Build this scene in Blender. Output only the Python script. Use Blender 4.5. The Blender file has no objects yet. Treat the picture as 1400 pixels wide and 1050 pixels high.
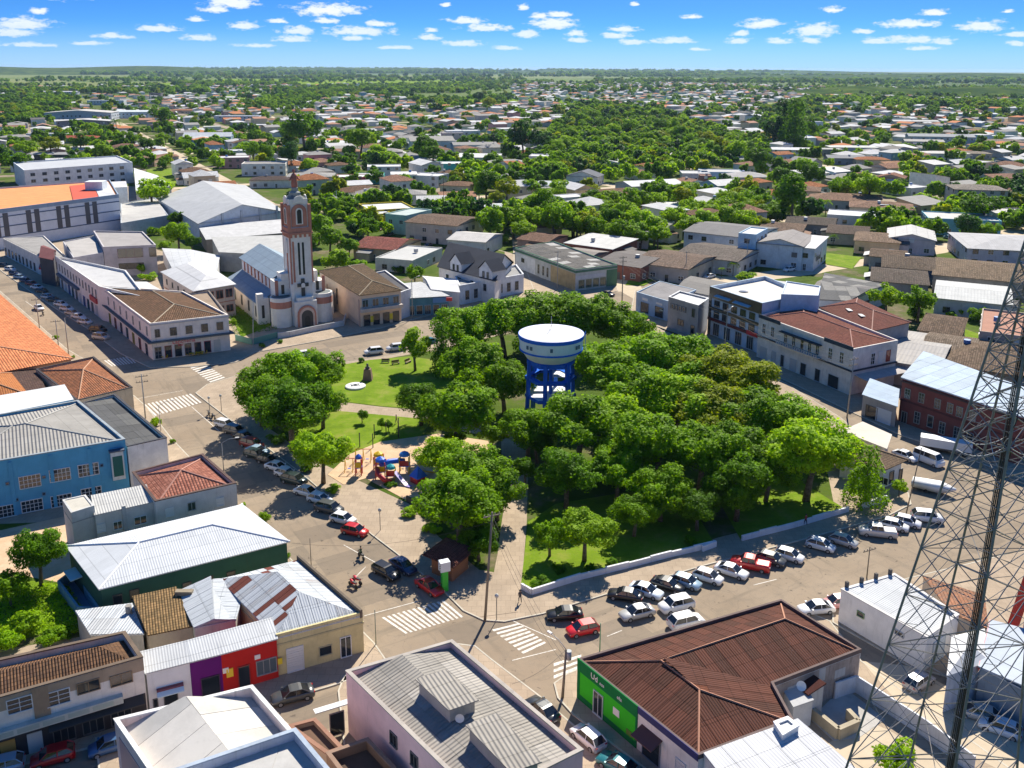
import bpy, math, random
import numpy as np
from mathutils import Vector, Matrix
# ---------------------------------------------------------------- camera, sky, sun, exposure
S = bpy.context.scene
COL = S.collection
random.seed(7)
F = 1250.0; CH = 65.0; P = math.radians(13.5); ROLL = math.radians(0.25)
PY0 = 92 + F * math.tan(P)
cr, sr = math.cos(ROLL), math.sin(ROLL)
_F = Vector((0, math.cos(P), -math.sin(P))); _U = Vector((0, math.sin(P), math.cos(P))); _R = Vector((1, 0, 0))
RR = _R * cr + _U * sr; UU = -_R * sr + _U * cr
cd = bpy.data.cameras.new('camera'); cam = bpy.data.objects.new('camera', cd); COL.objects.link(cam)
cam.matrix_world = Matrix(((RR.x, UU.x, -_F.x, 0), (RR.y, UU.y, -_F.y, 0), (RR.z, UU.z, -_F.z, CH), (0, 0, 0, 1)))
cd.sensor_width = 36; cd.lens = F / 1400 * 36; cd.shift_y = -(525 - PY0) / 1400
cd.clip_start = 1; cd.clip_end = 60000
S.camera = cam
SUN_AZ = math.radians(18); SUN_EL = math.radians(43)       # azimuth measured from +Y towards +X
sl = bpy.data.lights.new('sun', 'SUN'); sl.energy = 5.0; sl.angle = math.radians(0.5); sl.color = (1, 0.93, 0.80)
so = bpy.data.objects.new('sun', sl); COL.objects.link(so)
sd = Vector((math.sin(SUN_AZ) * math.cos(SUN_EL), math.cos(SUN_AZ) * math.cos(SUN_EL), math.sin(SUN_EL)))
so.rotation_euler = sd.to_track_quat('Z', 'Y').to_euler(); so.location = (0, 0, 300)
S.view_settings.view_transform = 'Standard'; S.view_settings.look = 'None'
S.view_settings.gamma = 1; S.view_settings.use_curve_mapping = False
S.view_settings.exposure = 0.82
S.cycles.max_bounces = 6; S.cycles.diffuse_bounces = 3; S.cycles.glossy_bounces = 2; S.cycles.transmission_bounces = 3
S.cycles.volume_bounces = 0; S.cycles.transparent_max_bounces = 8

# ---- node helper
class NT:
    def __init__(s, tree): s.t = tree; s.t.nodes.clear()
    def n(s, typ, **kw):
        nd = s.t.nodes.new(typ)
        ins = kw.pop('i', {})
        for k, v in kw.items(): setattr(nd, k, v)
        for k, v in ins.items():
            sock = nd.inputs[k]
            if isinstance(v, bpy.types.NodeSocket): s.t.links.new(v, sock)
            else: sock.default_value = v
        return nd
    def m(s, op, a, b=0.0, c=None):
        d = {0: a, 1: b}
        if c is not None: d[2] = c
        return s.n('ShaderNodeMath', operation=op, i=d).outputs[0]
    def v(s, op, a, b=None, c=None):
        d = {0: a}
        if b is not None: d[1] = b
        if c is not None: d[2] = c
        nd = s.n('ShaderNodeVectorMath', operation=op, i=d)
        return nd.outputs['Value'] if op in ('LENGTH', 'DOT_PRODUCT', 'DISTANCE') else nd.outputs[0]
    def mix(s, f, a, b, bt='MIX'):
        nd = s.n('ShaderNodeMix', data_type='RGBA', blend_type=bt)
        for k, v in ((0, f), (6, a), (7, b)):
            if isinstance(v, bpy.types.NodeSocket): s.t.links.new(v, nd.inputs[k])
            else: nd.inputs[k].default_value = v if k == 0 else (tuple(v) + (1,))[:4]
        return nd.outputs[2]
    def ramp(s, f, pts):
        nd = s.n('ShaderNodeValToRGB', i={0: f}); e = nd.color_ramp.elements
        while len(e) < len(pts): e.new(0.5)
        for el, (p, c) in zip(e, pts): el.position = p; el.color = (tuple(c) + (1,))[:4]
        return nd.outputs[0]
    def out(s, sh, world=False):
        o = s.n('ShaderNodeOutputWorld' if world else 'ShaderNodeOutputMaterial'); s.t.links.new(sh, o.inputs[0]); return o

# clouds over the horizon: (azimuth px, elevation px above horizon, half width px, half height px) as angles of the sky
CLOUDS = [(322,86,34,9),(297,75,19,4),(450,76,47,8),(35,56,34,7),(20,45,28,6),(98,93,30,6),(60,72,11,4),(273,62,12,3),(218,50,27,4.5),(156,40,20,4),
 (335,54,20,5),(275,38,22,4),(385,60,15,3),(446,61,15,4),(410,48,28,5),(490,48,47,6),(400,37,26,4),(484,39,22,3.5),(518,57,20,4),(583,40,20,4),
 (610,82,8,3),(635,62,28,4),(663,53,33,5),(590,49,10,3),(632,32,28,4),(718,45,20,5),(755,60,34,8),(760,70,18,4),(713,80,8,4),(735,69,12,4),
 (785,46,13,4.5),(786,37,16,4),(840,44,20,4.5),(850,52,22,4),(860,35,22,4),(917,37,28,4),(865,84,7,2.5),(1036,60,28,6),(1008,47,14,4),(1006,37,16,4),
 (1130,78,13,4.5),(1108,52,30,8),(1105,38,14,4),(1060,37,18,4),(1234,60,40,5),(1268,75,18,4),(1245,40,42,5),(1334,58,28,7),(1175,50,13,3),
 (1195,38,18,4),(1285,36,13,3),(1385,47,20,3),(1384,35,12,3),(940,68,14,3),(1255,28,22,2.5),(950,26,15,2.5),(690,26,20,3),(540,26,30,2.5),(120,30,25,2.5),(350,28,25,2.5),(1366,77,7,2.5),(40,28,30,3)]
W = bpy.data.worlds.new('World'); S.world = W; W.use_nodes = True
t = NT(W.node_tree)
g = t.n('ShaderNodeTexCoord').outputs['Generated']
sep = t.n('ShaderNodeSeparateXYZ', i={0: g})
zz = t.m('MAXIMUM', sep.outputs[2], 0.0)
comb = t.n('ShaderNodeCombineXYZ', i={0: sep.outputs[0], 1: sep.outputs[1], 2: t.m('ADD', t.m('MULTIPLY', zz, 4.2), 0.12)})
sky = t.n('ShaderNodeTexSky', sky_type='NISHITA', sun_disc=False, sun_elevation=SUN_EL, sun_rotation=SUN_AZ, altitude=100,
          air_density=1.0, dust_density=0.05, ozone_density=2.5, i={0: comb.outputs[0]}).outputs[0]
hs = t.n('ShaderNodeHueSaturation', i={'Hue': 0.5, 'Saturation': 1.2, 'Value': .80, 'Color': t.mix(1.0, sky, (.72, .84, 1.0), 'MULTIPLY')}).outputs[0]
az = t.m('ARCTAN2', sep.outputs[0], sep.outputs[1]); el = t.m('ARCSINE', sep.outputs[2])
ae = t.n('ShaderNodeCombineXYZ', i={0: az, 1: el, 2: 0.0}).outputs[0]
nz = t.n('ShaderNodeTexNoise', i={'Vector': t.v('MULTIPLY', ae, (85, 210, 1)), 'Scale': 1.0, 'Detail': 5.0, 'Roughness': 0.62})
nzf = t.m('SUBTRACT', nz.outputs[0], 0.5)
m = None
aem = ae
for (cx, ey, hw, hh) in CLOUDS:
    a = math.atan2((cx - 700) / F, 1 / math.cos(P)); b = ey / F * math.cos(P) * math.cos(a)
    hw = hw / F * 1.0; hh = hh / F * 1.35
    d = t.v('SUBTRACT', aem, (a, b - hh * 0.3, 0))
    d = t.v('MULTIPLY', d, (1 / hw, 1 / hh, 0))
    ab = t.v('ABSOLUTE', d)
    d = t.v('MULTIPLY_ADD', d, (0.0, -0.35, 0), t.v('MULTIPLY', ab, (1, 1.35, 0)))   # flatter below than above
    l = t.v('LENGTH', d)
    m = l if m is None else t.m('MINIMUM', m, l)
# sparse fair weather clouds over the rest of the sky
pl = t.n('ShaderNodeCombineXYZ', i={0: t.m('DIVIDE', sep.outputs[0], t.m('ADD', zz, 0.12)), 1: t.m('DIVIDE', sep.outputs[1], t.m('ADD', zz, 0.12)), 2: 0.0}).outputs[0]
n2 = t.n('ShaderNodeTexNoise', i={'Vector': pl, 'Scale': 1.6, 'Detail': 6.0, 'Roughness': 0.55}).outputs[0]
hi = t.n('ShaderNodeMapRange', i={0: sep.outputs[2], 1: 0.085, 2: 0.16}).outputs[0]
c2 = t.m('MULTIPLY', t.n('ShaderNodeMapRange', interpolation_type='SMOOTHSTEP', i={0: n2, 1: 0.60, 2: 0.72}).outputs[0], hi)
dd = t.m('MULTIPLY_ADD', nzf, 2.7, m)
c1 = t.n('ShaderNodeMapRange', interpolation_type='SMOOTHSTEP', i={0: dd, 1: 1.15, 2: 0.35}).outputs[0]
cm = t.m('MINIMUM', t.m('MAXIMUM', t.m('MULTIPLY', c1, 0.93), c2), 1.0)
cc = t.ramp(t.m('MULTIPLY_ADD', nzf, 0.9, 0.5), [(0.2, (4.0, 4.5, 5.1)), (0.7, (5.4, 5.5, 5.6))])
hz = t.n('ShaderNodeMapRange', i={0: el, 1: 0.0, 2: 0.05}).outputs[0]
cmh = t.m('MULTIPLY', cm, t.m('MULTIPLY_ADD', hz, 0.55, 0.45))
hs = t.mix(t.m('MULTIPLY', t.m('SUBTRACT', 1.0, t.n('ShaderNodeMapRange', interpolation_type='SMOOTHSTEP', i={0: el, 1: -.01, 2: .045}).outputs[0]), .8), hs, (2.2, 3.2, 4.1))
colr = t.mix(cmh, hs, cc)
bg = t.n('ShaderNodeBackground', i={'Color': colr, 'Strength': 0.118}).outputs[0]
t.out(bg, True)
W.cycles.sampling_method = 'MANUAL'; W.cycles.sample_map_resolution = 512

# ---------------------------------------------------------------- geometry of the place: where a pixel's sight line meets a level
def G(px, py, z=0.0):
    a = (px - 700) / F; b = (PY0 - py) / F
    u = a * cr - b * sr; v = a * sr + b * cr
    d = _R * u + _F + _U * v
    k = (CH - z) / -d.z
    return Vector((d.x * k, d.y * k, z))
def ray(px, py):
    a = (px - 700) / F; b = (PY0 - py) / F
    u = a * cr - b * sr; v = a * sr + b * cr
    return (_R * u + _F + _U * v)
def mpp(px, py):           # metres per photo pixel on the ground there
    p = G(px, py); return (p.y * math.cos(P) + CH * math.sin(P)) / F
def hgt(yt, yb): return CH * (yb - yt) / (yb - 92)

def col(o, **kw):
    for k, v in kw.items():
        if v is not None: o[k] = v
    return o
ALL = []
def empty(name, loc, label, cat, group=None, kind=None, rz=0.0):
    o = bpy.data.objects.new(name, None); COL.objects.link(o); o.location = loc; o.rotation_euler = (0, 0, rz)
    o.empty_display_size = 0.5
    col(o, label=label, category=cat, group=group, kind=kind); return o
def link(name, me, parent=None, mats=None, loc=None, rot=None, scl=None):
    o = bpy.data.objects.new(name, me); COL.objects.link(o)
    if parent: o.parent = parent
    if loc is not None: o.location = loc
    if rot is not None: o.rotation_euler = rot
    if scl is not None: o.scale = scl
    return o
Zv = Vector((0, 0, 1))
class MB:
    def __init__(s, ax=(1, 0)): s.V = []; s.Fc = []; s.MI = []; s.ax = Vector((ax[0], ax[1], 0)).normalized(); s.sm = []
    def face(s, pts, mi=0, sm=False):
        b = len(s.V); s.V += [tuple(p) for p in pts]; s.Fc.append(list(range(b, b + len(pts)))); s.MI.append(mi); s.sm.append(sm); return s
    def hexa(s, p, mi=0):  # 8 points: 4 bottom ccw, 4 top ccw
        b = len(s.V); s.V += [tuple(q) for q in p]
        for f in ((3, 2, 1, 0), (4, 5, 6, 7), (0, 1, 5, 4), (1, 2, 6, 5), (2, 3, 7, 6), (3, 0, 4, 7)):
            s.Fc.append([b + k for k in f]); s.MI.append(mi); s.sm.append(False)
        return s
    def box(s, c, d, mi=0, rz=0.0):
        cx, cy, cz = c; x, y, z = d[0] / 2, d[1] / 2, d[2] / 2; co, si = math.cos(rz), math.sin(rz)
        q = [(-x, -y), (x, -y), (x, y), (-x, y)]
        pts = [(cx + a * co - b * si, cy + a * si + b * co, cz + zz_) for zz_ in (-z, z) for a, b in q]
        return s.hexa(pts, mi)
    def prism(s, poly, z0, z1, mi=0, top=None, bottom=True):
        b = len(s.V); n = len(poly)
        s.V += [(p[0], p[1], z0) for p in poly] + [(p[0], p[1], z1) for p in poly]
        for k in range(n):
            j = (k + 1) % n; s.Fc.append([b + k, b + j, b + n + j, b + n + k]); s.MI.append(mi); s.sm.append(False)
        s.Fc.append([b + n + k for k in range(n)]); s.MI.append(mi if top is None else top); s.sm.append(False)
        if bottom: s.Fc.append([b + n - 1 - k for k in range(n)]); s.MI.append(mi); s.sm.append(False)
        return s
    def tube(s, pts, rs, n=6, mi=0, cap=True, sm=True):
        pts = [Vector(p) for p in pts]
        if not isinstance(rs, (list, tuple)): rs = [rs] * len(pts)
        b = len(s.V); rings = []
        for i, p in enumerate(pts):
            t_ = (pts[min(i + 1, len(pts) - 1)] - pts[max(i - 1, 0)]).normalized()
            a = t_.cross(Zv if abs(t_.z) < .95 else Vector((1, 0, 0))).normalized(); c = t_.cross(a)
            s.V += [tuple(p + (a * math.cos(2 * math.pi * k / n) + c * math.sin(2 * math.pi * k / n)) * rs[i]) for k in range(n)]
        for i in range(len(pts) - 1):
            for k in range(n):
                j = (k + 1) % n; s.Fc.append([b + i * n + k, b + (i + 1) * n + k, b + (i + 1) * n + j, b + i * n + j]); s.MI.append(mi); s.sm.append(sm)
        if cap:
            s.Fc.append([b + k for k in range(n)]); s.MI.append(mi); s.sm.append(False)
            s.Fc.append([b + (len(pts) - 1) * n + n - 1 - k for k in range(n)]); s.MI.append(mi); s.sm.append(False)
        return s
    def lathe(s, prof, c=(0, 0, 0), n=24, mi=0, sm=True, mis=None):
        b = len(s.V)
        for r, z in prof: s.V += [(c[0] + r * math.cos(2 * math.pi * k / n), c[1] + r * math.sin(2 * math.pi * k / n), c[2] + z) for k in range(n)]
        for i in range(len(prof) - 1):
            for k in range(n):
                j = (k + 1) % n; s.Fc.append([b + i * n + k, b + i * n + j, b + (i + 1) * n + j, b + (i + 1) * n + k]); s.MI.append(mis[i] if mis else mi); s.sm.append(sm)
        return s
    def mesh(s, name, mats):
        me = bpy.data.meshes.new(name); me.from_pydata(s.V, [], s.Fc)
        for m_ in mats: me.materials.append(m_)
        me.polygons.foreach_set('material_index', s.MI); me.polygons.foreach_set('use_smooth', s.sm)
        uv = me.uv_layers.new(name='UVMap').data
        for p in me.polygons:
            n = p.normal
            if abs(n.z) > .999: u = s.ax
            else: u = Zv.cross(n).normalized()
            v = n.cross(u)
            for li in p.loop_indices:
                q = me.vertices[me.loops[li].vertex_index].co; uv[li].uv = (q.dot(u), q.dot(v))
        me.update(); return me
    def build(s, name, mats, parent=None, **kw):
        if not isinstance(mats, (list, tuple)): mats = [mats]
        o = link(name, s.mesh(name, mats), parent); col(o, **kw); return o

# ---------------------------------------------------------------- materials
_M = {}
def pm(key, fn):
    if key not in _M:
        m_ = bpy.data.materials.new(key); m_.use_nodes = True; t_ = NT(m_.node_tree); _M[key] = m_; fn(t_)
    return _M[key]
def key(kind, *a): return kind + '_' + '_'.join(('%.3g' % x if not isinstance(x, (tuple, list)) else '-'.join('%.3g' % y for y in x)) for x in a)
def bsdf(t_, colr_, rough=.8, metal=0., bump=None, bs=.3, bd=.05, spec=None):
    i = {'Base Color': colr_ if isinstance(colr_, bpy.types.NodeSocket) else (tuple(colr_) + (1,))[:4], 'Roughness': rough, 'Metallic': metal}
    if spec is not None: i['Specular IOR Level'] = spec
    if bump is not None: i['Normal'] = t_.n('ShaderNodeBump', i={'Strength': bs, 'Distance': bd, 'Height': bump}).outputs[0]
    return t_.out(t_.n('ShaderNodeBsdfPrincipled', i=i).outputs[0])
def pos(t_): return t_.n('ShaderNodeNewGeometry').outputs['Position']
def uvn(t_): return t_.n('ShaderNodeTexCoord').outputs['UV']
def noise(t_, vec, sc, det=3, ro=.55): return t_.n('ShaderNodeTexNoise', i={'Vector': vec, 'Scale': sc, 'Detail': float(det), 'Roughness': ro}).outputs[0]
def sc(c, k): return tuple(min(x * k, .9) for x in c)
def plain(c, rough=.6, metal=0., spec=None): return pm(key('plain', c, rough, metal), lambda t_: bsdf(t_, c, rough, metal, spec=spec))
def wallm(c, dirt=.45):
    def f(t_):
        p = pos(t_); n1 = noise(t_, p, .5, 5, .65)
        st = noise(t_, t_.v('MULTIPLY', p, (2.2, 2.2, .25)), 1.0, 4, .7)     # rain streaks
        a = t_.mix(t_.n('ShaderNodeMapRange', i={0: n1, 1: .38, 2: .72}).outputs[0], sc(c, 1.05), sc(c, 1 - dirt * .45))
        k = t_.n('ShaderNodeMapRange', i={0: st, 1: .56, 2: .74, 4: dirt}).outputs[0]
        b = t_.mix(k, a, (c[0] * .35 + .04, c[1] * .34 + .035, c[2] * .32 + .03))
        bsdf(t_, b, .95, bump=noise(t_, p, 5, 4), bs=.25, bd=.04, spec=.15)
    return pm(key('plaster', c, dirt), f)
def tilem(c, c2=None, mossy=.3, pw=.28, pl_=.42):
    c2 = c2 or sc(c, .4); 
    def f(t_):
        u = uvn(t_)
        br = t_.n('ShaderNodeTexBrick', offset=0.0, i={'Vector': u, 'Color1': tuple(c) + (1,), 'Color2': tuple(c2) + (1,), 'Mortar': (c[0] * .28, c[1] * .25, c[2] * .25, 1),
            'Scale': 1.0, 'Mortar Size': .035, 'Mortar Smooth': .3, 'Bias': -.15, 'Brick Width': pw, 'Row Height': pl_}).outputs['Color']
        p = pos(t_); n1 = noise(t_, p, .35, 6, .7); n2_ = noise(t_, p, 1.7, 3)
        k = t_.n('ShaderNodeMapRange', i={0: n1, 1: .42, 2: .66, 4: mossy}).outputs[0]
        b = t_.mix(k, br, (c[0] * .3 + .02, c[1] * .32 + .02, c[2] * .3 + .015))
        b = t_.mix(t_.n('ShaderNodeMapRange', i={0: n2_, 1: .58, 2: .75, 4: .3}).outputs[0], b, sc(c, 1.3))
        sx = t_.n('ShaderNodeSeparateXYZ', i={0: u})
        w = t_.m('ABSOLUTE', t_.m('SINE', t_.m('MULTIPLY', sx.outputs[0], math.pi / pw)))
        r = t_.m('FRACT', t_.m('DIVIDE', sx.outputs[1], pl_))
        bsdf(t_, b, .95, bump=t_.m('MULTIPLY_ADD', r, -.5, w), bs=.9, bd=.10, spec=.1)
    return pm(key('claytile', c, c2, mossy), f)
def corrm(c, rust=.0, per=.34, rc=(.22, .09, .05), bs=.9, met=0., rough=.7, grime=.35, seam=2.2, seamk=.14):
    c = sc(c, .80) if min(c) > .5 else c; grime = max(grime, .25)
    def f(t_):
        u = uvn(t_); p = pos(t_); sx = t_.n('ShaderNodeSeparateXYZ', i={0: u})
        w = t_.m('SINE', t_.m('MULTIPLY', sx.outputs[0], 2 * math.pi / per))
        n1 = noise(t_, p, .3, 6, .7); st = noise(t_, t_.v('MULTIPLY', u, (3.0, .35, 1)), 1.0, 5, .7)
        b = t_.mix(t_.n('ShaderNodeMapRange', i={0: n1, 1: .4, 2: .7, 4: grime}).outputs[0], c, sc(c, .55))
        b = t_.mix(t_.n('ShaderNodeMapRange', i={0: st, 1: .45, 2: .8, 4: grime}).outputs[0], b, sc(c, .6))
        if rust > 0:
            lo = .78 - rust * .45
            b = t_.mix(t_.n('ShaderNodeMapRange', i={0: st, 1: lo, 2: lo + .06}).outputs[0], b, rc)
        sm_ = t_.m('LESS_THAN', t_.m('FRACT', t_.m('DIVIDE', sx.outputs[1], seam)), .04)
        b = t_.mix(t_.m('MULTIPLY', sm_, seamk * 4), b, sc(c, .4))
        cell = t_.n('ShaderNodeTexWhiteNoise', noise_dimensions='2D', i={0: t_.v('FLOOR', t_.v('MULTIPLY', u, (1 / 1.1, 1 / seam, 1)))}).outputs[0]
        b = t_.mix(t_.m('MULTIPLY', cell, seamk * 1.6), b, sc(c, .5))
        bsdf(t_, b, rough + .1, met, bump=t_.m('MULTIPLY_ADD', st, .4, w), bs=bs, bd=.06, spec=.22 if max(c) > .4 else .12)
    return pm(key('sheet', c, rust, per, grime, seam), f)
def flatm(c, st=.4):
    c = sc(c, .80) if min(c) > .5 else c; st = max(st, .25)
    def f(t_):
        p = pos(t_); n1 = noise(t_, p, .25, 6, .72); n2_ = noise(t_, p, 1.3, 5, .7)
        b = t_.mix(t_.n('ShaderNodeMapRange', i={0: n1, 1: .42, 2: .62, 4: st}).outputs[0], c, sc(c, .5))
        b = t_.mix(t_.n('ShaderNodeMapRange', i={0: n2_, 1: .58, 2: .7, 4: st}).outputs[0], b, sc(c, .65))
        bsdf(t_, b, .95, bump=n2_, bs=.2, bd=.05, spec=.12)
    return pm(key('flatroof', c, st), f)
def glassm(c=(.02, .03, .04)): return pm(key('windowglass', c), lambda t_: bsdf(t_, c, .08, 0., spec=.8))
WHITE = (.80, .77, .72); CREAM = (.68, .58, .42); GREYW = (.5, .5, .5)
def ground_mat(kind):
    def asphalt(t_):
        p = pos(t_); n1 = noise(t_, p, .06, 5, .6); n2_ = noise(t_, p, .6, 6, .7); n3 = noise(t_, p, 6, 3)
        b = t_.ramp(n1, [(.3, (.24, .185, .13)), (.7, (.32, .255, .185))])
        b = t_.mix(t_.n('ShaderNodeMapRange', i={0: n2_, 1: .5, 2: .75, 4: .55}).outputs[0], b, (.17, .145, .115))
        vo = t_.n('ShaderNodeTexVoronoi', feature='DISTANCE_TO_EDGE', i={'Vector': t_.v('ADD', p, t_.v('MULTIPLY', t_.n('ShaderNodeTexNoise', i={'Vector': p, 'Scale': .5}).outputs['Color'], (2.5, 2.5, 0))), 'Scale': .16}).outputs[0]
        b = t_.mix(t_.n('ShaderNodeMapRange', i={0: vo, 1: .012, 2: .0, 4: .22}).outputs[0], b, (.10, .09, .075))
        rp = t_.n('ShaderNodeVectorRotate', rotation_type='Z_AXIS', i={'Vector': p, 'Angle': -.55}).outputs[0]
        ce = t_.n('ShaderNodeTexWhiteNoise', noise_dimensions='2D', i={0: t_.v('FLOOR', t_.v('MULTIPLY', rp, (.14, .22, 0)))}).outputs[0]
        b = t_.mix(t_.n('ShaderNodeMapRange', i={0: ce, 1: .72, 2: .76, 4: .38}).outputs[0], b, (.13, .11, .09))
        tk = noise(t_, t_.v('MULTIPLY', rp, (.06, .8, 0)), 1.0, 3); tk2 = noise(t_, t_.v('MULTIPLY', rp, (.8, .06, 0)), 1.0, 3)
        b = t_.mix(t_.n('ShaderNodeMapRange', i={0: t_.m('MAXIMUM', tk, tk2), 1: .54, 2: .72, 4: .5}).outputs[0], b, (.15, .125, .095))
        b = t_.mix(t_.n('ShaderNodeMapRange', i={0: noise(t_, p, 1.1, 2), 1: .66, 2: .74, 4: .65}).outputs[0], b, (.06, .05, .045))
        sp = t_.n('ShaderNodeMapRange', i={0: n3, 1: .66, 2: .72, 4: .3}).outputs[0]
        b = t_.mix(sp, b, (.11, .1, .09)); bsdf(t_, b, .95, bump=n3, bs=.15, bd=.03, spec=.2)
    def pave(t_):
        p = pos(t_); n1 = noise(t_, p, .2, 6, .7); n2_ = noise(t_, p, 3, 4)
        b = t_.mix(t_.n('ShaderNodeMapRange', i={0: n1, 1: .4, 2: .7, 4: .6}).outputs[0], (.42, .33, .24), (.27, .21, .15))
        br = t_.n('ShaderNodeTexBrick', i={'Vector': p, 'Color1': (1, 1, 1, 1), 'Color2': (.8, .8, .8, 1), 'Mortar': (.55, .55, .55, 1), 'Scale': 1.0, 'Mortar Size': .03, 'Brick Width': 1.2, 'Row Height': 1.2}).outputs[0]
        b = t_.mix(.6, b, t_.mix(1.0, b, br, 'MULTIPLY'))
        b = t_.mix(t_.n('ShaderNodeMapRange', i={0: n2_, 1: .6, 2: .75, 4: .3}).outputs[0], b, (.2, .18, .15)); bsdf(t_, b, .95, bump=n2_, bs=.15, bd=.03, spec=.2)
    def grass(t_):
        p = pos(t_); n1 = noise(t_, p, .25, 6, .7); n2_ = noise(t_, p, 4, 5, .75)
        b = t_.ramp(n1, [(.3, (.10, .165, .008)), (.5, (.155, .24, .012)), (.68, (.24, .26, .05)), (.8, (.27, .23, .10))])
        b = t_.mix(t_.n('ShaderNodeMapRange', i={0: n2_, 1: .45, 2: .8, 4: .6}).outputs[0], b, (.055, .11, .012)); bsdf(t_, b, 1., spec=.1, bump=n2_, bs=.5, bd=.12)
    def yard(t_):
        p = pos(t_); n1 = noise(t_, p, .07, 6, .7); n2_ = noise(t_, p, .9, 5, .75)
        b = t_.ramp(n1, [(.33, (.045, .085, .006)), (.5, (.075, .115, .012)), (.58, (.13, .115, .06)), (.7, (.24, .19, .125))])
        b = t_.mix(t_.n('ShaderNodeMapRange', i={0: n2_, 1: .45, 2: .75, 4: .6}).outputs[0], b, (.05, .08, .015)); bsdf(t_, b, 1., spec=.1, bump=n2_, bs=.4, bd=.2)
    def sand(t_):
        p = pos(t_); n1 = noise(t_, p, .5, 5, .7)
        b = t_.ramp(n1, [(.3, (.50, .33, .20)), (.7, (.62, .45, .30))]); bsdf(t_, b, 1., spec=.1, bump=noise(t_, p, 3, 4), bs=.5, bd=.1)
    def country(t_):
        p = pos(t_); n1 = noise(t_, p, .0012, 4, .6); n2_ = noise(t_, p, .02, 6, .7)
        cells = t_.n('ShaderNodeTexVoronoi', i={'Vector': t_.v('MULTIPLY', p, (1, .55, 1)), 'Scale': .0016, 'Randomness': .9}).outputs['Color']
        sx = t_.n('ShaderNodeSeparateXYZ', i={0: cells})
        b = t_.ramp(sx.outputs[0], [(.15, (.06, .10, .02)), (.4, (.12, .17, .035)), (.65, (.20, .22, .07)), (.9, (.09, .14, .03))])
        b = t_.mix(t_.n('ShaderNodeMapRange', i={0: n2_, 1: .45, 2: .7, 4: .6}).outputs[0], b, (.05, .085, .02)); bsdf(t_, b, 1., spec=.1)
    def dirt(t_):
        p = pos(t_); n1 = noise(t_, p, .12, 6, .7)
        b = t_.ramp(n1, [(.3, (.42, .34, .24)), (.7, (.56, .47, .35))]); bsdf(t_, b, 1., spec=.1)
    return pm('ground_' + kind, dict(asphalt=asphalt, pave=pave, grass=grass, yard=yard, sand=sand, country=country, dirt=dirt)[kind])
def leafm(name, c1, c2, tr=.48):
    def f(t_):
        p = pos(t_); oi = t_.n('ShaderNodeObjectInfo').outputs['Random']
        n1 = noise(t_, p, .55, 3, .6); n2_ = noise(t_, p, 3.5, 2)
        a = t_.mix(t_.n('ShaderNodeMapRange', i={0: t_.m('MULTIPLY_ADD', n2_, .4, t_.m('MULTIPLY', n1, .6)), 1: .38, 2: .62}).outputs[0], c1, c2)
        a = t_.mix(t_.m('MULTIPLY', oi, .45), a, t_.mix(.5, c1, (.02, .06, .004)))
        d = t_.n('ShaderNodeBsdfPrincipled', i={'Base Color': a, 'Roughness': .6, 'Specular IOR Level': .12}).outputs[0]
        tl = t_.n('ShaderNodeBsdfTranslucent', i={'Color': t_.mix(.5, a, t_.mix(1.0, a, (1.5, 1.4, .2), 'MULTIPLY'))}).outputs[0]
        t_.out(t_.n('ShaderNodeMixShader', i={0: tr, 1: d, 2: tl}).outputs[0])
    return pm('leaves_' + name, f)
LEAF = [leafm('mid', (.085, .19, .002), (.32, .56, .004)), leafm('bright', (.16, .32, .003), (.45, .66, .008)),
        leafm('dark', (.04, .115, .002), (.18, .37, .005)), leafm('yellow', (.20, .28, .003), (.46, .50, .01)), leafm('blue', (.025, .09, .02), (.08, .2, .035))]
BARK = pm('bark', lambda t_: bsdf(t_, t_.ramp(noise(t_, pos(t_), 3, 5), [(.3, (.07, .05, .035)), (.7, (.2, .16, .12))]), .95, bump=noise(t_, pos(t_), 8, 4), bs=.5, bd=.05))
# ---------------------------------------------------------------- builders
def off(Q, d):       # offset a ccw polygon outward by d
    n = len(Q); r = []
    for i in range(n):
        a, b, c = Q[i - 1], Q[i], Q[(i + 1) % n]
        e1 = (b - a).normalized(); e2 = (c - b).normalized()
        n1 = Vector((e1.y, -e1.x, 0)); n2 = Vector((e2.y, -e2.x, 0))
        k = n1 + n2; k = k / max(k.dot(k) / 2, .3)
        r.append(b + k * d)
    return r
def ccw(Q):
    a = sum(Q[i].x * Q[(i + 1) % len(Q)].y - Q[(i + 1) % len(Q)].x * Q[i].y for i in range(len(Q)))
    return Q if a > 0 else list(reversed(Q))
def roof_faces(Q, z, rh, typ):
    q = [Vector((p.x, p.y, z)) for p in Q]; up = Vector((0, 0, rh))
    if typ == 'flat': return [q], []
    if typ.startswith('shed'):
        e = int(typ[4]); q[(e + 2) % 4] = q[(e + 2) % 4] + up; q[(e + 3) % 4] = q[(e + 3) % 4] + up; return [q], []
    l0 = ((q[1] - q[0]).length + (q[2] - q[3]).length) / 2; l1 = ((q[2] - q[1]).length + (q[3] - q[0]).length) / 2
    ax = typ[-1] if typ[-1] in 'ab' else ('a' if l0 >= l1 else 'b')
    if ax == 'b': q = q[1:] + q[:1]; l0, l1 = l1, l0
    e1 = (q[3] + q[0]) / 2 + up; e2 = (q[1] + q[2]) / 2 + up
    k = min(.5, l1 / 2 / l0) if typ.startswith('hip') else 0
    r0 = e1 + (e2 - e1) * k; r1 = e2 - (e2 - e1) * k
    f = [[q[0], q[1], r1, r0], [q[2], q[3], r0, r1]]
    if k > 0: f += [[q[1], q[2], r1], [q[3], q[0], r0]]
    ln = [(r0, r1)]
    if k > 0: ln += [(q[0], r0), (q[3], r0), (q[1], r1), (q[2], r1)]
    return f, ln
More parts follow.
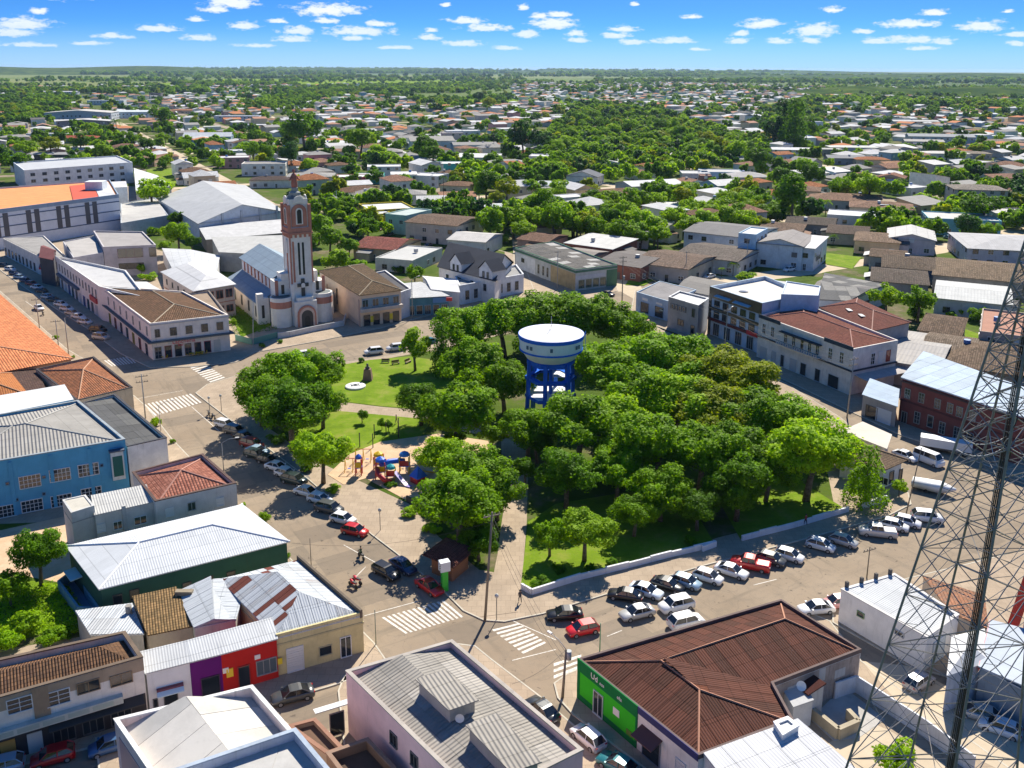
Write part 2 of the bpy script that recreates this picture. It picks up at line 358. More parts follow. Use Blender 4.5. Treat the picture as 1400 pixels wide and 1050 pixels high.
def clip(poly, axis, lim, keep_less):
    out = []
    for i in range(len(poly)):
        a, b = poly[i], poly[(i + 1) % len(poly)]; da, db = a[axis] - lim, b[axis] - lim
        if keep_less: da, db = -da, -db
        if da >= 0: out.append(a)
        if (da > 0 and db < 0) or (da < 0 and db > 0): k = da / (da - db); out.append(tuple(a[j] + (b[j] - a[j]) * k for j in range(2)))
    return out
def sheets(face, parent, mats, wts, su=1.1, sv=2.6, name='roof_sheet', gap=.025, th=.035, jit=.02, zoff=.02, rnd=random):
    n = (face[1] - face[0]).cross(face[2] - face[0]).normalized()
    if n.z < 0: n = -n
    u = Zv.cross(n).normalized() if abs(n.z) < .999 else Vector((1, 0, 0)); v = n.cross(u); o = face[0]
    pl_ = [((p - o).dot(u), (p - o).dot(v)) for p in face]
    u0, u1 = min(p[0] for p in pl_), max(p[0] for p in pl_); v0, v1 = min(p[1] for p in pl_), max(p[1] for p in pl_)
    nu = max(1, round((u1 - u0) / su)); nv = max(1, round((v1 - v0) / sv)); du = (u1 - u0) / nu; dv = (v1 - v0) / nv
    for i in range(nu):
        for j in range(nv):
            p = clip(clip(clip(clip(pl_, 0, u0 + i * du + gap, False), 0, u0 + (i + 1) * du - gap, True), 1, v0 + j * dv + gap * .5, False), 1, v0 + (j + 1) * dv - gap * .5, True)
            if len(p) < 3: continue
            w = o + u * p[0][0] + v * p[0][1]
            tz = rnd.uniform(0, jit)
            top = [o + u * a + v * b + n * (zoff + th + tz) for a, b in p]; bot = [q - n * th for q in top]
            mb = MB(); k = len(p)
            mb.face(top)
            for e in range(k): f = (e + 1) % k; mb.face([bot[e], bot[f], top[f], top[e]])
            m_ = rnd.choices(mats, wts)[0]
            mb.build(name, m_, parent)
class Bld: pass
HOUSES = []
def building(name, label, cat, px, h, wall, roof='hip', rh=1.5, rm=None, parapet=0., capc=None, over=.35, world=None, group=None, pd=None, ridge=None, sheet=None,
             z0=0., plinth=None, band=None, dirt=.45, wallname='wall', zpx=None):
    b = Bld()
    Q = [G(x, y, h if zpx is None else zpx) for x, y in px] if world is None else [Vector((x, y, 0)) for x, y in world]
    Q = ccw([Vector((q.x, q.y, 0)) for q in Q])
    if px and world is None:      # keep wall 0 the one nearest the first given corner
        first = G(px[0][0], px[0][1], h if zpx is None else zpx); first.z = 0
        k = min(range(4), key=lambda i: (Q[i] - first).length); Q = Q[k:] + Q[:k]
    c = sum(Q, Vector()) / len(Q); c.z = z0
    L = [q - Vector((c.x, c.y, 0)) for q in Q]
    for i in (0, .5, 1):
        for j in (0, .5, 1): p = Q[0].lerp(Q[1], i).lerp(Q[3].lerp(Q[2], i), j); HOUSES.append((p.x, p.y, max((Q[1] - Q[0]).length, (Q[2] - Q[1]).length) * .5))
    b.root = empty(name, c, label, cat, group); b.L = L; b.c = c; b.h = h; b.Q = Q
    wm = wall if isinstance(wall, bpy.types.Material) else wallm(wall, dirt)
    ax = (L[1] - L[0])
    mb = MB(ax=ax); n = len(L)
    def up(p, z): return Vector((p.x, p.y, z))
    for i in range(n): j = (i + 1) % n; mb.face([up(L[i], z0 and 0 or 0), up(L[j], 0), up(L[j], h), up(L[i], h)])
    rm = rm or tilem((.3, .14, .08))
    if parapet > 0:
        I = off(L, -.28); zr = h - parapet
        for i in range(n): j = (i + 1) % n; mb.face([up(L[i], h), up(L[j], h), up(I[j], h), up(I[i], h)], 1); mb.face([up(I[j], zr), up(I[i], zr), up(I[i], h), up(I[j], h)])
        cm_ = wm if capc is None else wallm(capc, .5)
        mb.build(wallname, [wm, cm_], b.root)
        if capc is not None:
            mc = MB(); O = off(L, .06); I2 = off(L, -.34)
            for i in range(n):
                j = (i + 1) % n
                mc.hexa([up(O[i], h + .004), up(O[j], h + .004), up(I2[j], h + .004), up(I2[i], h + .004), up(O[i], h + .14), up(O[j], h + .14), up(I2[j], h + .14), up(I2[i], h + .14)])
            mc.build('parapet_cap', cm_, b.root)
        RQ = off(L, -.29)
    else:
        zr = h; RQ = off(L, over) if over else L
    fs, ln = roof_faces(RQ, zr + (0 if parapet else .0), rh, roof)
    if parapet <= 0:
        if roof.startswith('gable') or roof.startswith('shed'):
            f2, _ = roof_faces(L, h, rh * 1.0, roof)
            q2 = [p for f in f2 for p in f]
            if roof.startswith('gable'):
                r0, r1 = f2[0][3], f2[0][2]
                mb.face([f2[1][1], f2[0][0], r0]); mb.face([f2[0][1], f2[1][0], r1])
            else:
                s = f2[0]
                for i in range(4):
                    j = (i + 1) % 4
                    if s[i].z > h + .01 or s[j].z > h + .01:
                        pts = [up(L[i], h), up(L[j], h)] + ([s[j]] if s[j].z > h + .01 else []) + ([s[i]] if s[i].z > h + .01 else [])
                        mb.face(pts)
        mb.build(wallname, [wm], b.root)
    mr = MB(ax=ax); th = .0 if parapet > 0 else .14
    for f in fs: mr.face([p + Vector((0, 0, th)) for p in f])
    if parapet <= 0:
        # fascia and soffit
        ed = {}
        R4 = fs[0] if len(fs) == 1 else None
        if R4 is None:
            for i in range(n): j = (i + 1) % n; mr.face([up(RQ[i], zr), up(RQ[j], zr), up(RQ[j], zr + th), up(RQ[i], zr + th)])
            mr.face([up(RQ[n - 1 - i], zr - .0) for i in range(n)])
            if roof.startswith('gable'):
                for f in fs:
                    for a_, b_ in ((1, 2), (3, 0)): mr.face([f[a_], f[b_], f[b_] + Vector((0, 0, th)), f[a_] + Vector((0, 0, th))])
        else:
            for i in range(n): j = (i + 1) % n; mr.face([R4[i], R4[j], R4[j] + Vector((0, 0, th)), R4[i] + Vector((0, 0, th))])
            mr.face(list(reversed(R4)))
    b.roof = mr.build('roof', rm, b.root)
    b.faces = [[p + Vector((0, 0, th)) for p in f] for f in fs]; b.zr = zr; b.RQ = RQ
    if ridge is not None and ln:
        for a, q in ln:
            MB().tube([a + Vector((0, 0, th + .03)), q + Vector((0, 0, th + .03))], .13, 5, sm=False).build('ridge_cap', plain(ridge, .8), b.root)
    if sheet:
        for f in b.faces: sheets(f, b.root, *sheet)
    if plinth:
        mp = MB(); O = off(L, .03)
        for i in range(n): j = (i + 1) % n; mp.face([up(O[i], 0), up(O[j], 0), up(O[j], .8), up(O[i], .8)])
        for i in range(n): j = (i + 1) % n; mp.face([up(O[i], .8), up(O[j], .8), up(L[j], .8), up(L[i], .8)])
        mp.build('plinth', wallm(plinth), b.root)
    for bd in (band or []):     # (z0, z1, colour, out)
        mp = MB(); O = off(L, bd[3])
        for i in range(n):
            j = (i + 1) % n; a = [up(L[i], bd[0]), up(L[j], bd[0]), up(O[j], bd[0]), up(O[i], bd[0])]
            mp.face([up(O[i], bd[0]), up(O[j], bd[0]), up(O[j], bd[1]), up(O[i], bd[1])]); mp.face([up(O[i], bd[1]), up(O[j], bd[1]), up(L[j], bd[1]), up(L[i], bd[1])])
            mp.face([up(L[i], bd[0]), up(L[j], bd[0]), up(O[j], bd[0]), up(O[i], bd[0])])
        mp.build('cornice', wallm(bd[2], .3), b.root)
    return b
_WM = {}
def winmesh(w, h, style, fc, gc):
    k = (round(w, 2), round(h, 2), style, fc, gc)
    if k in _WM: return _WM[k]
    fm = plain(fc, .6); f = MB(); g_ = MB(); t_ = .09
    def bar(x0, x1, z0, z1, y0=-.11, y1=0.0, mi=0): f.box(((x0 + x1) / 2, (y0 + y1) / 2, (z0 + z1) / 2), (x1 - x0, y1 - y0, z1 - z0), mi)
    W2, H2 = w / 2, h / 2
    bar(-W2, W2, H2 - t_, H2); bar(-W2, W2, -H2, -H2 + t_, -.16); bar(-W2, -W2 + t_, -H2 + t_, H2 - t_); bar(W2 - t_, W2, -H2 + t_, H2 - t_)
    iw, ih = W2 - t_, H2 - t_
    nx, nz_ = {'one': (1, 1), 'two': (2, 1), 'cross': (2, 2), 'grid': (5, 3), 'tall': (2, 3), 'shop': (3, 1), 'door': (2, 1), 'shut': (1, 1), 'garage': (1, 1), 'dark': (1, 1)}[style]
    if style in ('shut', 'garage'):
        pm_ = 0
        n = max(4, int(h / .28))
        for q in range(n): z0 = -ih + 2 * ih * q / n; bar(-iw, iw, z0 + .015, z0 + 2 * ih / n - .015, -.06 - .012 * (q % 2), 0)
        g_ = None
    else:
        for q in range(1, nx): x = -iw + 2 * iw * q / nx; bar(x - .035, x + .035, -ih, ih, -.09, -.03)
        for q in range(1, nz_): z = -ih + 2 * ih * q / nz_; bar(-iw, iw, z - .03, z + .03, -.085, -.03)
        g_.face([(-iw, -.04, -ih), (iw, -.04, -ih), (iw, -.04, ih), (-iw, -.04, ih)])
    a = f.mesh('window', [fm]); b_ = g_.mesh('pane', [glassm(gc)]) if g_ else None
    _WM[k] = (a, b_); return _WM[k]
GL = (.018, .026, .035)
def put(b, i, s, z, w, h, style='cross', fc=(.6, .58, .55), gc=GL, name='window', pane=True, out=.003, label=None):
    """a window or door on wall i, its middle s metres along the wall and z metres up"""
    a, c = b.L[i], b.L[(i + 1) % len(b.L)]; d = (c - a).normalized(); nrm = Vector((d.y, -d.x, 0))
    me, mp = winmesh(w, h, style, fc, gc)
    o = link(name, me, b.root, loc=a + d * s + nrm * out + Vector((0, 0, z)), rot=(0, 0, math.atan2(d.y, d.x)))
    if mp and pane: link('pane', mp, o)
    elif mp: link('pane', mp, o)
    col(o, label=label); return o
def wlen(b, i): return (b.L[(i + 1) % len(b.L)] - b.L[i]).length
def hit(b, i, px, py):
    a, c = b.Q[i], b.Q[(i + 1) % len(b.Q)]; d = (c - a).normalized(); nrm = Vector((d.y, -d.x, 0)); r = ray(px, py)
    k = (a - Vector((0, 0, 0))).dot(nrm) / r.dot(nrm); p = r * k; return (Vector((p.x, p.y, 0)) - a).dot(d), CH + p.z
def wpx(b, i, px, py, w, h, style='cross', fc=(.6, .58, .55), gc=GL, name='window', ground=False, **k):
    s, z = hit(b, i, px, py)
    if ground: z = h / 2 + .1
    s = max(w / 2 + .05, min(wlen(b, i) - w / 2 - .05, s)); z = max(h / 2 + .05, min(b.h - h / 2 - .05, z))
    return put(b, i, s, z, w, h, style, fc, gc, name, **k)
def row(b, i, n, z, w, h, style='cross', fc=(.6, .58, .55), gc=GL, name='window', m=1.2, skip=(), **k):
    L_ = wlen(b, i)
    for q in range(n):
        if q in skip: continue
        put(b, i, m + (L_ - 2 * m) * (q + .5) / n, z, w, h, style, fc, gc, name, **k)
def panel(b, i, s0, s1, z0, z1, th, m_, name='wall_panel', out=.0, label=None):
    a, c = b.L[i], b.L[(i + 1) % len(b.L)]; d = (c - a).normalized(); nrm = Vector((d.y, -d.x, 0)); o = a + nrm * out
    p = [o + d * s0, o + d * s1, o + d * s1 + nrm * th, o + d * s0 + nrm * th]; p = [p[3], p[2], p[1], p[0]]
    mb = MB(ax=d); mb.hexa([Vector((q.x, q.y, z0)) for q in p] + [Vector((q.x, q.y, z1)) for q in p])
    return mb.build(name, m_, b.root, label=label)
def awning(b, i, s0, s1, z, dep, drop, m_, name='awning', th=.1):
    a, c = b.L[i], b.L[(i + 1) % len(b.L)]; d = (c - a).normalized(); nrm = Vector((d.y, -d.x, 0)); e = Vector((0, 0, 1))
    A, B_, C, D = a + d * s0 + nrm * .01 + e * z, a + d * s1 + nrm * .01 + e * z, a + d * s1 + nrm * dep + e * (z - drop), a + d * s0 + nrm * dep + e * (z - drop)
    return MB(ax=d).hexa([D - e * th, C - e * th, B_ - e * th, A - e * th, D, C, B_, A]).build(name, m_, b.root)
def text(b, i, s, z, txt, size, m_, name='lettering', out=.12, ext=.02, rz=0):
    cu = bpy.data.curves.new('lettering', 'FONT'); cu.body = txt; cu.size = size; cu.extrude = ext; cu.align_x = 'CENTER'; cu.align_y = 'CENTER'; cu.resolution_u = 2
    tmp = bpy.data.objects.new('t', cu); me = bpy.data.meshes.new_from_object(tmp); bpy.data.objects.remove(tmp)
    me.materials.clear(); me.materials.append(m_)
    a, c = b.L[i], b.L[(i + 1) % len(b.L)]; d = (c - a).normalized(); nrm = Vector((d.y, -d.x, 0))
    return link(name, me, b.root, loc=a + d * s + nrm * out + Vector((0, 0, z)), rot=(math.pi / 2, rz, math.atan2(d.y, d.x)))
def boxpart(b, c, d, m_, name, rz=0.): return MB().box(c, d, 0, rz).build(name, m_, b.root)

# ---------------------------------------------------------------- ground
def sheet_obj(name, pts, z, m_, world=False, kind='structure', sub=None, **kw):
    Q = [Vector((p[0], p[1], 0)) if world else G(p[0], p[1]) for p in pts]; Q = ccw([Vector((q.x, q.y, 0)) for q in Q])
    mb = MB(); mb.face([Vector((q.x, q.y, z)) for q in Q]); return mb.build(name, m_, None, kind=kind, **kw)
def slab_obj(name, pts, z1, m_, kerb=None, z0=.0, world=False, **kw):
    Q = ccw([Vector((p[0], p[1], 0)) if world else Vector(G(p[0], p[1])[:2] + (0,)) for p in pts])
    kw.setdefault('kind', 'structure')
    o = MB().prism(Q, z0, z1, 0, bottom=False).build(name, m_, None, **kw)
    if kerb:
        I = off(Q, -.16); O = off(Q, .02); mb = MB(); n = len(Q)
        for i in range(n):
            j = (i + 1) % n
            mb.hexa([Vector((O[i].x, O[i].y, z0)), Vector((O[j].x, O[j].y, z0)), Vector((I[j].x, I[j].y, z0)), Vector((I[i].x, I[i].y, z0)),
                     Vector((O[i].x, O[i].y, z1 + .02)), Vector((O[j].x, O[j].y, z1 + .02)), Vector((I[j].x, I[j].y, z1 + .02)), Vector((I[i].x, I[i].y, z1 + .02))])
        mb.build('kerb', wallm(kerb, .5), o)
    return o
R_ = 24000.
MB().face([(R_ * math.cos(a * math.pi / 24), R_ * math.sin(a * math.pi / 24), -.06) for a in range(48)]).build('countryside', ground_mat('country'), None, kind='structure')
sheet_obj('town_ground', [(-900, -50), (1100, -50), (1300, 1700), (-1400, 1700)], 0., ground_mat('yard'), world=True)
def strip(name, pts, w, z, m_, world=False):
    Q = [Vector((p[0], p[1], 0)) if world else G(*p) for p in pts]; l, r = [], []
    for i, p in enumerate(Q):
        d = (Q[min(i + 1, len(Q) - 1)] - Q[max(i - 1, 0)]); d.z = 0; d.normalize(); nn = Vector((-d.y, d.x, 0)) * w / 2
        l.append(p + nn); r.append(p - nn)
    mb = MB()
    for i in range(len(Q) - 1): mb.face([Vector((q.x, q.y, z)) for q in (r[i], r[i + 1], l[i + 1], l[i])])
    return mb.build(name, m_, None, kind='structure')
ASP = ground_mat('asphalt'); PAV = ground_mat('pave'); KB = (.5, .46, .38)
# the streets round the square are one asphalt sheet, the blocks are raised on it
sheet_obj('street', [(-200, 1200), (1600, 1200), (1600, 560), (1330, 520), (1000, 415), (905, 385), (860, 385), (835, 400), (600, 400), (380, 425), (230, 465), (0, 335), (-150, 300), (-320, 420)], .004, ASP)
strip('street', [(862, 412), (850, 385), (868, 372), (1000, 383), (1120, 368), (1210, 356), (1300, 337), (1420, 310)], 10.5, .008, ground_mat('dirt'))
strip('street', [(640, 432), (760, 412), (860, 405)], 12, .0085, ASP)
strip('street', [(20, 350), (-60, 300)], 14, .008, ASP)
# blocks
slab_obj('pavement', [(267, 538), (307, 569), (345, 597), (420, 655), (507, 731), (540, 756), (608, 811), (633, 836), (661, 849), (690, 851), (709, 847), (743, 840), (831, 813), (960, 775),
         (1100, 738), (1215, 706), (1246, 690), (1240, 668), (1215, 630), (1150, 572), (1075, 525), (990, 480), (900, 447), (850, 432), (760, 432), (690, 440), (600, 466), (540, 486), (470, 496), (400, 503), (330, 512), (283, 526)], .12, PAV, KB)
slab_obj('pavement', [(-220, 640), (183, 541), (200, 556), (235, 600), (300, 668), (395, 762), (470, 838), (512, 880), (528, 903), (520, 917), (450, 940), (378, 961), (200, 1005), (-250, 1115)], .12, PAV, KB)
slab_obj('pavement', [(-150, 560), (-60, 420), (0, 398), (92, 478), (160, 517), (178, 532), (165, 540), (-100, 590)], .124, PAV, KB)
slab_obj('pavement', [(3, 372), (60, 412), (120, 450), (165, 484), (205, 503), (262, 502), (322, 496), (350, 482), (440, 466), (520, 449), (615, 424), (735, 409), (712, 350), (520, 300), (250, 260), (100, 250), (-60, 280), (-20, 350)], .12, PAV, KB)
slab_obj('pavement', [(462, 946), (470, 925), (618, 880), (650, 884), (672, 902), (735, 950), (815, 1018), (905, 1110), (500, 1300)], .12, PAV, KB)
slab_obj('pavement', [(757, 935), (775, 922), (800, 912), (1090, 832), (1135, 850), (1178, 905), (1330, 1015), (1420, 1080), (1300, 1300), (1010, 1160), (905, 1070), (783, 978), (762, 955)], .12, PAV, KB)
slab_obj('pavement', [(1138, 852), (1138, 828), (1225, 795), (1330, 770), (1600, 700), (1700, 900), (1420, 960), (1290, 925), (1245, 913)], .12, PAV, KB)
slab_obj('pavement', [(130, 1010), (345, 955), (420, 1010), (455, 1000), (500, 1200), (160, 1250), (140, 1100)], .12, PAV, KB)
slab_obj('pavement', [(862, 428), (905, 452), (1000, 487), (1090, 528), (1160, 562), (1230, 595), (1310, 622), (1420, 665), (1600, 560), (1450, 380), (1200, 372), (1000, 398), (905, 388), (868, 398)], .12, PAV, KB)
slab_obj('pavement', [(706, 398), (790, 412), (845, 398), (838, 380), (830, 340), (700, 320)], .124, PAV, KB)
# the square: lawns, paths and sand
GR = ground_mat('grass'); YD = ground_mat('yard')
slab_obj('park_soil', [(330, 540), (440, 507), (600, 478), (700, 455), (850, 450), (980, 490), (1120, 575), (1130, 640), (1140, 690), (1050, 720), (985, 735), (850, 775), (742, 803), (715, 790), (655, 780), (600, 735), (560, 690), (430, 630), (345, 570)], .128, YD, z0=.1)
slab_obj('lawn', [(712, 803), (727, 811), (794, 790), (860, 775), (978, 746), (950, 700), (880, 670), (760, 690), (722, 715)], .16, GR, z0=.1)
slab_obj('lawn', [(1012, 738), (1085, 720), (1156, 697), (1075, 648), (1010, 640), (985, 690)], .16, GR, z0=.1)
slab_obj('lawn', [(412, 530), (430, 508), (465, 500), (505, 493), (560, 488), (640, 500), (645, 540), (590, 562), (520, 556), (455, 548)], .16, GR, z0=.1)
slab_obj('lawn', [(400, 600), (420, 570), (455, 562), (520, 568), (590, 575), (575, 597), (520, 605), (478, 622), (440, 632)], .16, GR, z0=.1)
slab_obj('path', [(380, 548), (455, 549), (520, 557), (590, 563), (690, 590), (700, 602), (640, 592), (575, 576), (455, 563), (390, 562)], .15, PAV, z0=.1)
slab_obj('path', [(655, 845), (708, 838), (714, 790), (720, 720), (722, 640), (722, 590), (700, 575), (685, 600), (688, 700), (680, 760), (672, 800)], .15, PAV, z0=.1)
slab_obj('playground_sand', [(448, 650), (478, 622), (520, 605), (600, 594), (668, 604), (672, 640), (640, 660), (600, 700), (552, 683), (500, 655), (470, 664)], .17, ground_mat('sand'), z0=.1)
slab_obj('lawn', [(-60, 780), (75, 800), (95, 845), (60, 868), (-80, 900)], .16, GR, z0=.1)
slab_obj('dirt_path', [(-60, 740), (20, 722), (100, 705), (112, 740), (95, 800), (40, 790), (-60, 800)], .15, ground_mat('sand'), z0=.1)
slab_obj('lawn', [(1268, 462), (1300, 444), (1352, 462), (1320, 478), (1297, 473)], .16, GR, z0=.1)
slab_obj('lawn', [(1120, 345), (1178, 352), (1165, 368), (1130, 362)], .16, GR, z0=.1)
slab_obj('lawn', [(863, 378), (900, 381), (880, 391), (855, 390)], .16, GR, z0=.1)
slab_obj('lawn', [(200, 232), (245, 230), (262, 243), (240, 252), (205, 246)], .16, GR, z0=.1)
slab_obj('lawn', [(312, 425), (345, 412), (385, 440), (330, 462)], .16, GR, z0=.1)
for q in ([(880, 395), (1000, 405), (1130, 372), (1300, 345), (1450, 385), (1600, 560), (1420, 640), (1330, 600), (1240, 520), (1240, 450), (1120, 425), (1000, 400)],
          [(250, 262), (520, 302), (690, 345), (690, 380), (600, 395), (500, 400), (440, 425), (330, 440), (250, 395), (225, 345), (180, 330)], [(-60, 720), (60, 715), (90, 760), (110, 850), (300, 850), (320, 880), (190, 900), (170, 862), (-60, 900)]): slab_obj('garden_ground', q, .14, YD, z0=.1)
# painted markings: a crosswalk is one structure, every bar a piece
PAINT = pm('road_paint', lambda t_: bsdf(t_, t_.mix(t_.n('ShaderNodeMapRange', i={0: noise(t_, pos(t_), 2.2, 5, .75), 1: .47, 2: .64, 4: .85}).outputs[0], (.66, .62, .56), (.3, .27, .22)), .8))
def crosswalk(a0, a1, b0, b1, n, fill=.5):
    """bars run from line a (a0-a1) to line b (b0-b1)"""
    A0, A1, B0, B1 = (G(*p) for p in (a0, a1, b0, b1)); c = (A0 + A1 + B0 + B1) / 4
    r = bpy.data.objects.new('crosswalk', None); COL.objects.link(r); r.location = c; r['kind'] = 'structure'
    for k in range(n):
        f0, f1 = (k + .5 - fill / 2) / n, (k + .5 + fill / 2) / n; z = Vector((0, 0, .012))
        q = ccw([A0.lerp(A1, f0), A0.lerp(A1, f1), B0.lerp(B1, f1), B0.lerp(B1, f0)])
        MB().prism([p - c for p in q], .006, .012, bottom=False).build('stripe', PAINT, r)
crosswalk((520, 845), (608, 820), (553, 867), (635, 843), 13)
crosswalk((671, 860), (717, 895), (708, 851), (748, 880), 8)
crosswalk((184, 556), (262, 538), (200, 572), (277, 550), 15)
crosswalk((256, 500), (292, 526), (277, 495), (312, 519), 11)
crosswalk((141, 493), (178, 487), (152, 501), (187, 496), 9)
crosswalk((757, 905), (757, 930), (795, 893), (793, 915), 3)
def line(pts, w=.12):
    Q = [G(*p) for p in pts]; mb = MB()
    for a, b_ in zip(Q, Q[1:]):
        d = (b_ - a).normalized(); nn = Vector((-d.y, d.x, 0)) * w / 2
        mb.face([Vector((q.x, q.y, .0105)) for q in (a - nn, b_ - nn, b_ + nn, a + nn)])
    mb.build('road_line', PAINT, None, kind='structure')
for L_ in ([(498, 842), (572, 822)], [(695, 846), (760, 875)], [(183, 546), (250, 534)], [(262, 556), (300, 590)], [(485, 790), (500, 775)], [(700, 903), (760, 888)],
           [(150, 410), (175, 430)], [(35, 412), (52, 424)], [(470, 745), (515, 770)], [(830, 870), (850, 862)], [(1030, 800), (1062, 792)]): line(L_)
for k in range(5): line([(476 + k * 11, 696 + k * 8), (502 + k * 11, 662 + k * 9)], .1)
sheet_obj('road_patch', [(372, 620), (392, 616), (425, 655), (400, 662)], .1245, wallm((.22, .2, .18)))
# ---------------------------------------------------------------- trees
def rng(seed): return np.random.default_rng(seed)
def leaves_mesh(name, pts, nrm, size, m_, seed):
    r = rng(seed); n = len(pts)
    nn = nrm + r.normal(0, .55, (n, 3)); nn /= np.linalg.norm(nn, axis=1)[:, None]
    a = np.cross(nn, r.normal(0, 1, (n, 3))); a /= np.linalg.norm(a, axis=1)[:, None]; b = np.cross(nn, a)
    s = (size * r.uniform(.6, 1.3, n))[:, None]
    V = np.stack([pts - a * s * .9, pts - b * s * .5 - nn * s * .12, pts + a * s * .9, pts + b * s * .5 - nn * s * .12], 1).reshape(-1, 3)
    me = bpy.data.meshes.new(name); me.vertices.add(4 * n); me.vertices.foreach_set('co', V.ravel().astype(np.float32))
    me.loops.add(4 * n); me.loops.foreach_set('vertex_index', np.arange(4 * n, dtype=np.int32)); me.polygons.add(n)
    me.polygons.foreach_set('loop_start', np.arange(0, 4 * n, 4, dtype=np.int32)); me.polygons.foreach_set('loop_total', np.full(n, 4, dtype=np.int32))
    me.update(calc_edges=True); me.materials.append(m_); return me
def crown_pts(seed, n, lobes=26, flat=.8, shape='round'):
    r = rng(seed); C = []; Rr = []
    for k in range(lobes):
        d = r.normal(0, 1, 3); d /= np.linalg.norm(d); rad = r.uniform(.16, .42) if k else 0
        if shape == 'round': c = d * rad * np.array([1.02, 1.02, flat]); c[2] = c[2] if c[2] > -.16 else c[2] * .5; q = r.uniform(.055, .13) if lobes > 30 else r.uniform(.08, .165)
        elif shape == 'cone': z = r.uniform(-.5, .45); w = .17 * (1 - (z + .5) * .75); an = r.uniform(0, 6.28); c = np.array([math.cos(an) * w, math.sin(an) * w, z]); q = w * .8 + .03
        elif shape == 'open': c = d * rad * np.array([1.1, 1.1, flat]); q = r.uniform(.08, .15)
        C.append(c); Rr.append(q)
    C = np.array(C); Rr = np.array(Rr)
    w = Rr ** 2; idx = r.choice(lobes, int(n * 1.7), p=w / w.sum()); d = r.normal(0, 1, (len(idx), 3)); d /= np.linalg.norm(d, axis=1)[:, None]
    d[:, 2] = np.where(r.random(len(idx)) < .35, np.abs(d[:, 2]), d[:, 2])
    rr_ = Rr[idx] * (1 + r.normal(0, .16, len(idx))); p = C[idx] + d * rr_[:, None]
    dist = np.linalg.norm(p[:, None, :] - C[None], axis=2) / Rr[None]; ok = (dist.min(1) > .62)
    p, d = p[ok][:n], d[ok][:n]
    o = p / np.maximum(np.linalg.norm(p, axis=1)[:, None], .05); d = d * .75 + o * .4 + np.array([0, 0, .25]); return p, d, C
CR = {}
def proto(kind, v):
    k = (kind, v)
    if k in CR: return CR[k]
    sd_ = hash_(kind) + v * 17
    if kind == 'big': p, d, C = crown_pts(sd_, 12500, 64); me = leaves_mesh('crown', p, d, .024, LEAF[0], sd_)
    elif kind == 'mid': p, d, C = crown_pts(sd_, 2600, 20); me = leaves_mesh('crown', p, d, .045, LEAF[0], sd_)
    elif kind == 'low': p, d, C = crown_pts(sd_, 650, 11); me = leaves_mesh('crown', p, d, .085, LEAF[0], sd_)
    elif kind == 'cone': p, d, C = crown_pts(sd_, 3000, 40, shape='cone'); me = leaves_mesh('crown', p, d, .026, LEAF[0], sd_)
    elif kind == 'bush': p, d, C = crown_pts(sd_, 2200, 16, flat=.6); me = leaves_mesh('crown', p, d, .045, LEAF[0], sd_)
    elif kind == 'palm':
        P_, D_ = [], []; r = rng(sd_)
        for q in range(16):
            an = q * 2.4; el_ = r.uniform(-.1, .9)
            for s in np.linspace(.04, .5, 26):
                x = s * math.cos(el_) ; z = s * math.sin(el_) - 1.3 * s * s
                for sgn in (-1, 1):
                    P_.append((math.cos(an) * x - math.sin(an) * sgn * .035, math.sin(an) * x + math.cos(an) * sgn * .035, z)); D_.append((0, 0, 1))
        p = np.array(P_); d = np.array(D_, float); me = leaves_mesh('crown', p, d, .04, LEAF[0], sd_); C = p[:3]
    CR[k] = (me, C); return CR[k]
def hash_(s): return sum(ord(c) * (i + 3) for i, c in enumerate(s))
TR = {}
def trunk_mesh(kind, v):
    k = (kind, v)
    if k in TR: return TR[k]
    r = random.Random(v * 7 + 1); mb = MB()
    if kind == 'palm': mb.tube([(0, 0, -1.), (.01, 0, -.5), (0, 0, .02)], [.035, .026, .022], 8)
    elif kind == 'cone': mb.tube([(0, 0, -.6), (0, 0, .3)], [.03, .008], 6)
    else:
        j = (r.uniform(-.05, .05), r.uniform(-.05, .05))
        mb.tube([(0, 0, -1.), (j[0] * .4, j[1] * .4, -.6), (j[0], j[1], -.28)], [.04, .03, .026], 8)
        me, C = proto(kind, v)
        for q in range(8 if kind == 'big' else 4):
            c = C[r.randrange(1, len(C))]; mid = (c[0] * .45 + j[0], c[1] * .45 + j[1], -.28 + (c[2] + .28) * .55)
            mb.tube([(j[0], j[1], -.3), mid, tuple(c)], [.018, .012, .004], 5)
    TR[k] = mb.mesh('trunk', [BARK]); return TR[k]
TREES = []
def tree_at(x, y, D, kind, leaf, label, hk=1.0, group=None, zb=0., name='tree', sx=1.0, cat='tree', lift=None):
    """D crown diameter in metres; hk crown height over width"""
    v = random.randrange(5 if kind in ('big', 'mid') else 4)
    lift = lift if lift is not None else {'palm': 1.0}.get(kind, .5 * .82 * hk + .28)
    if kind == 'bush': lift = .36 * hk
    if kind == 'cone': lift = .5 * hk + .04
    zc = zb + D * lift
    r = empty(name, (x, y, zb), label, cat, group)
    me, _ = proto(kind, v); a = random.uniform(0, 6.28); sx *= 2.0 if kind == 'cone' else 1
    c = link('crown', me, r, loc=(0, 0, zc - zb), rot=(0, 0, a), scl=(D * sx, D * sx, D * hk * (.92 if kind in ('big', 'mid', 'low') else 1)))
    if leaf:
        c.material_slots[0].link = 'OBJECT'; c.material_slots[0].material = LEAF[leaf]
    if kind != 'bush':
        tm = trunk_mesh(kind, v); t_ = link('trunk', tm, r, loc=(0, 0, zc - zb), rot=(0, 0, a)); t_.scale = (D, D, (zc - zb))
        if kind == 'cone': t_.scale = (D, D, D * hk)
    TREES.append((x, y, D)); return r
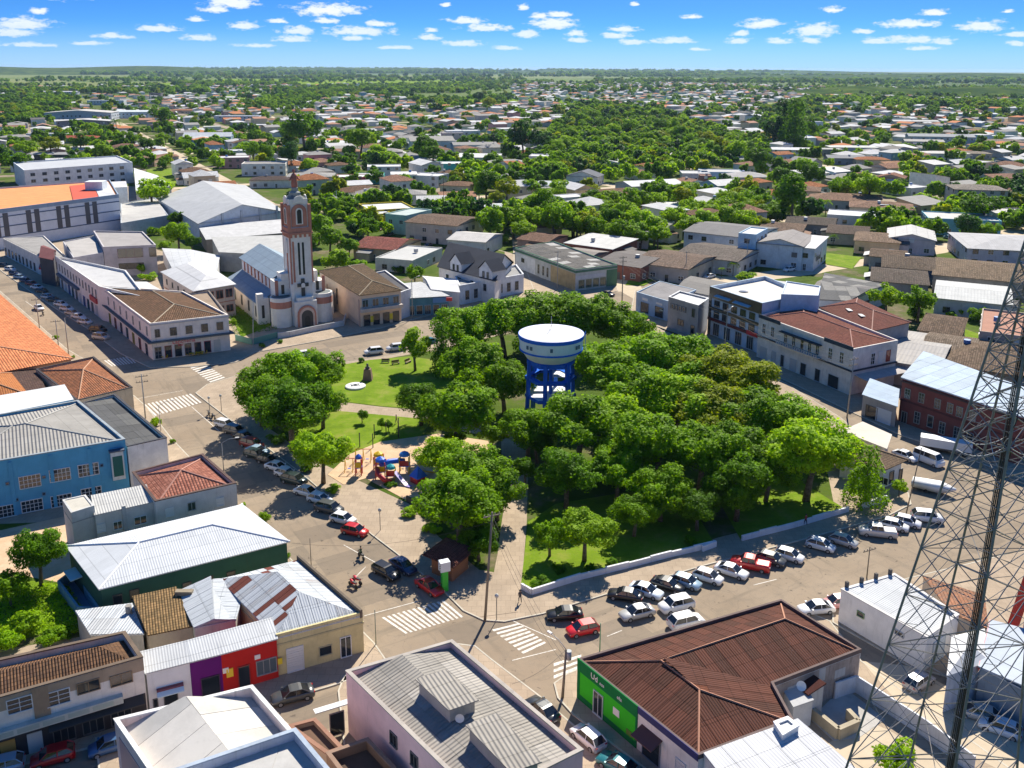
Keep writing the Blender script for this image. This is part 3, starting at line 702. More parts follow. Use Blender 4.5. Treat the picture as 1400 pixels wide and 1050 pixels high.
def tree(px, py, dpx, kind, leaf, label, hk=1.0, **kw):
    """px, py the middle of the crown in the photograph, dpx its width there"""
    zc = 6.
    for _ in range(4):
        p = G(px, py, zc); D = dpx * (p.y * math.cos(P) + (CH - zc) * math.sin(P)) / F
        zc = D * ({'palm': 1.0, 'bush': .36 * hk, 'cone': .5 * hk + .04}.get(kind, .41 * hk + .28) if kw.get('lift') is None else kw['lift'])
    return tree_at(p.x, p.y, D, kind, leaf, label, hk, **kw)
# ---------------------------------------------------------------- hand built buildings near the square
TERRA = (.40, .15, .075); BROWNT = (.20, .12, .085); GREYC = (.33, .31, .285); WSH = (.74, .75, .76); RUST = (.20, .075, .045)
FW = (.72, .72, .7); FD = (.12, .12, .12); FB = (.25, .17, .1)
# brown tiled two storey house at the bottom left
b = building('corner_house', 'two storey white house with tan band and mossy brown tile roof, bottom left corner', 'building',
    [(-70, 974), (195, 899), (171, 864), (-85, 920)], 7.0, (.78, .74, .67), 'hipa', 1.5, tilem((.23, .125, .07), (.10, .06, .045), .5), parapet=.75, capc=(.16, .12, .09), band=[(5.55, 6.95, (.40, .31, .22), .03)])
for x, y in ((121, 938), (166, 928)): wpx(b, 0, x, y, 2.1, 1.25, 'two', FB)
wpx(b, 0, 80, 953, 2.1, 1.6, 'tall', FW); wpx(b, 0, 27, 963, 2.2, 1.6, 'tall', FW)
s1, _ = hit(b, 0, 43, 945); s2, _ = hit(b, 0, 66, 945); panel(b, 0, s1, s2, 3.4, 7.05, .12, wallm((.36, .26, .17)), 'pilaster')
L0 = wlen(b, 0); panel(b, 0, 0, L0 - 2.2, 3.0, 3.75, .7, wallm((.52, .55, .50)), 'balcony_front')
for q in range(6): panel(b, 0, L0 - 16 + q * 2.2, L0 - 14.1 + q * 2.2, 3.15, 3.6, .03, plain((.35, .42, .38)), 'sign_board', out=.7)
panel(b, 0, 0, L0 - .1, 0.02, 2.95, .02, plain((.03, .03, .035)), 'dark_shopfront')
for q, c_ in enumerate(((.35, .2, .06), (.45, .25, .06), (.5, .52, .5))): panel(b, 0, L0 - 15.5 + q * 2.3, L0 - 14.2 + q * 2.3, .1, 2.3, .06, plain(c_), 'shop_door', out=.02)
for q in range(3): put(b, 0, L0 - 2.5 - 2.6 * q, 1.35, 2.0, 2.1, 'shop', FD, out=.03)
awning(b, 0, L0 - 9, L0 - .3, 2.9, 1.3, .25, plain((.03, .03, .03)))
# three little shops
def shop(px, c_, label, wl=None):
    return building('shop', label, 'shop', px, 4.8, c_, 'shed0', .5, corrm((.66, .68, .70), .12, bs=.3, per=.28), over=.15, dirt=.15)
b = shop([(200, 921), (259, 906), (254, 884), (192, 899)], (.70, .72, .74), 'narrow white shop with a small dark awning, left of the purple shop')
awning(b, 0, .8, 3.4, 2.9, 1.0, .5, plain((.45, .6, .7))); panel(b, 0, .8, 3.4, 2.35, 2.85, .5, plain((.12, .03, .06)), 'awning_valance', out=.02)
put(b, 0, 2.1, 1.15, 1.4, 2.1, 'dark', FD, name='door'); put(b, 0, .6, 1.2, .5, 1.0, 'one', FD)
b = shop([(259, 906), (302, 895), (297, 872), (254, 884)], (.13, .015, .16), 'purple painted shop between the white and the red shop')
put(b, 0, 1.9, 1.35, 1.9, 2.5, 'dark', (.05, .02, .06), name='door'); panel(b, 0, 3.2, 3.8, 2.5, 3.1, .08, plain(WHITE), 'sign_board')
b = shop([(302, 895), (378, 874), (371, 852), (297, 872)], (.50, .025, .02), 'bright red shop with small yellow signs, right of the purple shop')
put(b, 0, 2.2, 1.5, 1.3, 2.6, 'dark', (.3, .02, .02), name='door'); put(b, 0, 4.6, 1.9, 2.2, 1.8, 'shop', (.3, .3, .3), gc=(.10, .13, .15))
panel(b, 0, .4, 1.1, 1.9, 2.9, .1, plain((.8, .55, .03)), 'sign_board'); panel(b, 0, 5.8, 6.3, 1.7, 2.4, .1, plain((.8, .6, .03)), 'sign_board'); panel(b, 0, 3.4, 4.0, 3.1, 3.6, .1, plain(WHITE), 'sign_board')
# yellow corner shop and its patchy roof
TIN = corrm((.62, .66, .70), .0, bs=.3, per=.28); TINR = corrm((.17, .055, .04), .0, bs=.3, grime=.5, per=.28); TINM = corrm((.52, .54, .56), .45, bs=.3, per=.28)
random.seed(3)
b = building('yellow_shop', 'pale yellow single storey corner shop with rust patched tin roof beside the crosswalk', 'shop',
    [(378, 874), (496, 843), (409, 767), (300, 794)], 4.6, (.64, .56, .30), 'hipb', 1.9, TIN, over=.0, band=[(3.75, 3.95, (.5, .44, .25), .08)], dirt=.45)
panel(b, 0, 0, wlen(b, 0), 4.5, 5.15, .25, wallm((.64, .56, .30), .5), 'parapet', out=-.26); panel(b, 1, .0, wlen(b, 1), 4.5, 5.5, .3, wallm((.16, .13, .10), .6), 'parapet', out=-.31)
for k, f in enumerate(b.faces):
    c_ = sum((p for p in f), Vector()) / len(f); left = c_.x < sum((p.x for g_ in b.faces for p in g_)) / sum(len(g_) for g_ in b.faces) - 1.0
    sheets(f, b.root, [TIN, TINR, TINM], [.55, .27, .18] if left else [.92, .0, .08], .85, 2.4)
wpx(b, 0, 404, 906, 1.9, 3.0, 'shut', (.68, .68, .66), name='door', ground=True); wpx(b, 0, 445, 889, 1.5, 1.2, 'one', (.45, .4, .25)); wpx(b, 0, 473, 890, 1.3, 2.6, 'two', FW, name='door', ground=True)
for q in range(4): put(b, 1, 3 + q * 3.2, 1.5, 1.3, 2.4, 'dark', (.3, .25, .2), name='door')
b = building('shed', 'pale grey tin roof sloping between the tile roofed shed and the rust patched roof', 'shed', [(266, 859), (322, 848), (338, 790), (243, 811)], 4.3, (.5, .48, .42), 'gableb', .6, TIN, over=.1,
    sheet=([TIN, corrm((.5, .53, .56), .1, bs=.5)], [.8, .2], 1.0, 2.4))
b = building('shed', 'small shed with mossy brown tile roof and brick chimney, left of the pale tin roof', 'shed', [(203, 869), (263, 857), (241, 811), (183, 824)], 4.0, (.35, .3, .22), 'shed0', .7, tilem((.30, .19, .09), (.14, .10, .05), .55, .3, .45), over=.1)
MB().box((1.5, 3.0, 4.8), (2.0, .7, .7)).build('chimney', wallm((.3, .25, .18)), b.root)
b = building('shed', 'low shed with white and rusty corrugated roof above the weeds', 'shed', [(125, 873), (196, 872), (180, 827), (105, 838)], 3.3, (.35, .33, .3), 'shed2', .4, corrm((.7, .74, .78), .25), over=.1,
    sheet=([corrm((.72, .76, .8), 0.), corrm((.66, .68, .7), .2), TINR], [.7, .25, .05], 1.0, 3.0))
MB().tube([(1.5, 1.5, 3.2), (1.5, 1.5, 4.6)], .35, 10).build('flue', wallm((.3, .28, .25)), b.root)
# green building with the white hip roof
b = building('green_building', 'dark green single storey building with a big white corrugated hip roof', 'building', [(138, 805), (392, 741), (330, 692), (94, 748)], 4.9, (.035, .10, .075), 'hipa', 1.4,
    corrm((.74, .77, .80), 0., per=.3, bs=.3, grime=.12), over=.3, ridge=(.8, .8, .8), dirt=.3)
for x, y in ((161, 820), (184, 813), (256, 803), (286, 795), (316, 788)): wpx(b, 0, x, y, 1.1, 1.5, 'dark', (.04, .05, .05))
row(b, 1, 3, 2.4, 1.3, 1.6, 'dark', (.04, .05, .05)); awning(b, 3, 2, 5, 3.0, 1.4, .1, plain((.45, .6, .65)))
b = building('patio_wall', 'blue walled patio beside the green building, next to the garden', 'patio', [(105, 830), (137, 832), (103, 775), (78, 794)], 1.8, (.16, .30, .38), 'flat', 0, flatm((.10, .18, .30)), parapet=1.5)
# grey house with the red tile hip roof, annex and stair tower
b = building('tile_roof_house', 'light grey house with red brown clay tile hip roof and dark parapet, beside the street', 'house', [(212, 686), (323, 661), (277, 621), (181, 646)], 6.0, (.62, .60, .57), 'hipa', 1.7,
    tilem((.40, .17, .12), (.20, .07, .05), .25, .42, .5), parapet=.55, capc=(.12, .08, .07), ridge=(.42, .2, .15))
for x, y, st in ((232, 700, 'shut'), (262, 692, 'two'), (301, 686, 'shut')): wpx(b, 0, x, y, 1.15, 1.3, st, FW if st == 'shut' else (.4, .4, .38))
b = building('annex', 'long low grey annex with pale corrugated roof, left of the red tile roofed house', 'house', [(130, 705), (209, 687), (200, 668), (126, 683)], 5.4, (.60, .58, .55), 'shed0', .5, corrm((.62, .62, .6), .05, bs=.5), over=.1)
for x, y, w_, st in ((138, 722, 1.1, 'shut'), (161, 718, 1.2, 'two'), (192, 711, 1.7, 'two')): wpx(b, 0, x, y, w_, 1.25, st, FW)
s1, _ = hit(b, 0, 170, 705); panel(b, 0, s1 - .25, s1 + .25, 0.1, 6.0, .35, wallm((.46, .46, .45)), 'drain_pillar')
b = building('stair_tower', 'square grey stair tower with a flat stained roof at the left end of the annex', 'tower', [(97, 701), (129, 691), (117, 676), (85, 683)], 6.6, (.50, .50, .49), 'flat', 0, flatm((.55, .52, .45)), parapet=.1, band=[(5.0, 5.12, (.3, .3, .3), .04)])
# blue factory building and neighbours
b = building('blue_building', 'two storey sky blue building with grid windows and grey corrugated roof on the left edge', 'building', [(-80, 644), (171, 601), (107, 548), (-100, 584)], 9.0, (.10, .36, .56), 'hipa', 1.7,
    corrm((.36, .345, .32), .0, per=.5, bs=1., grime=.5), parapet=.35, dirt=.3, capc=(.30, .34, .37), ridge=(.4, .39, .36))
for x, y in ((41, 658), (82, 649), (121, 642)): wpx(b, 0, x, y, 2.9, 2.0, 'grid', FW)
for x, y in ((7, 699), (44, 691), (84, 684), (125, 674)): wpx(b, 0, x, y, 2.9, 1.9, 'grid', FW)
for x, y in ((60, 652), (10, 661), (23, 683), (139, 636), (60, 675)): wpx(b, 0, x, y, .5, .5, 'dark', (.1, .2, .3), pane=False)
L0 = wlen(b, 0)
for q in range(6): panel(b, 0, L0 - 5.4 - q * 5.3, L0 - 4.9 - q * 5.3, 0.1, 8.6, .16, wallm((.10, .36, .56), .3), 'pilaster')
panel(b, 0, L0 - 2.3, L0 - .5, 3.0, 7.6, .9, wallm((.55, .6, .6)), 'stair_box'); panel(b, 0, L0 - 2.1, L0 - .7, 3.6, 6.9, .04, glassm((.03, .12, .1)), 'stair_glass', out=.9)
panel(b, 0, L0 - 2.5, L0 - .3, 7.6, 7.8, 1.05, plain((.06, .08, .12)), 'stair_roof')
b = building('warehouse', 'dark grey sheet roofed warehouse with white side wall right of the blue building', 'warehouse', [(174, 611), (228, 599), (157, 539), (113, 551)], 7.6, (.74, .72, .69), 'shed1', .5,
    corrm((.13, .13, .13), bs=.6, seam=3), parapet=.5, capc=(.08, .08, .09), sheet=([corrm((.13, .13, .13), 0.), corrm((.16, .16, .155), 0.), corrm((.11, .11, .11), 0.)], [1, 1, 1], 3.3, 3.3))
b = building('white_roof_hall', 'plain white flat roofed hall above the blue building, left edge', 'hall', [(-60, 578), (100, 547), (88, 529), (-70, 556)], 8.6, (.6, .62, .65), 'shed0', .3, flatm((.78, .79, .8), .08), over=.1)
b = building('tiled_corner_house', 'house with mossy red brown tile hip roof and dark parapet at the left crossing', 'house', [(105, 548), (181, 530), (128, 488), (49, 505)], 5.6, (.5, .44, .34), 'hipa', 2.0,
    tilem((.40, .16, .08), (.17, .08, .05), .5, .4, .5), parapet=.3, capc=(.06, .055, .06), ridge=(.45, .25, .15))
b = building('small_house', 'little orange tile roof beside the dark satellite dish at the left edge', 'house', [(-40, 548), (36, 540), (14, 512), (-50, 515)], 5.4, (.45, .4, .3), 'hipb', 1.6, tilem((.60, .24, .09), (.45, .17, .07), .15), ridge=(.6, .3, .15))
b = building('small_house', 'house with dark weathered tile roof between the small orange roof and the tiled corner house', 'house', [(28, 540), (60, 533), (48, 505), (12, 512)], 4.8, (.4, .35, .3), 'shed1', .6, tilem((.16, .10, .08), (.08, .05, .05), .5))
b = building('orange_roof_hall', 'long hall with broad orange tile hip roof and brown gutter at the left edge', 'hall', [(-120, 532), (97, 491), (-8, 398), (-215, 432)], 5.6, (.62, .36, .22), 'hipb', 2.6,
    tilem((.70, .27, .12), (.45, .15, .07), .3, .5, .7), over=.4, ridge=(.7, .36, .2))
# bottom middle white roofs
b = building('white_roof_building', 'pale pink building with a large white roof folded in two slopes, bottom left of centre', 'building', [(225, 1085), (430, 1035), (345, 938), (156, 984)], 6.2, (.74, .62, .60), 'gableb', 1.9,
    flatm((.62, .60, .56), .3), parapet=1.1, capc=(.70, .69, .68), sheet=([flatm((.62, .60, .56), .3), flatm((.78, .74, .67), .2)], [1, 1], 3.2, 9)); panel(b, 3, 1, 6, 0.1, 5.0, .05, plain((.45, .3, .32)), 'painted_panel')
b = building('white_roof_building', 'pale flat roof with blue grey parapet at the bottom edge below the folded white roof', 'building', [(330, 1150), (490, 1100), (404, 997), (232, 1055)], 8.2, (.55, .58, .64), 'flat', 0,
    flatm((.60, .59, .56), .3), parapet=.9, capc=(.36, .42, .50), sheet=([flatm((.60, .59, .56), .3), flatm((.57, .56, .54), .3)], [1, 1], 4, 6))
b = building('lean_to', 'small lean-to with dark brown roof wedged between the white roofs and the pink building', 'shed', [(447, 1032), (470, 1024), (431, 983), (393, 993)], 3.6, (.4, .3, .22), 'flat', .1, flatm((.16, .10, .07)), parapet=.4, capc=(.3, .17, .12))
b = building('yard_walls', 'dark weathered brick yard walls against the pink building at the bottom edge', 'yard', [(480, 1075), (548, 1058), (503, 1010), (446, 1030)], 3.8, (.24, .16, .11), 'flat', .1, flatm((.10, .07, .055)), parapet=.9, capc=(.28, .19, .14))
# pink building
PR = corrm((.34, .315, .28), .0, per=.42, bs=.7, grime=.5)
b = building('pink_building', 'pale pink building with grey corrugated roof and two dormer boxes, bottom centre', 'building', [(655, 1097), (797, 1026), (618, 876), (473, 918)], 7.1, (.80, .56, .56), 'gableb', .9, PR, parapet=.7, capc=(.42, .38, .34), dirt=.25,
    sheet=([PR, corrm((.40, .375, .34), .0, per=.42, bs=.7, grime=.4), corrm((.32, .30, .27), 0., per=.42, bs=.7, grime=.5)], [3, 2, 2], 3.0, 3.0))
pb = b
def dormer(px, zt, zb, rm, dish=False):
    Q = ccw([Vector((G(x, y, zt).x, G(x, y, zt).y, 0)) for x, y in px]); c = pb.c
    mb = MB(ax=Q[1] - Q[0]); L = [q - Vector((c.x, c.y, 0)) for q in Q]
    mb.prism(L, zb, zt - .12, 0)
    o = mb.build('dormer', wallm((.45, .42, .36)), pb.root)
    MB(ax=Q[1] - Q[0]).prism(off(L, .25), zt - .12, zt, 0).build('dormer_roof', rm, o)
    if dish:
        a = min(L, key=lambda q: q.y - q.x * .3)
        MB().lathe([(0, 0), (.25, .03), (.42, .12)], (0, 0, 0), 14).build('satellite_dish', plain(WHITE), o).matrix_local = Matrix.Translation((a.x + .9, a.y - .15, zt - .9)) @ Matrix.Rotation(1.4, 4, 'X')
dormer([(615, 968), (649, 956), (608, 918), (573, 929)], 8.6, 6.3, PR, True)
dormer([(700, 1052), (735, 1040), (678, 978), (642, 992)], 8.6, 6.3, PR)
for q in range(3): put(b, 3, wlen(b, 3) - 6 - q * 3.4, 4.8, 1.2, 1.4, 'two', FD)
for q in range(5): put(b, 2, 2 + q * 2.6, 1.5, 1.5, 2.6, 'dark', (.3, .25, .25), name='door')
awning(b, 2, 9.5, 14.5, 3.4, 1.0, .2, wallm((.6, .6, .6)))
MB().box((0, 0, 0), (1.6, 1.1, 3.6)).build('green_kiosk_sign', plain((.04, .22, .12)), b.root).location = Vector((-10.2, 6.2, 1.9))
# green corner building with the brown roof (L shaped)
def P3(x, y, z): return G(x, y, z)
h = 4.7; A, B_, C, N, M_, D = [P3(x, y, h) for x, y in ((791, 902), (1068, 821), (1177, 889), (1057, 935), (1084, 985), (955, 1034))]
R1, R2, R3 = P3(903, 900, h + 1.7), P3(1074, 843, h + 1.7), P3(956, 940, h + 1.7)
cen = (A + C + D) / 3; cen.z = 0; root = empty('green_shop', cen, 'bright green and white corner shop with a large rusty brown sheet roof', 'shop')
gb = Bld(); gb.root = root; gb.c = cen; gb.h = h; gb.Q = [Vector((p.x, p.y, 0)) for p in (D, M_, N, C, B_, A)]; gb.L = [q - cen for q in gb.Q]
mb = MB()
for i in range(6): p, q = gb.L[i], gb.L[(i + 1) % 6]; mb.face([p, q, q + Zv * h, p + Zv * h])
mb.build('wall', wallm((.76, .73, .69)), root)
BR = [corrm(c, 0., per=.3, bs=.45, grime=.5, seam=3.2) for c in ((.10, .04, .028), (.12, .046, .031), (.085, .037, .026), (.16, .055, .03))]
def inn(p, k=.994): v = p - cen; return Vector((v.x * k, v.y * k, p.z - .35))
fs = [[A, B_, R2, R1], [B_, C, R2], [C, N, R1, R2], [N, M_, R3, R1], [M_, D, R3], [D, A, R1, R3]]
mr = MB()
for f in fs: mr.face([inn(p) for p in f])
mr.build('roof', BR[0], root)
for k, f in enumerate(fs): sheets([inn(p) for p in f], root, BR, [5, 4, 4, 4 if k == 3 else .3], 1.3, 3.2, rnd=random)
for a, q in ((A, R1), (R1, R2), (R2, B_), (R2, C), (R1, R3), (R3, D), (R3, M_)): MB().tube([inn(a) + Zv * .1, inn(q) + Zv * .1], .11, 5, sm=False).build('ridge_cap', plain((.42, .2, .12), .8), root)
mc = MB(); O = off(gb.L, .05); I = off(gb.L, -.22)
for i in range(6):
    j = (i + 1) % 6; mc.hexa([O[i] + Zv * (h - .3), O[j] + Zv * (h - .3), I[j] + Zv * (h - .3), I[i] + Zv * (h - .3), O[i] + Zv * (h + .18), O[j] + Zv * (h + .18), I[j] + Zv * (h + .18), I[i] + Zv * (h + .18)])
mc.build('parapet', wallm((.16, .12, .11)), root)
Lw = wlen(gb, 5); sg, _ = hit(gb, 5, 873, 960)    # wall 5 runs from A to D
gb5 = gb; g0 = 0
GRN = wallm((.045, .50, .022), .15); DGR = wallm((.01, .17, .045), .2)
# wall index 5: from last point A to first point D
panel(gb, 5, 0.0, sg, .8, h - 1.15, .05, GRN, 'green_panel'); panel(gb, 5, -.06, sg, h - 1.15, h + .22, .12, DGR, 'green_fascia'); panel(gb, 5, -.06, sg, .02, .8, .08, DGR, 'plinth')
panel(gb, 5, -.06, .35, .8, h - 1.15, .09, DGR, 'corner_pilaster'); panel(gb, 5, sg - .25, sg, .8, h - 1.15, .09, DGR, 'corner_pilaster')
panel(gb, 5, sg, Lw, h - .55, h + .2, .08, wallm((.06, .06, .16)), 'blue_fascia')
put(gb, 5, sg * .37, 1.5, 1.5, 2.7, 'door', (.6, .62, .6), out=.055, name='door'); panel(gb, 5, sg * .62, sg * .72, 1.9, 2.7, .05, plain(WHITE), 'sign_board', out=.06); panel(gb, 5, sg * .84, sg * .93, .9, 1.5, .05, plain((.12, .2, .03)), 'meter_box', out=.06)
text(gb, 5, sg * .30, h - .45, 'Ud', .9, plain(WHITE), out=.16); text(gb, 5, sg * .43, h - .55, 'oss', .55, plain(WHITE), out=.16); text(gb, 5, sg * .72, h - .5, 'ola', .6, plain(WHITE), out=.16)
awning(gb, 5, sg + .6, sg + 3.4, 3.3, 1.5, .5, plain((.10, .04, .035))); put(gb, 5, sg + 2.0, 1.5, 2.4, 2.9, 'dark', (.2, .2, .22), name='door'); put(gb, 5, sg + 5.8, 2.0, 1.3, 1.6, 'shut', (.6, .6, .6))
for q in range(4): put(gb, 4, 4 + q * 5.5, 1.6, 1.6, 2.6, 'dark', (.3, .3, .3), name='door')
panel(gb, 2, .1, wlen(gb, 2) - .1, .1, h - .4, .03, wallm((.40, .33, .29), .9), 'stained_plaster')
for s_, z_, w_, h_ in ((2, 2.6, 1.2, 1.0), (4.2, 2.0, 1.6, 1.2), (6.3, 2.8, .9, 1.5), (8.6, 2.4, 1.5, 1.0)): panel(gb, 2, s_, s_ + w_, z_, z_ + h_, .02, wallm((.52, .5, .48), .3), 'plaster_patch', out=.031)
MB().lathe([(0, 0), (.3, .04), (.5, .15)], (0, 0, 0), 14).build('satellite_dish', plain(WHITE), root).matrix_local = Matrix.Translation(P3(1095, 938, 4.4) - cen) @ Matrix.Rotation(.9, 4, 'X')
b = building('white_roof_shed', 'bright white low pitched roof at the bottom edge in front of the brown roof', 'building', [(1040, 1130), (1185, 1066), (1090, 990), (962, 1037)], 4.3, (.7, .7, .7), 'shed0', .4, corrm((.76, .77, .79), 0., bs=.25, grime=.1), over=.05,
    sheet=([corrm((.76, .77, .79), 0., bs=.25, grime=.08), corrm((.72, .73, .76), 0., bs=.25, grime=.12)], [1, 1], 2.2, 4))
b = building('roof_hatch', 'small white box with a pale lid on the seam between the brown and white roofs', 'box', [(1070, 1006), (1092, 993), (1077, 981), (1058, 988)], 5.4, (.7, .7, .7), 'flat', 0, flatm((.75, .75, .73), .1), parapet=.05, capc=(.8, .8, .8))
# yard behind it
b = building('outhouse', 'little white outhouse with dark lean-to roof in the walled yard', 'outhouse', [(1085, 967), (1111, 958), (1092, 930), (1068, 942)], 3.0, (.62, .62, .62), 'shed0', .3, flatm((.5, .5, .5)), over=.1); put(b, 1, 1.5, 1.2, .8, 1.9, 'shut', FW, name='door')
b = building('lean_to', 'dark red lean-to roof against the stained back wall of the brown roofed shop', 'shed', [(1105, 950), (1126, 941), (1107, 928), (1088, 937)], 3.3, (.5, .5, .5), 'shed3', .5, flatm((.08, .03, .025)), over=.15)
def wallrun(name, label, pts, h, th, m_, cat='wall', group=None, world=False, capm=None):
    Q = [G(*p) for p in pts] if not world else [Vector((p[0], p[1], 0)) for p in pts]; c = sum(Q, Vector()) / len(Q); r = empty(name, c, label, cat, group)
    for a, b_ in zip(Q, Q[1:]):
        d = (b_ - a).normalized(); nn = Vector((-d.y, d.x, 0)) * th / 2; a, b2 = a - c, b_ - c - d * .003
        q = [a - nn, b2 - nn, b2 + nn, a + nn]; MB(ax=d).hexa([p + Zv * .05 for p in q] + [p + Zv * h for p in q]).build('wall_section', m_, r)
    return r
wallrun('yard_wall', 'white yard wall bending round the concrete yard behind the brown roofed shop', [(1140, 957), (1169, 947), (1265, 1010), (1330, 1060)], 2.1, .2, wallm((.66, .66, .68)))
wallrun('yard_wall', 'beige low enclosure wall round the small yard tank', [(1106, 980), (1145, 1012), (1172, 1000), (1158, 985)], 1.4, .5, wallm((.42, .36, .26)))
slab_obj('yard_concrete', [(1108, 985), (1135, 958), (1165, 950), (1210, 985), (1175, 1010), (1140, 1015)], .17, flatm((.45, .43, .4)), z0=.1)
slab_obj('yard_soil', [(1180, 985), (1215, 1000), (1330, 1070), (1280, 1100), (1160, 1050), (1130, 1020)], .15, ground_mat('dirt'), z0=.1)
sheet_obj('lot', [(1178, 905), (1245, 912), (1330, 960), (1420, 990), (1420, 1080), (1265, 1005)], .13, ground_mat('dirt'))
# white box building behind the lattice tower
b = building('white_workshop', 'long white blank walled workshop with pale corrugated roof beside the lattice tower', 'workshop', [(1267, 872), (1311, 841), (1223, 785), (1150, 806)], 4.4, (.76, .74, .72), 'shed0', .35, corrm((.66, .68, .7), .06, bs=.4), parapet=.3, capc=(.62, .6, .58), dirt=.3)
wpx(b, 3, 1177, 840, 1.0, .7, 'dark', (.2, .3, .15)); wpx(b, 3, 1230, 866, 1.2, .6, 'dark', (.4, .4, .4)); put(b, 0, 3, 1.7, 2.6, 2.8, 'garage', (.45, .5, .55), name='garage_door')
for q in range(4): boxpart(b, tuple(b.L[3].lerp(b.L[2], .1 + q * .27) + Zv * 4.85), (.35, .35, .8), wallm((.12, .11, .1)), 'finial', .4)
# canopy station on the right edge
b = building('station_canopy', 'blue grey and white station canopy with a red band, right edge behind the lattice tower', 'canopy', [(1340, 912), (1480, 985), (1520, 905), (1355, 850)], 4.6, (.25, .3, .35), 'gableb', .5, flatm((.56, .62, .70), .15), over=.2)
panel(b, 3, -.2, wlen(b, 3), 3.9, 4.75, .15, plain((.55, .02, .02)), 'red_band'); panel(b, 2, 0, wlen(b, 2), 3.9, 4.75, .15, plain((.55, .02, .02)), 'red_band')
b = building('white_tent', 'rounded white canvas roof between the workshop and the red banded canopy', 'tent', [(1295, 925), (1352, 905), (1345, 862), (1302, 872)], 4.4, (.6, .6, .62), 'hipb', 1.2, flatm((.82, .82, .82), .05), over=.1)
b = building('rubble_roof', 'broken terracotta and grey roof scraps behind the white workshop', 'shed', [(1300, 845), (1350, 860), (1345, 815), (1262, 795)], 3.2, (.5, .42, .34), 'shed1', .6, tilem((.5, .24, .14), (.25, .2, .16), .5), over=.1)
t_ = empty('totem_sign', G(1371, 895), 'tall red leaning totem sign behind the lattice tower, right edge', 'sign')
a = Vector((0, 0, 0)); MB().hexa([a + Vector(q) for q in ((-.5, -.3, 0), (.5, -.3, 0), (.5, .3, 0), (-.5, .3, 0), (1.6, -.3, 12), (2.6, -.3, 12), (2.6, .3, 12), (1.6, .3, 12))]).build('sign_column', plain((.62, .02, .015), .4), t_)
MB().box((2.9, 0, 7), (1.8, .5, 9)).build('sign_face', plain((.66, .7, .74), .4), t_)
# ---------------------------------------------------------------- right hand side of the square
b = building('brick_building', 'two storey dark red brick coloured building with a pale blue metal roof', 'building', [(1234, 517), (1400, 571), (1418, 545), (1263, 490)], 8.6, (.22, .075, .065), 'shed0', .9, corrm((.50, .60, .70), 0., bs=.3, grime=.15), over=.3, dirt=.5,
    sheet=([corrm((.52, .62, .72), 0., bs=.3, grime=.12), corrm((.46, .56, .68), 0., bs=.3, grime=.2)], [1, 1], 2.6, 5), band=[(4.3, 4.6, (.12, .045, .045), .12), (7.9, 8.2, (.09, .06, .06), .2)])
for x, y in ((1241, 538), (1260, 544), (1282, 552), (1299, 558), (1312, 563), (1330, 569)): wpx(b, 0, x, y, 1.2, 1.9, 'tall', (.32, .33, .3))
for x, y, st in ((1236, 572, 'two'), (1254, 571, 'tall'), (1272, 576, 'dark'), (1288, 585, 'tall'), (1308, 592, 'tall'), (1326, 600, 'dark')): wpx(b, 0, x, y, 1.2, 2.3, st, (.38, .4, .38), name='door' if st != 'tall' else 'window')
b = building('garage', 'low garage with blue awning roof between the white corner house and the red brick building', 'garage', [(1180, 540), (1226, 556), (1228, 536), (1190, 522)], 4.2, (.33, .34, .35), 'shed0', .5, corrm((.40, .5, .62), .25, bs=.4), over=.2)
put(b, 0, 2.2, 1.4, 2.6, 2.5, 'dark', (.1, .1, .1), name='door'); put(b, 0, wlen(b, 0) - 2.5, 1.5, 3.2, 2.7, 'garage', (.6, .66, .72), name='garage_door')
b = building('white_corner_house', 'two storey cream white house with balcony and dark cornice on the shaded street', 'house', [(1038, 431), (1167, 477), (1228, 465), (1098, 414)], 10.0, (.76, .71, .65), 'hipa', 1.6,
    tilem((.24, .095, .07), (.16, .06, .05), .35, .3, .5), parapet=.5, band=[(5.1, 5.4, (.05, .055, .07), .25)], ridge=(.36, .17, .13))
L0 = wlen(b, 0)
for f0, f1 in ((.0, .25), (.72, 1.0)): panel(b, 0, L0 * f0, L0 * f1, 9.5, 10.35, .18, wallm((.05, .07, .09)), 'dark_cornice')
panel(b, 0, L0 * .27, L0 * .70, 8.2, 8.45, .9, wallm((.05, .06, .07)), 'canopy'); o = panel(b, 0, L0 * .25, L0 * .70, 5.4, 5.6, 1.1, wallm((.4, .42, .45)), 'balcony_floor')
panel(b, 0, L0 * .25, L0 * .70, 6.25, 6.35, .1, wallm((.1, .2, .25)), 'balcony_rail', out=1.0)
for q in range(18): panel(b, 0, L0 * (.255 + q * .0252), L0 * (.255 + q * .0252) + .25, 5.6, 6.25, .08, wallm((.55, .55, .53)), 'baluster', out=1.02)
for s_ in (.07, .17, .79, .90): put(b, 0, L0 * s_, 7.3, 1.15, 2.4, 'tall', FW)
for s_ in (.32, .41, .50, .58, .66): put(b, 0, L0 * s_, 7.0, 1.1, 2.3, 'two' if s_ != .5 else 'dark', FW, name='window')
for s_, st, w_ in ((.08, 'shut', 2.2), (.2, 'shut', 1.4), (.3, 'dark', 1.2), (.42, 'shut', 2.0), (.53, 'dark', 1.8), (.68, 'dark', 1.6), (.84, 'dark', 3.0)): put(b, 0, L0 * s_, 1.6, w_, 2.8, st, (.5, .5, .5), name='door')
for s_, st in ((.45, 'tall'), (.62, 'shut'), (.8, 'dark')): put(b, 1, wlen(b, 1) * s_, 7.0, 1.2, 2.5, st, FW if st != 'dark' else (.3, .05, .04), gc=GL if st != 'dark' else (.3, .06, .04))
awning(b, 1, 1, wlen(b, 1) + 3, 4.3, 3.2, .3, wallm((.45, .42, .4)))
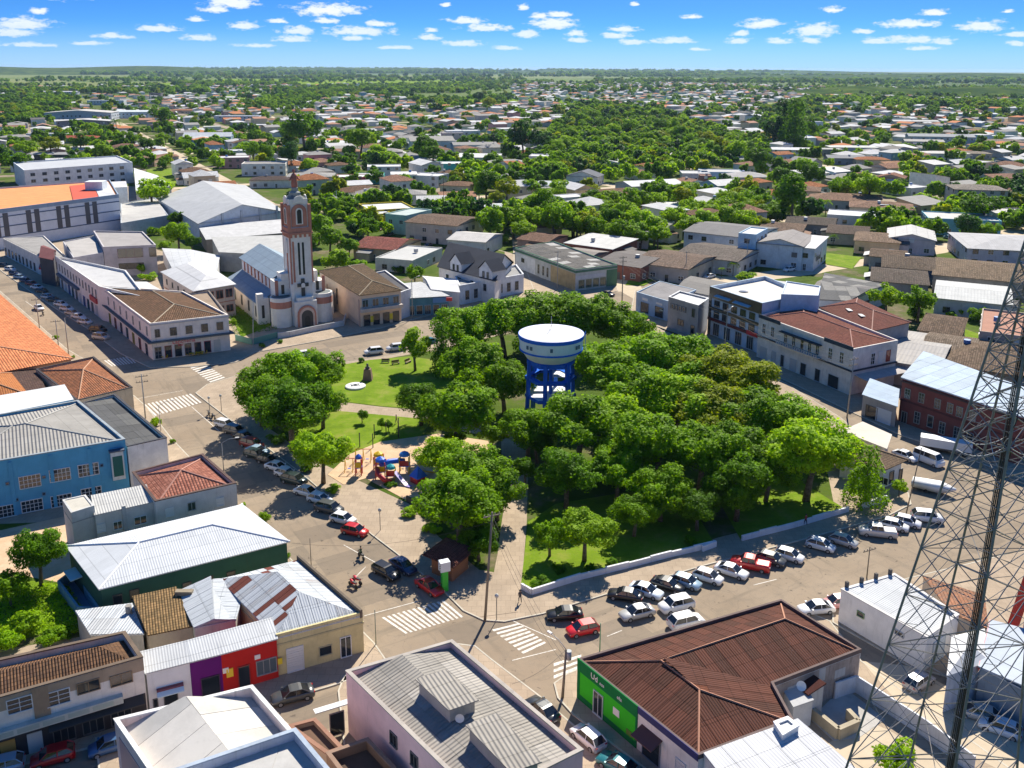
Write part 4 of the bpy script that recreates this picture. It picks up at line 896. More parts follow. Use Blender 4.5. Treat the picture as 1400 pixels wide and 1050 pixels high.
b = building('rear_wing', 'rear wing with dark brown tile roof and two grey skylights behind the cream white house', 'house', [(1122, 421), (1192, 453), (1243, 441), (1172, 409)], 9.2, (.3, .3, .32), 'hipa', 1.8, tilem((.22, .09, .07), (.15, .06, .05), .35, .3, .5), ridge=(.34, .18, .14))
for s_ in (.35, .7):
    f = b.faces[0]; p = f[0].lerp(f[1], s_).lerp(f[3].lerp(f[2], s_), .5); MB().box((0, 0, 0), (1.0, 2.2, .1)).build('skylight', plain((.5, .5, .48), .3), b.root).location = p + Zv * .12
b = building('dark_office', 'three storey dark glass fronted office with white flat roof, left of the cream white house', 'office', [(971, 392), (1042, 415), (1106, 402), (1046, 378)], 12.2, (.52, .60, .70), 'flat', 0, flatm((.78, .74, .67), .25), parapet=.8, capc=(.4, .5, .6))
L0 = wlen(b, 0); DK = plain((.018, .03, .028), .3)
panel(b, 0, -.05, L0 + .05, 9.6, 12.3, .12, DK, 'dark_panel'); panel(b, 0, -.05, L0 + .05, 6.6, 7.4, .14, DK, 'dark_panel'); panel(b, 0, -.05, L0 + .05, 3.9, 4.6, .3, plain((.12, .01, .015)), 'red_fascia'); panel(b, 0, -.05, .9, .1, 9.6, .1, DK, 'dark_panel')
panel(b, 0, L0 * .78, L0 * .98, 3.9, 4.9, .2, plain((.6, .02, .03)), 'sign_board', out=.31)
for z_ in (8.5, 5.6):
    for q in range(5): put(b, 0, L0 * (.16 + q * .17), z_, 2.0, 1.7, 'shop', (.1, .11, .11), gc=(.015, .02, .025))
awning(b, 0, L0 * .15, L0 * .45, 10.9, 1.2, .3, plain((.35, .45, .5))); awning(b, 0, L0 * .52, L0 * .82, 10.9, 1.2, .3, plain((.35, .45, .5)))
for q in range(4): put(b, 0, L0 * (.17 + q * .22), 1.9, 2.3, 3.2, 'shop', (.5, .5, .5), gc=(.03, .035, .04), name='door')
b.root['note'] = ''; del b.root['note']
MB().lathe([(0, .5), (.8, .42), (1.2, 0)], (0, 0, 0), 18).build('roof_dome', plain(WHITE), b.root).location = Vector((-4, 1.2, 11.6))
b2 = building('roof_house', 'pale blue box shaped stair house on the dark office roof', 'stair house', [(1068, 402), (1119, 404), (1122, 391), (1075, 384)], 13.8, (.55, .64, .76), 'flat', 0, flatm((.7, .7, .7), .2), parapet=.3)
b = building('grey_office', 'narrow two storey grey building with a dark window band, left of the dark office', 'office', [(914, 406), (955, 418), (969, 408), (929, 398)], 8.2, (.36, .35, .35), 'flat', 0, flatm((.76, .76, .76), .1), parapet=.3, capc=(.7, .7, .7))
L0 = wlen(b, 0); panel(b, 0, L0 * .08, L0 * .62, 5.4, 6.9, .05, plain((.12, .12, .13)), 'window_band')
for q in range(4): put(b, 0, L0 * (.16 + q * .125), 6.15, .8, 1.2, 'one', (.4, .4, .4), out=.055)
put(b, 0, L0 * .85, 6.0, 1.0, 2.2, 'two', FD); put(b, 0, L0 * .45, 2.6, 2.2, 1.6, 'two', FD); put(b, 0, L0 * .85, 1.6, 1.3, 2.5, 'dark', FD, name='door')
b = building('blue_garage', 'low light blue garage with two dark openings beside the side street', 'garage', [(870, 399), (915, 412), (952, 396), (902, 384)], 5.6, (.42, .52, .62), 'shed0', .3, flatm((.26, .25, .25), .4), parapet=.4)
L0 = wlen(b, 0)
for s_ in (.28, .72): put(b, 0, L0 * s_, 1.9, 3.2, 3.0, 'dark', (.2, .3, .4), name='garage_door')
panel(b, 0, L0 * .2, L0 * .36, 3.9, 4.6, .06, plain(WHITE), 'sign_board'); panel(b, 0, L0 * .62, L0 * .8, 3.9, 4.4, .06, plain(WHITE), 'sign_board')
b = building('roof_block', 'dark grey roofed block stretching behind the light blue garage', 'building', [(925, 395), (968, 404), (1010, 390), (945, 378)], 5.0, (.45, .45, .45), 'gablea', .6, corrm((.2, .19, .18), bs=.5), over=.2)
b = building('long_shed', 'long grey and black sheet roofed shed right of the dark office', 'shed', [(1118, 410), (1160, 412), (1212, 390), (1128, 374)], 5.6, (.45, .5, .55), 'gablea', .8, corrm((.16, .15, .15), .1, bs=.5), over=.2,
    sheet=([corrm((.14, .14, .14), 0.), corrm((.3, .29, .27), 0.)], [.7, .3], 3, 4))
for q in range(3): put(b, 0, 2 + q * 3., 2.6, 1.0, 1.6, 'dark', FD)
# kiosk house at the right corner of the square
b = building('kiosk_house', 'small white park house with mossy brown hip roof behind the conical tree', 'house', [(1150, 624), (1208, 640), (1233, 629), (1163, 602)], 3.7, (.66, .65, .62), 'hipa', 1.4, tilem((.24, .17, .11), (.14, .10, .08), .5), over=.7, ridge=(.25, .16, .1))
put(b, 1, 2.5, 1.5, 1.3, 2.0, 'dark', FD); put(b, 1, 5.2, 1.2, 1.0, 2.1, 'dark', FD, name='door'); put(b, 0, 3, 1.6, 1.5, 1.3, 'two', FW); put(b, 0, 7, 1.6, 1.5, 1.3, 'two', FW)
b = building('flat_kiosk', 'flat pale concrete kiosk roof on the shaded street beside the park house', 'kiosk', [(1154, 590), (1210, 612), (1216, 595), (1180, 579)], 3.4, (.55, .52, .48), 'flat', .1, flatm((.62, .56, .48), .2), over=.4)
# green corner building with the clipped roof, top of the square
b = building('green_trim_building', 'single storey building with green fascia and dark patched roof behind the water tower', 'building', [(704, 339), (787, 369), (844, 362), (757, 330)], 6.6, (.55, .55, .50), 'gablea', .5, corrm((.15, .14, .13), .1, bs=.5), parapet=.35, capc=(.07, .16, .10),
    sheet=([corrm((.15, .14, .13), 0.), corrm((.12, .115, .11), 0.), corrm((.45, .44, .42), 0.)], [6, 4, 1], 3, 3.5), band=[(5.6, 6.3, (.10, .20, .13), .06)])
L0 = wlen(b, 0); panel(b, 0, L0 * .02, L0 * .36, .3, 5.2, .06, wallm((.72, .72, .70)), 'white_panel'); panel(b, 0, L0 * .62, L0, .2, 5.4, .06, wallm((.5, .38, .2), .6), 'timber_panel')
put(b, 0, L0 * .15, 3.5, 2.0, 1.4, 'two', FD, out=.065)
for s_ in (.42, .50, .57): put(b, 0, L0 * s_, 2.6, 1.1, 3.0, 'tall', (.4, .35, .25))
L1 = wlen(b, 1); panel(b, 1, 0.0, L1 * .7, 3.6, 4.6, .08, wallm((.6, .6, .6)), 'white_band')
for q in range(4): put(b, 1, 2.2 + q * 2.6, 2.0, 2.1, 2.6, 'shop', (.25, .3, .2), gc=(.06, .08, .05))
panel(b, 1, L1 * .74, L1, .2, 5.4, .05, wallm((.10, .2, .12)), 'green_panel')
# ---------------------------------------------------------------- church
CW = wallm((.82, .78, .71), .3); CR_ = wallm((.52, .23, .16), .35)
cc_ = G(412, 440); cc_.z = 0
axn = (G(372, 455) - G(300, 395)); axn.z = 0; axn.normalize()      # nave axis, towards the street
axs = Vector((-axn.y, axn.x, 0))                                      # to the right of the facade seen from the nave... left hand side
church = empty('church', cc_, 'white church with tall tower trimmed in salmon brick, dark cross over the arched door', 'church')
def cp(f, s, z=0): return axn * f + axs * s + Vector((0, 0, z))
def cbox(name, f0, f1, s0, s1, z0, z1, m_, parent=None):
    q = ccw([cp(f0, s0), cp(f1, s0), cp(f1, s1), cp(f0, s1)]); return MB(ax=axn).prism(q, z0, z1).build(name, m_, parent or church)
tw = 2.75
cbox('tower_shaft', -tw, tw, -tw, tw, 0, 25.5, CW)
cbox('tower_shaft', -tw + .35, tw - .35, -tw + .35, tw - .35, 25.5, 32.6, CW)
for sf in (-1, 1):
    for ss in (-1, 1):   # corner buttresses in brick colour and white
        cbox('corner_buttress', sf * tw - .4, sf * tw + .4, ss * tw - .4, ss * tw + .4, 0, 11, CW)
        cbox('corner_buttress', sf * tw - .17, sf * tw + .17, ss * tw - .17, ss * tw + .17, 11, 24.4, CR_ if sf > 0 else CW)
        cbox('corner_pier', sf * (tw - .1) - .36, sf * (tw - .1) + .36, ss * (tw - .1) - .36, ss * (tw - .1) + .36, 24.4, 31.2, CR_)
cbox('brick_band', -tw - .25, tw + .25, -tw - .25, tw + .25, 24.2, 25.4, CR_); cbox('brick_band', -tw - .45, tw + .45, -tw - .45, tw + .45, 23.7, 24.2, CR_)
for q in range(5):
    for (a, s_) in ((tw + .02, 0), (-tw - .02, 0)): cbox('brick_corbel', a - .2, a + .2, -2.4 + q * 1.2 - .28, -2.4 + q * 1.2 + .28, 22.9, 23.7, CR_)
    for a in (tw + .02, -tw - .02): cbox('brick_corbel', -2.4 + q * 1.2 - .28, -2.4 + q * 1.2 + .28, a - .2, a + .2, 22.9, 23.7, CR_)
DKG = plain((.02, .022, .025), .3)
def archpanel(face, c, w, z0, z1, m_, name, o=.05, th=.08, parent=None):
    """arched plate on a tower face; face 0 = street front, 1 = left side, 2 = right side"""
    n = 9; pts = [(-w / 2, z0), (w / 2, z0)] + [(w / 2 * math.cos(math.pi * k / n), z1 - w / 2 + w / 2 * math.sin(math.pi * k / n)) for k in range(n + 1)]
    r = tw if face < 3 else 0; mb = MB()
    def X(x, z, d):
        if face == 0: return cp(r + d, c + x, z)
        if face == 1: return cp(c - x, -(r + d), z)
        return cp(c + x, r + d, z)
    f = [X(x, z, o + th) for x, z in pts]; g_ = [X(x, z, o) for x, z in pts]; mb.face(f)
    for k in range(len(f)): j = (k + 1) % len(f); mb.face([g_[k], g_[j], f[j], f[k]])
    return mb.build(name, m_, parent or church)
for fc_ in (0, 1, 2):
    archpanel(fc_, 0, 3.9, 25.45, 31.3, CR_, 'belfry_arch', -.32, .25); archpanel(fc_, 0, 1.8, 26.2, 30.4, CW, 'belfry_surround', -.06, .1)
    archpanel(fc_, 0, 1.15, 26.4, 30.0, DKG, 'belfry_opening', .045, .03)
for x in (-.55, .55): archpanel(0, x, .55, 13.2, 21.6, DKG, 'tall_window', .0, .04)
archpanel(0, -2.0, .45, 11.4, 22.0, CR_, 'brick_strip', 0, .12)
archpanel(1, .2, .8, 9.5, 20.5, CR_, 'brick_strip', 0, .12); archpanel(2, .2, .8, 9.5, 20.5, CR_, 'brick_strip', 0, .12); archpanel(1, .2, 1.6, 18.8, 22.4, CW, 'arch_hood', .0, .3)
cross = plain((.05, .055, .055), .5)
mb = MB(ax=axs)
for f0, f1, z0, z1 in ((-.45, .45, 7.2, 12.2), (-1.45, 1.45, 10.1, 11.0)):
    q = ccw([cp(tw + .02, f0), cp(tw + .35, f0), cp(tw + .35, f1), cp(tw + .02, f1)]); mb.prism(q, z0, z1)
mb.build('cross', cross, church); archpanel(0, 0, 1.0, 9.9, 11.1, CW, 'cross_medallion', .36, .08)
# gabled top of the tower and the statue
for fc_ in (0, 1, 2): archpanel(fc_, 0, 2.6, 31.6, 33.4, CW, 'tower_gable', -.36, .3)
mb = MB(); q = [cp(a * (tw - .5), b_ * (tw - .5), 32.6) for a, b_ in ((-1, -1), (1, -1), (1, 1), (-1, 1))]; q = ccw(q)
for k in range(4): mb.face([q[k], q[(k + 1) % 4], Vector((0, 0, 34.2))])
mb.build('tower_roof', plain((.12, .14, .14), .6), church)
MB().lathe([(1.5, 33.2), (1.5, 34.0), (.9, 34.4), (.9, 35.2), (.6, 35.3)], n=8, sm=False).build('statue_base', wallm((.3, .32, .3)), church)
MB().lathe([(.75, 35.3), (.8, 36.2), (.65, 37.4), (.72, 38.2), (.5, 38.7), (.22, 38.85), (.22, 39.0), (.38, 39.3), (.34, 39.7), (.0, 39.95)], n=12).build('statue', wallm((.40, .16, .12), .4), church)
MB().tube([cp(.1, -.7, 38.1), cp(.5, -1.3, 37.2), cp(.9, -.6, 37.6)], .2, 6).tube([cp(.1, .7, 38.1), cp(.5, 1.3, 37.2), cp(.9, .6, 37.6)], .2, 6).build('statue_arms', wallm((.40, .16, .12), .4), church)
# lower facade: portal, rounded side bays
cbox('porch', tw, tw + 2.0, -2.9, 2.9, 0, 6.6, CW); cbox('porch', tw, tw + 1.7, -2.1, 2.1, 6.6, 7.6, CW)
def arch_porch(w, z1, m_, name, d, th): return archpanel(0, 0, w, .1, z1, m_, name, d, th)
arch_porch(4.8, 5.6, CR_, 'portal_arch', 2.0, .5); arch_porch(4.0, 5.1, wallm((.62, .48, .40), .4), 'portal_arch', 2.5, .04); arch_porch(3.0, 4.4, plain((.05, .045, .045)), 'portal', 2.54, .03); archpanel(0, 0, 1.4, .1, 2.9, plain((.02, .02, .02)), 'church_door', 2.57, .03)
for ss, nm in ((-1, 'left'), (1, 'right')):
    n = 10; R0 = 2.7
    def rb(rad, z0, z1, m_, name):
        poly = [cp(1.2 + rad * math.cos(a), ss * 5.4 + rad * math.sin(a)) for a in [2 * math.pi * k / 16 for k in range(16)]]
        MB().prism(ccw(poly), z0, z1).build(name, m_, church)
    rb(R0, 0, 5.1, CW, 'round_bay'); rb(R0 + .06, 5.1, 6.8, CR_, 'brick_band'); rb(R0 + .1, 6.8, 7.8, CW, 'parapet'); rb(R0 - .3, 7.8, 7.85, plain((.1, .12, .12)), 'bay_roof')
    cbox('facade_shoulder', -3.6, .6, ss * 2.8, ss * 6.6, 0, 11.6 if ss < 0 else 10.6, CW); cbox('brick_strip', .6, .75, ss * 5.8, ss * 6.6, 7.9, 11.9, CR_)
    cbox('shoulder_step', -3.4, .5, ss * 2.8, ss * 4.8, 11.6 if ss < 0 else 10.6, 13.4, CW)
    cbox('tall_window', .6, .64, ss * 4.6 - .4, ss * 4.6 + .4, 8.2, 10.6, DKG)
# nave with clerestory and side aisles
NR = corrm((.28, .36, .43), 0., per=.5, bs=.4, grime=.25)
n0, n1 = -2.5, -35.0
cbox('nave_wall', n1, n0, -5.6, 5.6, 0, 11.4, CW)
mb = MB(ax=axn)
def slope(s0, z0, s1, z1, f0=n1 - .4, f1=n0 - .9):
    a, b_, c, d = cp(f0, s0, z0), cp(f1, s0, z0), cp(f1, s1, z1), cp(f0, s1, z1); e = Vector((0, 0, .15)); mb.hexa([a - e, b_ - e, c - e, d - e, a, b_, c, d])
slope(-6.3, 11.5, 0, 15.0); slope(0, 15.0, 6.3, 11.5); mb.build('nave_roof', NR, church)
mb = MB(ax=axn); slope(-10.6, 5.6, -5.6, 8.0); slope(5.6, 8.0, 10.6, 5.6); mb.build('aisle_roof', NR, church)
for f in (n1, n0 - .3):
    MB().face([cp(f, -5.6, 11.4), cp(f, 5.6, 11.4), cp(f, 0, 14.9)]).build('gable_wall', CW, church)
for ss in (-1, 1):
    cbox('aisle_wall', n1, n0 - 1, ss * 5.6, ss * 10.2, 0, 5.5, CW); cbox('brick_cornice', n1, n0 - 1, ss * 5.6, ss * 5.85, 10.9, 11.35, CR_)
    for q in range(9):
        f = n1 + 1.8 + q * 3.5
        cbox('clerestory_window', f - 1.2, f + 1.2, ss * 5.6, ss * 5.68, 8.7, 10.4, wallm((.72, .72, .72), .1)); cbox('brick_pier', f + 1.55, f + 1.95, ss * 5.6, ss * 5.9, 8.3, 10.9, CR_)
        if q % 2 == 0: cbox('aisle_window', f - .7, f + .7, ss * 10.2, ss * 10.26, 1.6, 4.4, DKG)
cbox('aisle_front', n0 - 1.0, n0 + .5, -10.6, -9.0, 0, 8.2, CW); cbox('aisle_front', n0 - 1.0, n0 + .5, -9.0, -7.6, 0, 7.0, CW); cbox('narrow_window', n0 + .5, n0 + .55, -9.6, -8.9, 1.8, 5.2, DKG)
wallrun('church_fence', 'white and grey railing wall along the pavement in front of the church', [(380, 463), (397, 461), (433, 453), (470, 446), (473, 436)], 1.5, .2, wallm((.6, .6, .6)))
wallrun('green_fence', 'green mesh fence on a low wall beside the church garden', [(322, 466), (345, 472), (380, 462)], 1.6, .1, plain((.12, .3, .24)))
# ---------------------------------------------------------------- the long corner block and what stands behind it
CRN = (.80, .74, .68)
b = building('corner_block', 'two storey white corner building with mossy brown tile roof and shops below, at the crossing', 'building', [(205, 442), (312, 430), (250, 398), (136, 390)], 8.8, CRN, 'hipb', 1.8,
    tilem((.20, .115, .07), (.09, .055, .035), .5, .4, .5), parapet=.5, band=[(4.2, 4.5, (.12, .14, .15), .9), (8.2, 8.4, (.5, .48, .46), .12)], ridge=(.42, .34, .24), dirt=.4)
L0, L3 = wlen(b, 0), wlen(b, 3)
for q in range(5): put(b, 0, L0 * (.08 + q * .2), 6.3, 1.5 if q else 1.1, 1.9, 'cross', FD)
for q in range(7): put(b, 0, 1.2 + q * (L0 - 2) / 7, 1.7, 1.5, 2.8, ['tall', 'dark', 'dark', 'tall', 'dark', 'dark', 'shut'][q], [(.3, .3, .3), (.3, .02, .02), (.1, .05, .04), (.2, .1, .1), (.3, .1, .1), (.35, .03, .08), (.55, .55, .5)][q], name='door')
panel(b, 0, L0 * .2, L0 * .62, 3.5, 4.15, .2, plain((.62, .6, .58)), 'sign_board'); text(b, 0, L0 * .4, 3.8, 'Lancheria', 1.3, plain((.6, .02, .05)), out=.24); text(b, 0, L0 * .36, 3.0, 'Bar', .9, plain((.6, .02, .05)), out=.1)
for q in range(8): put(b, 3, L3 * (.06 + q * .125), 6.3, 1.0, 2.1, 'tall', (.4, .4, .4))
for q in range(8): put(b, 3, L3 * (.06 + q * .12), 1.6, 1.7, 2.7, ['dark', 'shop', 'dark', 'tall'][q % 4], [(.1, .2, .3), (.4, .35, .1), (.35, .05, .05), (.1, .1, .15)][q % 4], name='door')
b = building('long_block', 'long two storey row with flat pale roof, left of the mossy tiled corner building', 'building', [(136, 392), (200, 407), (172, 370), (75, 350)], 9.2, CRN, 'flat', 0, flatm((.60, .60, .60), .25), parapet=.5, capc=(.7, .7, .7), dirt=.35)
L3 = wlen(b, 3)
for q in range(14): put(b, 3, 1.5 + q * (L3 - 2.5) / 14, 6.5, 1.0, 2.2, 'tall', (.3, .3, .3))
for q in range(11): put(b, 3, 2 + q * (L3 - 3) / 11, 1.7, 2.0, 2.8, ['dark', 'shop', 'garage', 'shop'][q % 4], [(.05, .1, .15), (.3, .3, .3), (.5, .5, .5), (.1, .15, .4)][q % 4], name='door')
panel(b, 3, L3 * .05, L3 * .55, 3.9, 4.5, .8, plain((.05, .08, .13)), 'canopy'); panel(b, 3, L3 * .8, L3 * .93, 3.9, 5.2, .5, plain((.45, .03, .04)), 'shop_sign')
b = building('annex_block', 'low white roof between the long row and the tiled corner building', 'building', [(200, 407), (236, 407), (200, 386), (165, 386)], 6.8, (.6, .6, .62), 'flat', 0, flatm((.70, .70, .70), .15), over=.2)
b = building('street_row', 'single storey white street row with grey roof behind the slanting rank of cars', 'building', [(52, 350), (92, 352), (60, 322), (4, 326)], 6.2, (.70, .67, .63), 'shed1', .5, flatm((.30, .29, .28), .4), parapet=.4)
L3 = wlen(b, 3)
for q in range(9): put(b, 3, 2 + q * (L3 - 3) / 9, 1.9, 1.5, 2.6, ['dark', 'tall', 'dark'][q % 3], FD, name='door')
b = building('gable_shop', 'small dark shop front with red gable between the two white rows on the left street', 'shop', [(54, 352), (73, 356), (76, 343), (60, 336)], 8.2, (.09, .09, .1), 'gablea', 1.6, flatm((.2, .08, .08), .3), over=.2)
panel(b, 3, .5, wlen(b, 3) - .5, 4.4, 5.0, .6, plain((.5, .03, .03)), 'red_fascia'); put(b, 3, 3, 2, 3, 2.6, 'shop', (.5, .5, .5), name='door')
b = building('grey_annex', 'three level pinkish grey annex with dark window band and flat roof, behind the long row', 'building', [(141, 338), (213, 335), (195, 317), (128, 316)], 9.6, (.46, .42, .44), 'flat', 0, flatm((.34, .32, .31), .3), parapet=.3, capc=(.5, .47, .48))
L0 = wlen(b, 0); put(b, 0, L0 * .5, 7.4, 7.5, 3.0, 'shop', (.25, .16, .17)); put(b, 0, L0 * .5, 3.2, 7.5, 2.0, 'shop', (.1, .1, .1)); put(b, 0, L0 * .93, 7.4, 2.2, 3.0, 'dark', FD)
b = building('grey_annex', 'lower stepped roof block left of the pinkish grey annex', 'building', [(100, 352), (141, 345), (128, 322), (86, 330)], 8.0, (.5, .49, .52), 'gablea', .8, flatm((.42, .40, .38), .3), parapet=.3)
b = building('white_hip_house', 'two storey house with smooth white hip roof between the corner block and the church', 'house', [(266, 398), (320, 389), (272, 356), (222, 372)], 8.6, (.58, .48, .42), 'hipb', 2.0, corrm((.76, .76, .76), 0., bs=.3, grime=.1, seam=9), over=.5, band=[(4.3, 4.5, (.4, .15, .1), .06)])
for q in range(4): put(b, 0, 1.5 + q * 2.6, 6.6, 2.0, 2.3, 'two', (.45, .16, .1)); put(b, 0, 1.5 + q * 2.6, 2.5, 2.0, 2.0, 'two', (.45, .16, .1))
row(b, 3, 5, 6.5, 1.0, 1.6, 'two', FD)
b = building('low_white_roof', 'low folded white roof between the white hip roofed house and the church nave', 'building', [(240, 375), (292, 392), (300, 350), (222, 340)], 5.0, (.6, .6, .6), 'gableb', .8, corrm((.70, .72, .74), .05, bs=.3), over=.2)
b = building('roof_block', 'flat brown roofed block between the tiled corner building and the church garden', 'building', [(262, 428), (312, 431), (286, 398), (232, 404)], 8.2, (.6, .58, .56), 'flat', 0, flatm((.30, .23, .17), .4), parapet=.3, capc=(.2, .17, .15))
# gymnasium
b = building('gymnasium', 'big hall with broad curved grey roof and pale blue end wall, behind the church', 'hall', [(272, 306), (388, 290), (335, 254), (216, 272)], 7.2, (.62, .66, .72), 'gableb', 5.2, flatm((.42, .43, .44), .1), over=.5)
L0 = wlen(b, 0)
for s_ in (.25, .47, .69, .9): panel(b, 0, L0 * s_, L0 * s_ + .8, .1, 10.2, .5, wallm((.5, .53, .56)), 'buttress')
panel(b, 0, L0 * .03, L0 * .97, .2, 2.2, .05, wallm((.06, .12, .2)), 'blue_band'); panel(b, 0, L0 * .72, L0 * .97, 2.2, 3.6, .05, wallm((.3, .08, .07)), 'red_band')
b = building('gym_lean_to', 'low rusty white lean-to roof in front of the gymnasium', 'shed', [(282, 328), (395, 318), (385, 303), (272, 313)], 5.0, (.3, .25, .22), 'shed0', .8, corrm((.68, .68, .68), .25, bs=.5), over=.2)
b = building('old_roofs', 'patchwork of worn white sheet roofs between the gymnasium and the church nave', 'shed', [(300, 345), (396, 350), (392, 325), (290, 328)], 6.4, (.4, .38, .36), 'shed0', .8, corrm((.60, .60, .58), .3, bs=.5), over=.2)
# big left buildings
b = building('school', 'large three storey white block with dark blue bands and orange roof at the left edge', 'school', [(-60, 294), (162, 266), (150, 246), (-80, 262)], 14.5, (.68, .71, .76), 'flat', .1, corrm((.74, .30, .11), 0., per=.6, bs=.3, grime=.15, seam=6), parapet=.5, capc=(.28, .36, .46), dirt=.15,
    band=[(13.2, 14.5, (.28, .36, .46), .1)])
L0 = wlen(b, 0)
for z_ in (4.3, 8.0, 11.6): panel(b, 0, 0, L0, z_, z_ + .35, .12, plain((.04, .09, .18)), 'blue_band')
for q in range(5):
    s_ = L0 * (.20 + q * .187) if q < 4 else 2
    for d in (0, 3.2): panel(b, 0, s_ + d, s_ + d + 1.9, 4.6, 13.0, .14, plain((.09, .09, .10)), 'dark_window_strip')
b3 = b
boxpart(b, tuple(b.L[1].lerp(b.L[2], .5) + (b.L[0] - b.L[1]) * .13 + Zv * 16.), (7, 6, 3.6), wallm((.66, .7, .75)), 'roof_house', .1)
q = [b.L[1] + (b.L[0] - b.L[1]) * f for f in (.14, .31)]; MB().prism(ccw([q[0] + (b.L[2] - b.L[1]) * .04, q[1] + (b.L[2] - b.L[1]) * .04, q[1] + (b.L[2] - b.L[1]) * .93, q[0] + (b.L[2] - b.L[1]) * .93]), 14.15, 14.3).build('red_roof', plain((.55, .06, .02), .8), b.root)
q = [b.L[1] + (b.L[0] - b.L[1]) * f for f in (.02, .135)]; MB().prism(ccw([q[0] + (b.L[2] - b.L[1]) * .04, q[1] + (b.L[2] - b.L[1]) * .04, q[1] + (b.L[2] - b.L[1]) * .93, q[0] + (b.L[2] - b.L[1]) * .93]), 14.15, 14.28).build('white_roof', flatm((.7, .7, .72)), b.root)
b = building('apartment_block', 'long white three storey block with recessed balconies behind the orange roofed school', 'building', [(33, 233), (181, 222), (160, 213), (18, 222)], 11.5, (.66, .69, .70), 'flat', 0, flatm((.55, .57, .6), .15), parapet=.5, capc=(.72, .75, .78))
L0 = wlen(b, 0)
for z_ in (2.0, 5.6, 9.0):
    for q in range(9): put(b, 0, 4 + q * (L0 - 8) / 8.4, z_, 2.4, 1.7, ['two', 'dark', 'cross'][q % 3], (.3, .33, .36))
b = building('white_block', 'white box wing at the right end of the white school block', 'building', [(150, 257), (174, 256), (172, 248), (148, 249)], 11.0, (.62, .68, .74), 'flat', 0, flatm((.7, .7, .72)), over=.1)
b = building('grey_courtyard_roofs', 'low grey roofed courtyard building between the white school and the gymnasium', 'building', [(165, 305), (230, 294), (212, 270), (165, 278)], 6.0, (.45, .5, .55), 'gablea', .7, flatm((.44, .43, .41), .3), parapet=.3)
b = building('low_white_roof', 'low white roof at the foot of the white school block', 'building', [(186, 262), (234, 255), (215, 240), (183, 230)], 5.2, (.6, .6, .6), 'flat', 0, flatm((.74, .75, .77), .1), over=.1)
# shops right of the church
b = building('balcony_house', 'two storey cream house with balcony, shopfront and weathered brown tile roof beside the church', 'house', [(492, 404), (548, 397), (497, 362), (437, 371)], 8.4, (.74, .56, .41), 'hipb', 1.7, tilem((.15, .10, .06), (.07, .05, .035), .5, .4, .5), over=.35, ridge=(.3, .24, .16), dirt=.3)
L0, L3 = wlen(b, 0), wlen(b, 3)
panel(b, 0, -.1, L0 + .1, 4.0, 4.9, 1.1, wallm((.55, .48, .42)), 'balcony'); panel(b, 0, .5, L0 - .5, 5.2, 7.4, .03, plain((.2, .3, .36)), 'blue_glazing')
for s_ in (.12, .37, .62, .87): put(b, 0, L0 * s_, 6.1, 1.7, 2.0, 'two', (.4, .45, .5), out=.035)
for s_ in (.15, .38, .62, .86): put(b, 0, L0 * s_, 1.6, 1.8, 2.9, 'dark', (.12, .1, .1), name='door')
for s_ in (.27, .74): panel(b, 0, L0 * s_ - .5, L0 * s_ + .5, 1.0, 2.6, .1, plain((.7, .55, .03)), 'yellow_poster')
put(b, 3, L3 * .45, 4.3, 1.4, 4.5, 'tall', (.4, .3, .2)); put(b, 3, L3 * .2, 4.3, .5, 3.5, 'one', (.5, .35, .25)); panel(b, 3, L3 - 1.2, L3 - .2, 0.1, 7.2, .1, wallm((.5, .35, .28)), 'corner_pilaster')
b = building('blue_shop', 'low blue and green shops under a white tin roof, right of the balcony house', 'shop', [(556, 408), (613, 405), (575, 388), (530, 392)], 5.0, (.10, .25, .30), 'shed0', .4, corrm((.62, .63, .64), .1, bs=.6), over=.3)
L0 = wlen(b, 0); panel(b, 0, L0 * .62, L0, 3.4, 4.8, .3, plain((.10, .25, .48)), 'blue_fascia')
for q in range(5): put(b, 0, L0 * (.1 + q * .2), 1.6, 1.7, 2.6, ['shop', 'dark'][q % 2], (.4, .5, .5), name='door')
boxpart(b, tuple(b.L[1] + Vector((.3, -1, 4.4))), (1.6, .3, .9), plain((.6, .02, .02)), 'red_sign')
b = building('white_annex', 'small white upper floor with dark flat roof behind the balcony house', 'building', [(548, 400), (562, 395), (527, 370), (508, 374)], 7.4, (.66, .66, .68), 'flat', 0, flatm((.1, .1, .11)), parapet=.3, capc=(.7, .7, .7))
b = building('white_dome_shed', 'low rounded white roof between the small shops and the white gabled house', 'shed', [(590, 396), (628, 400), (622, 382), (578, 378)], 5.4, (.66, .66, .66), 'gablea', .8, flatm((.76, .76, .76), .1), over=.2)
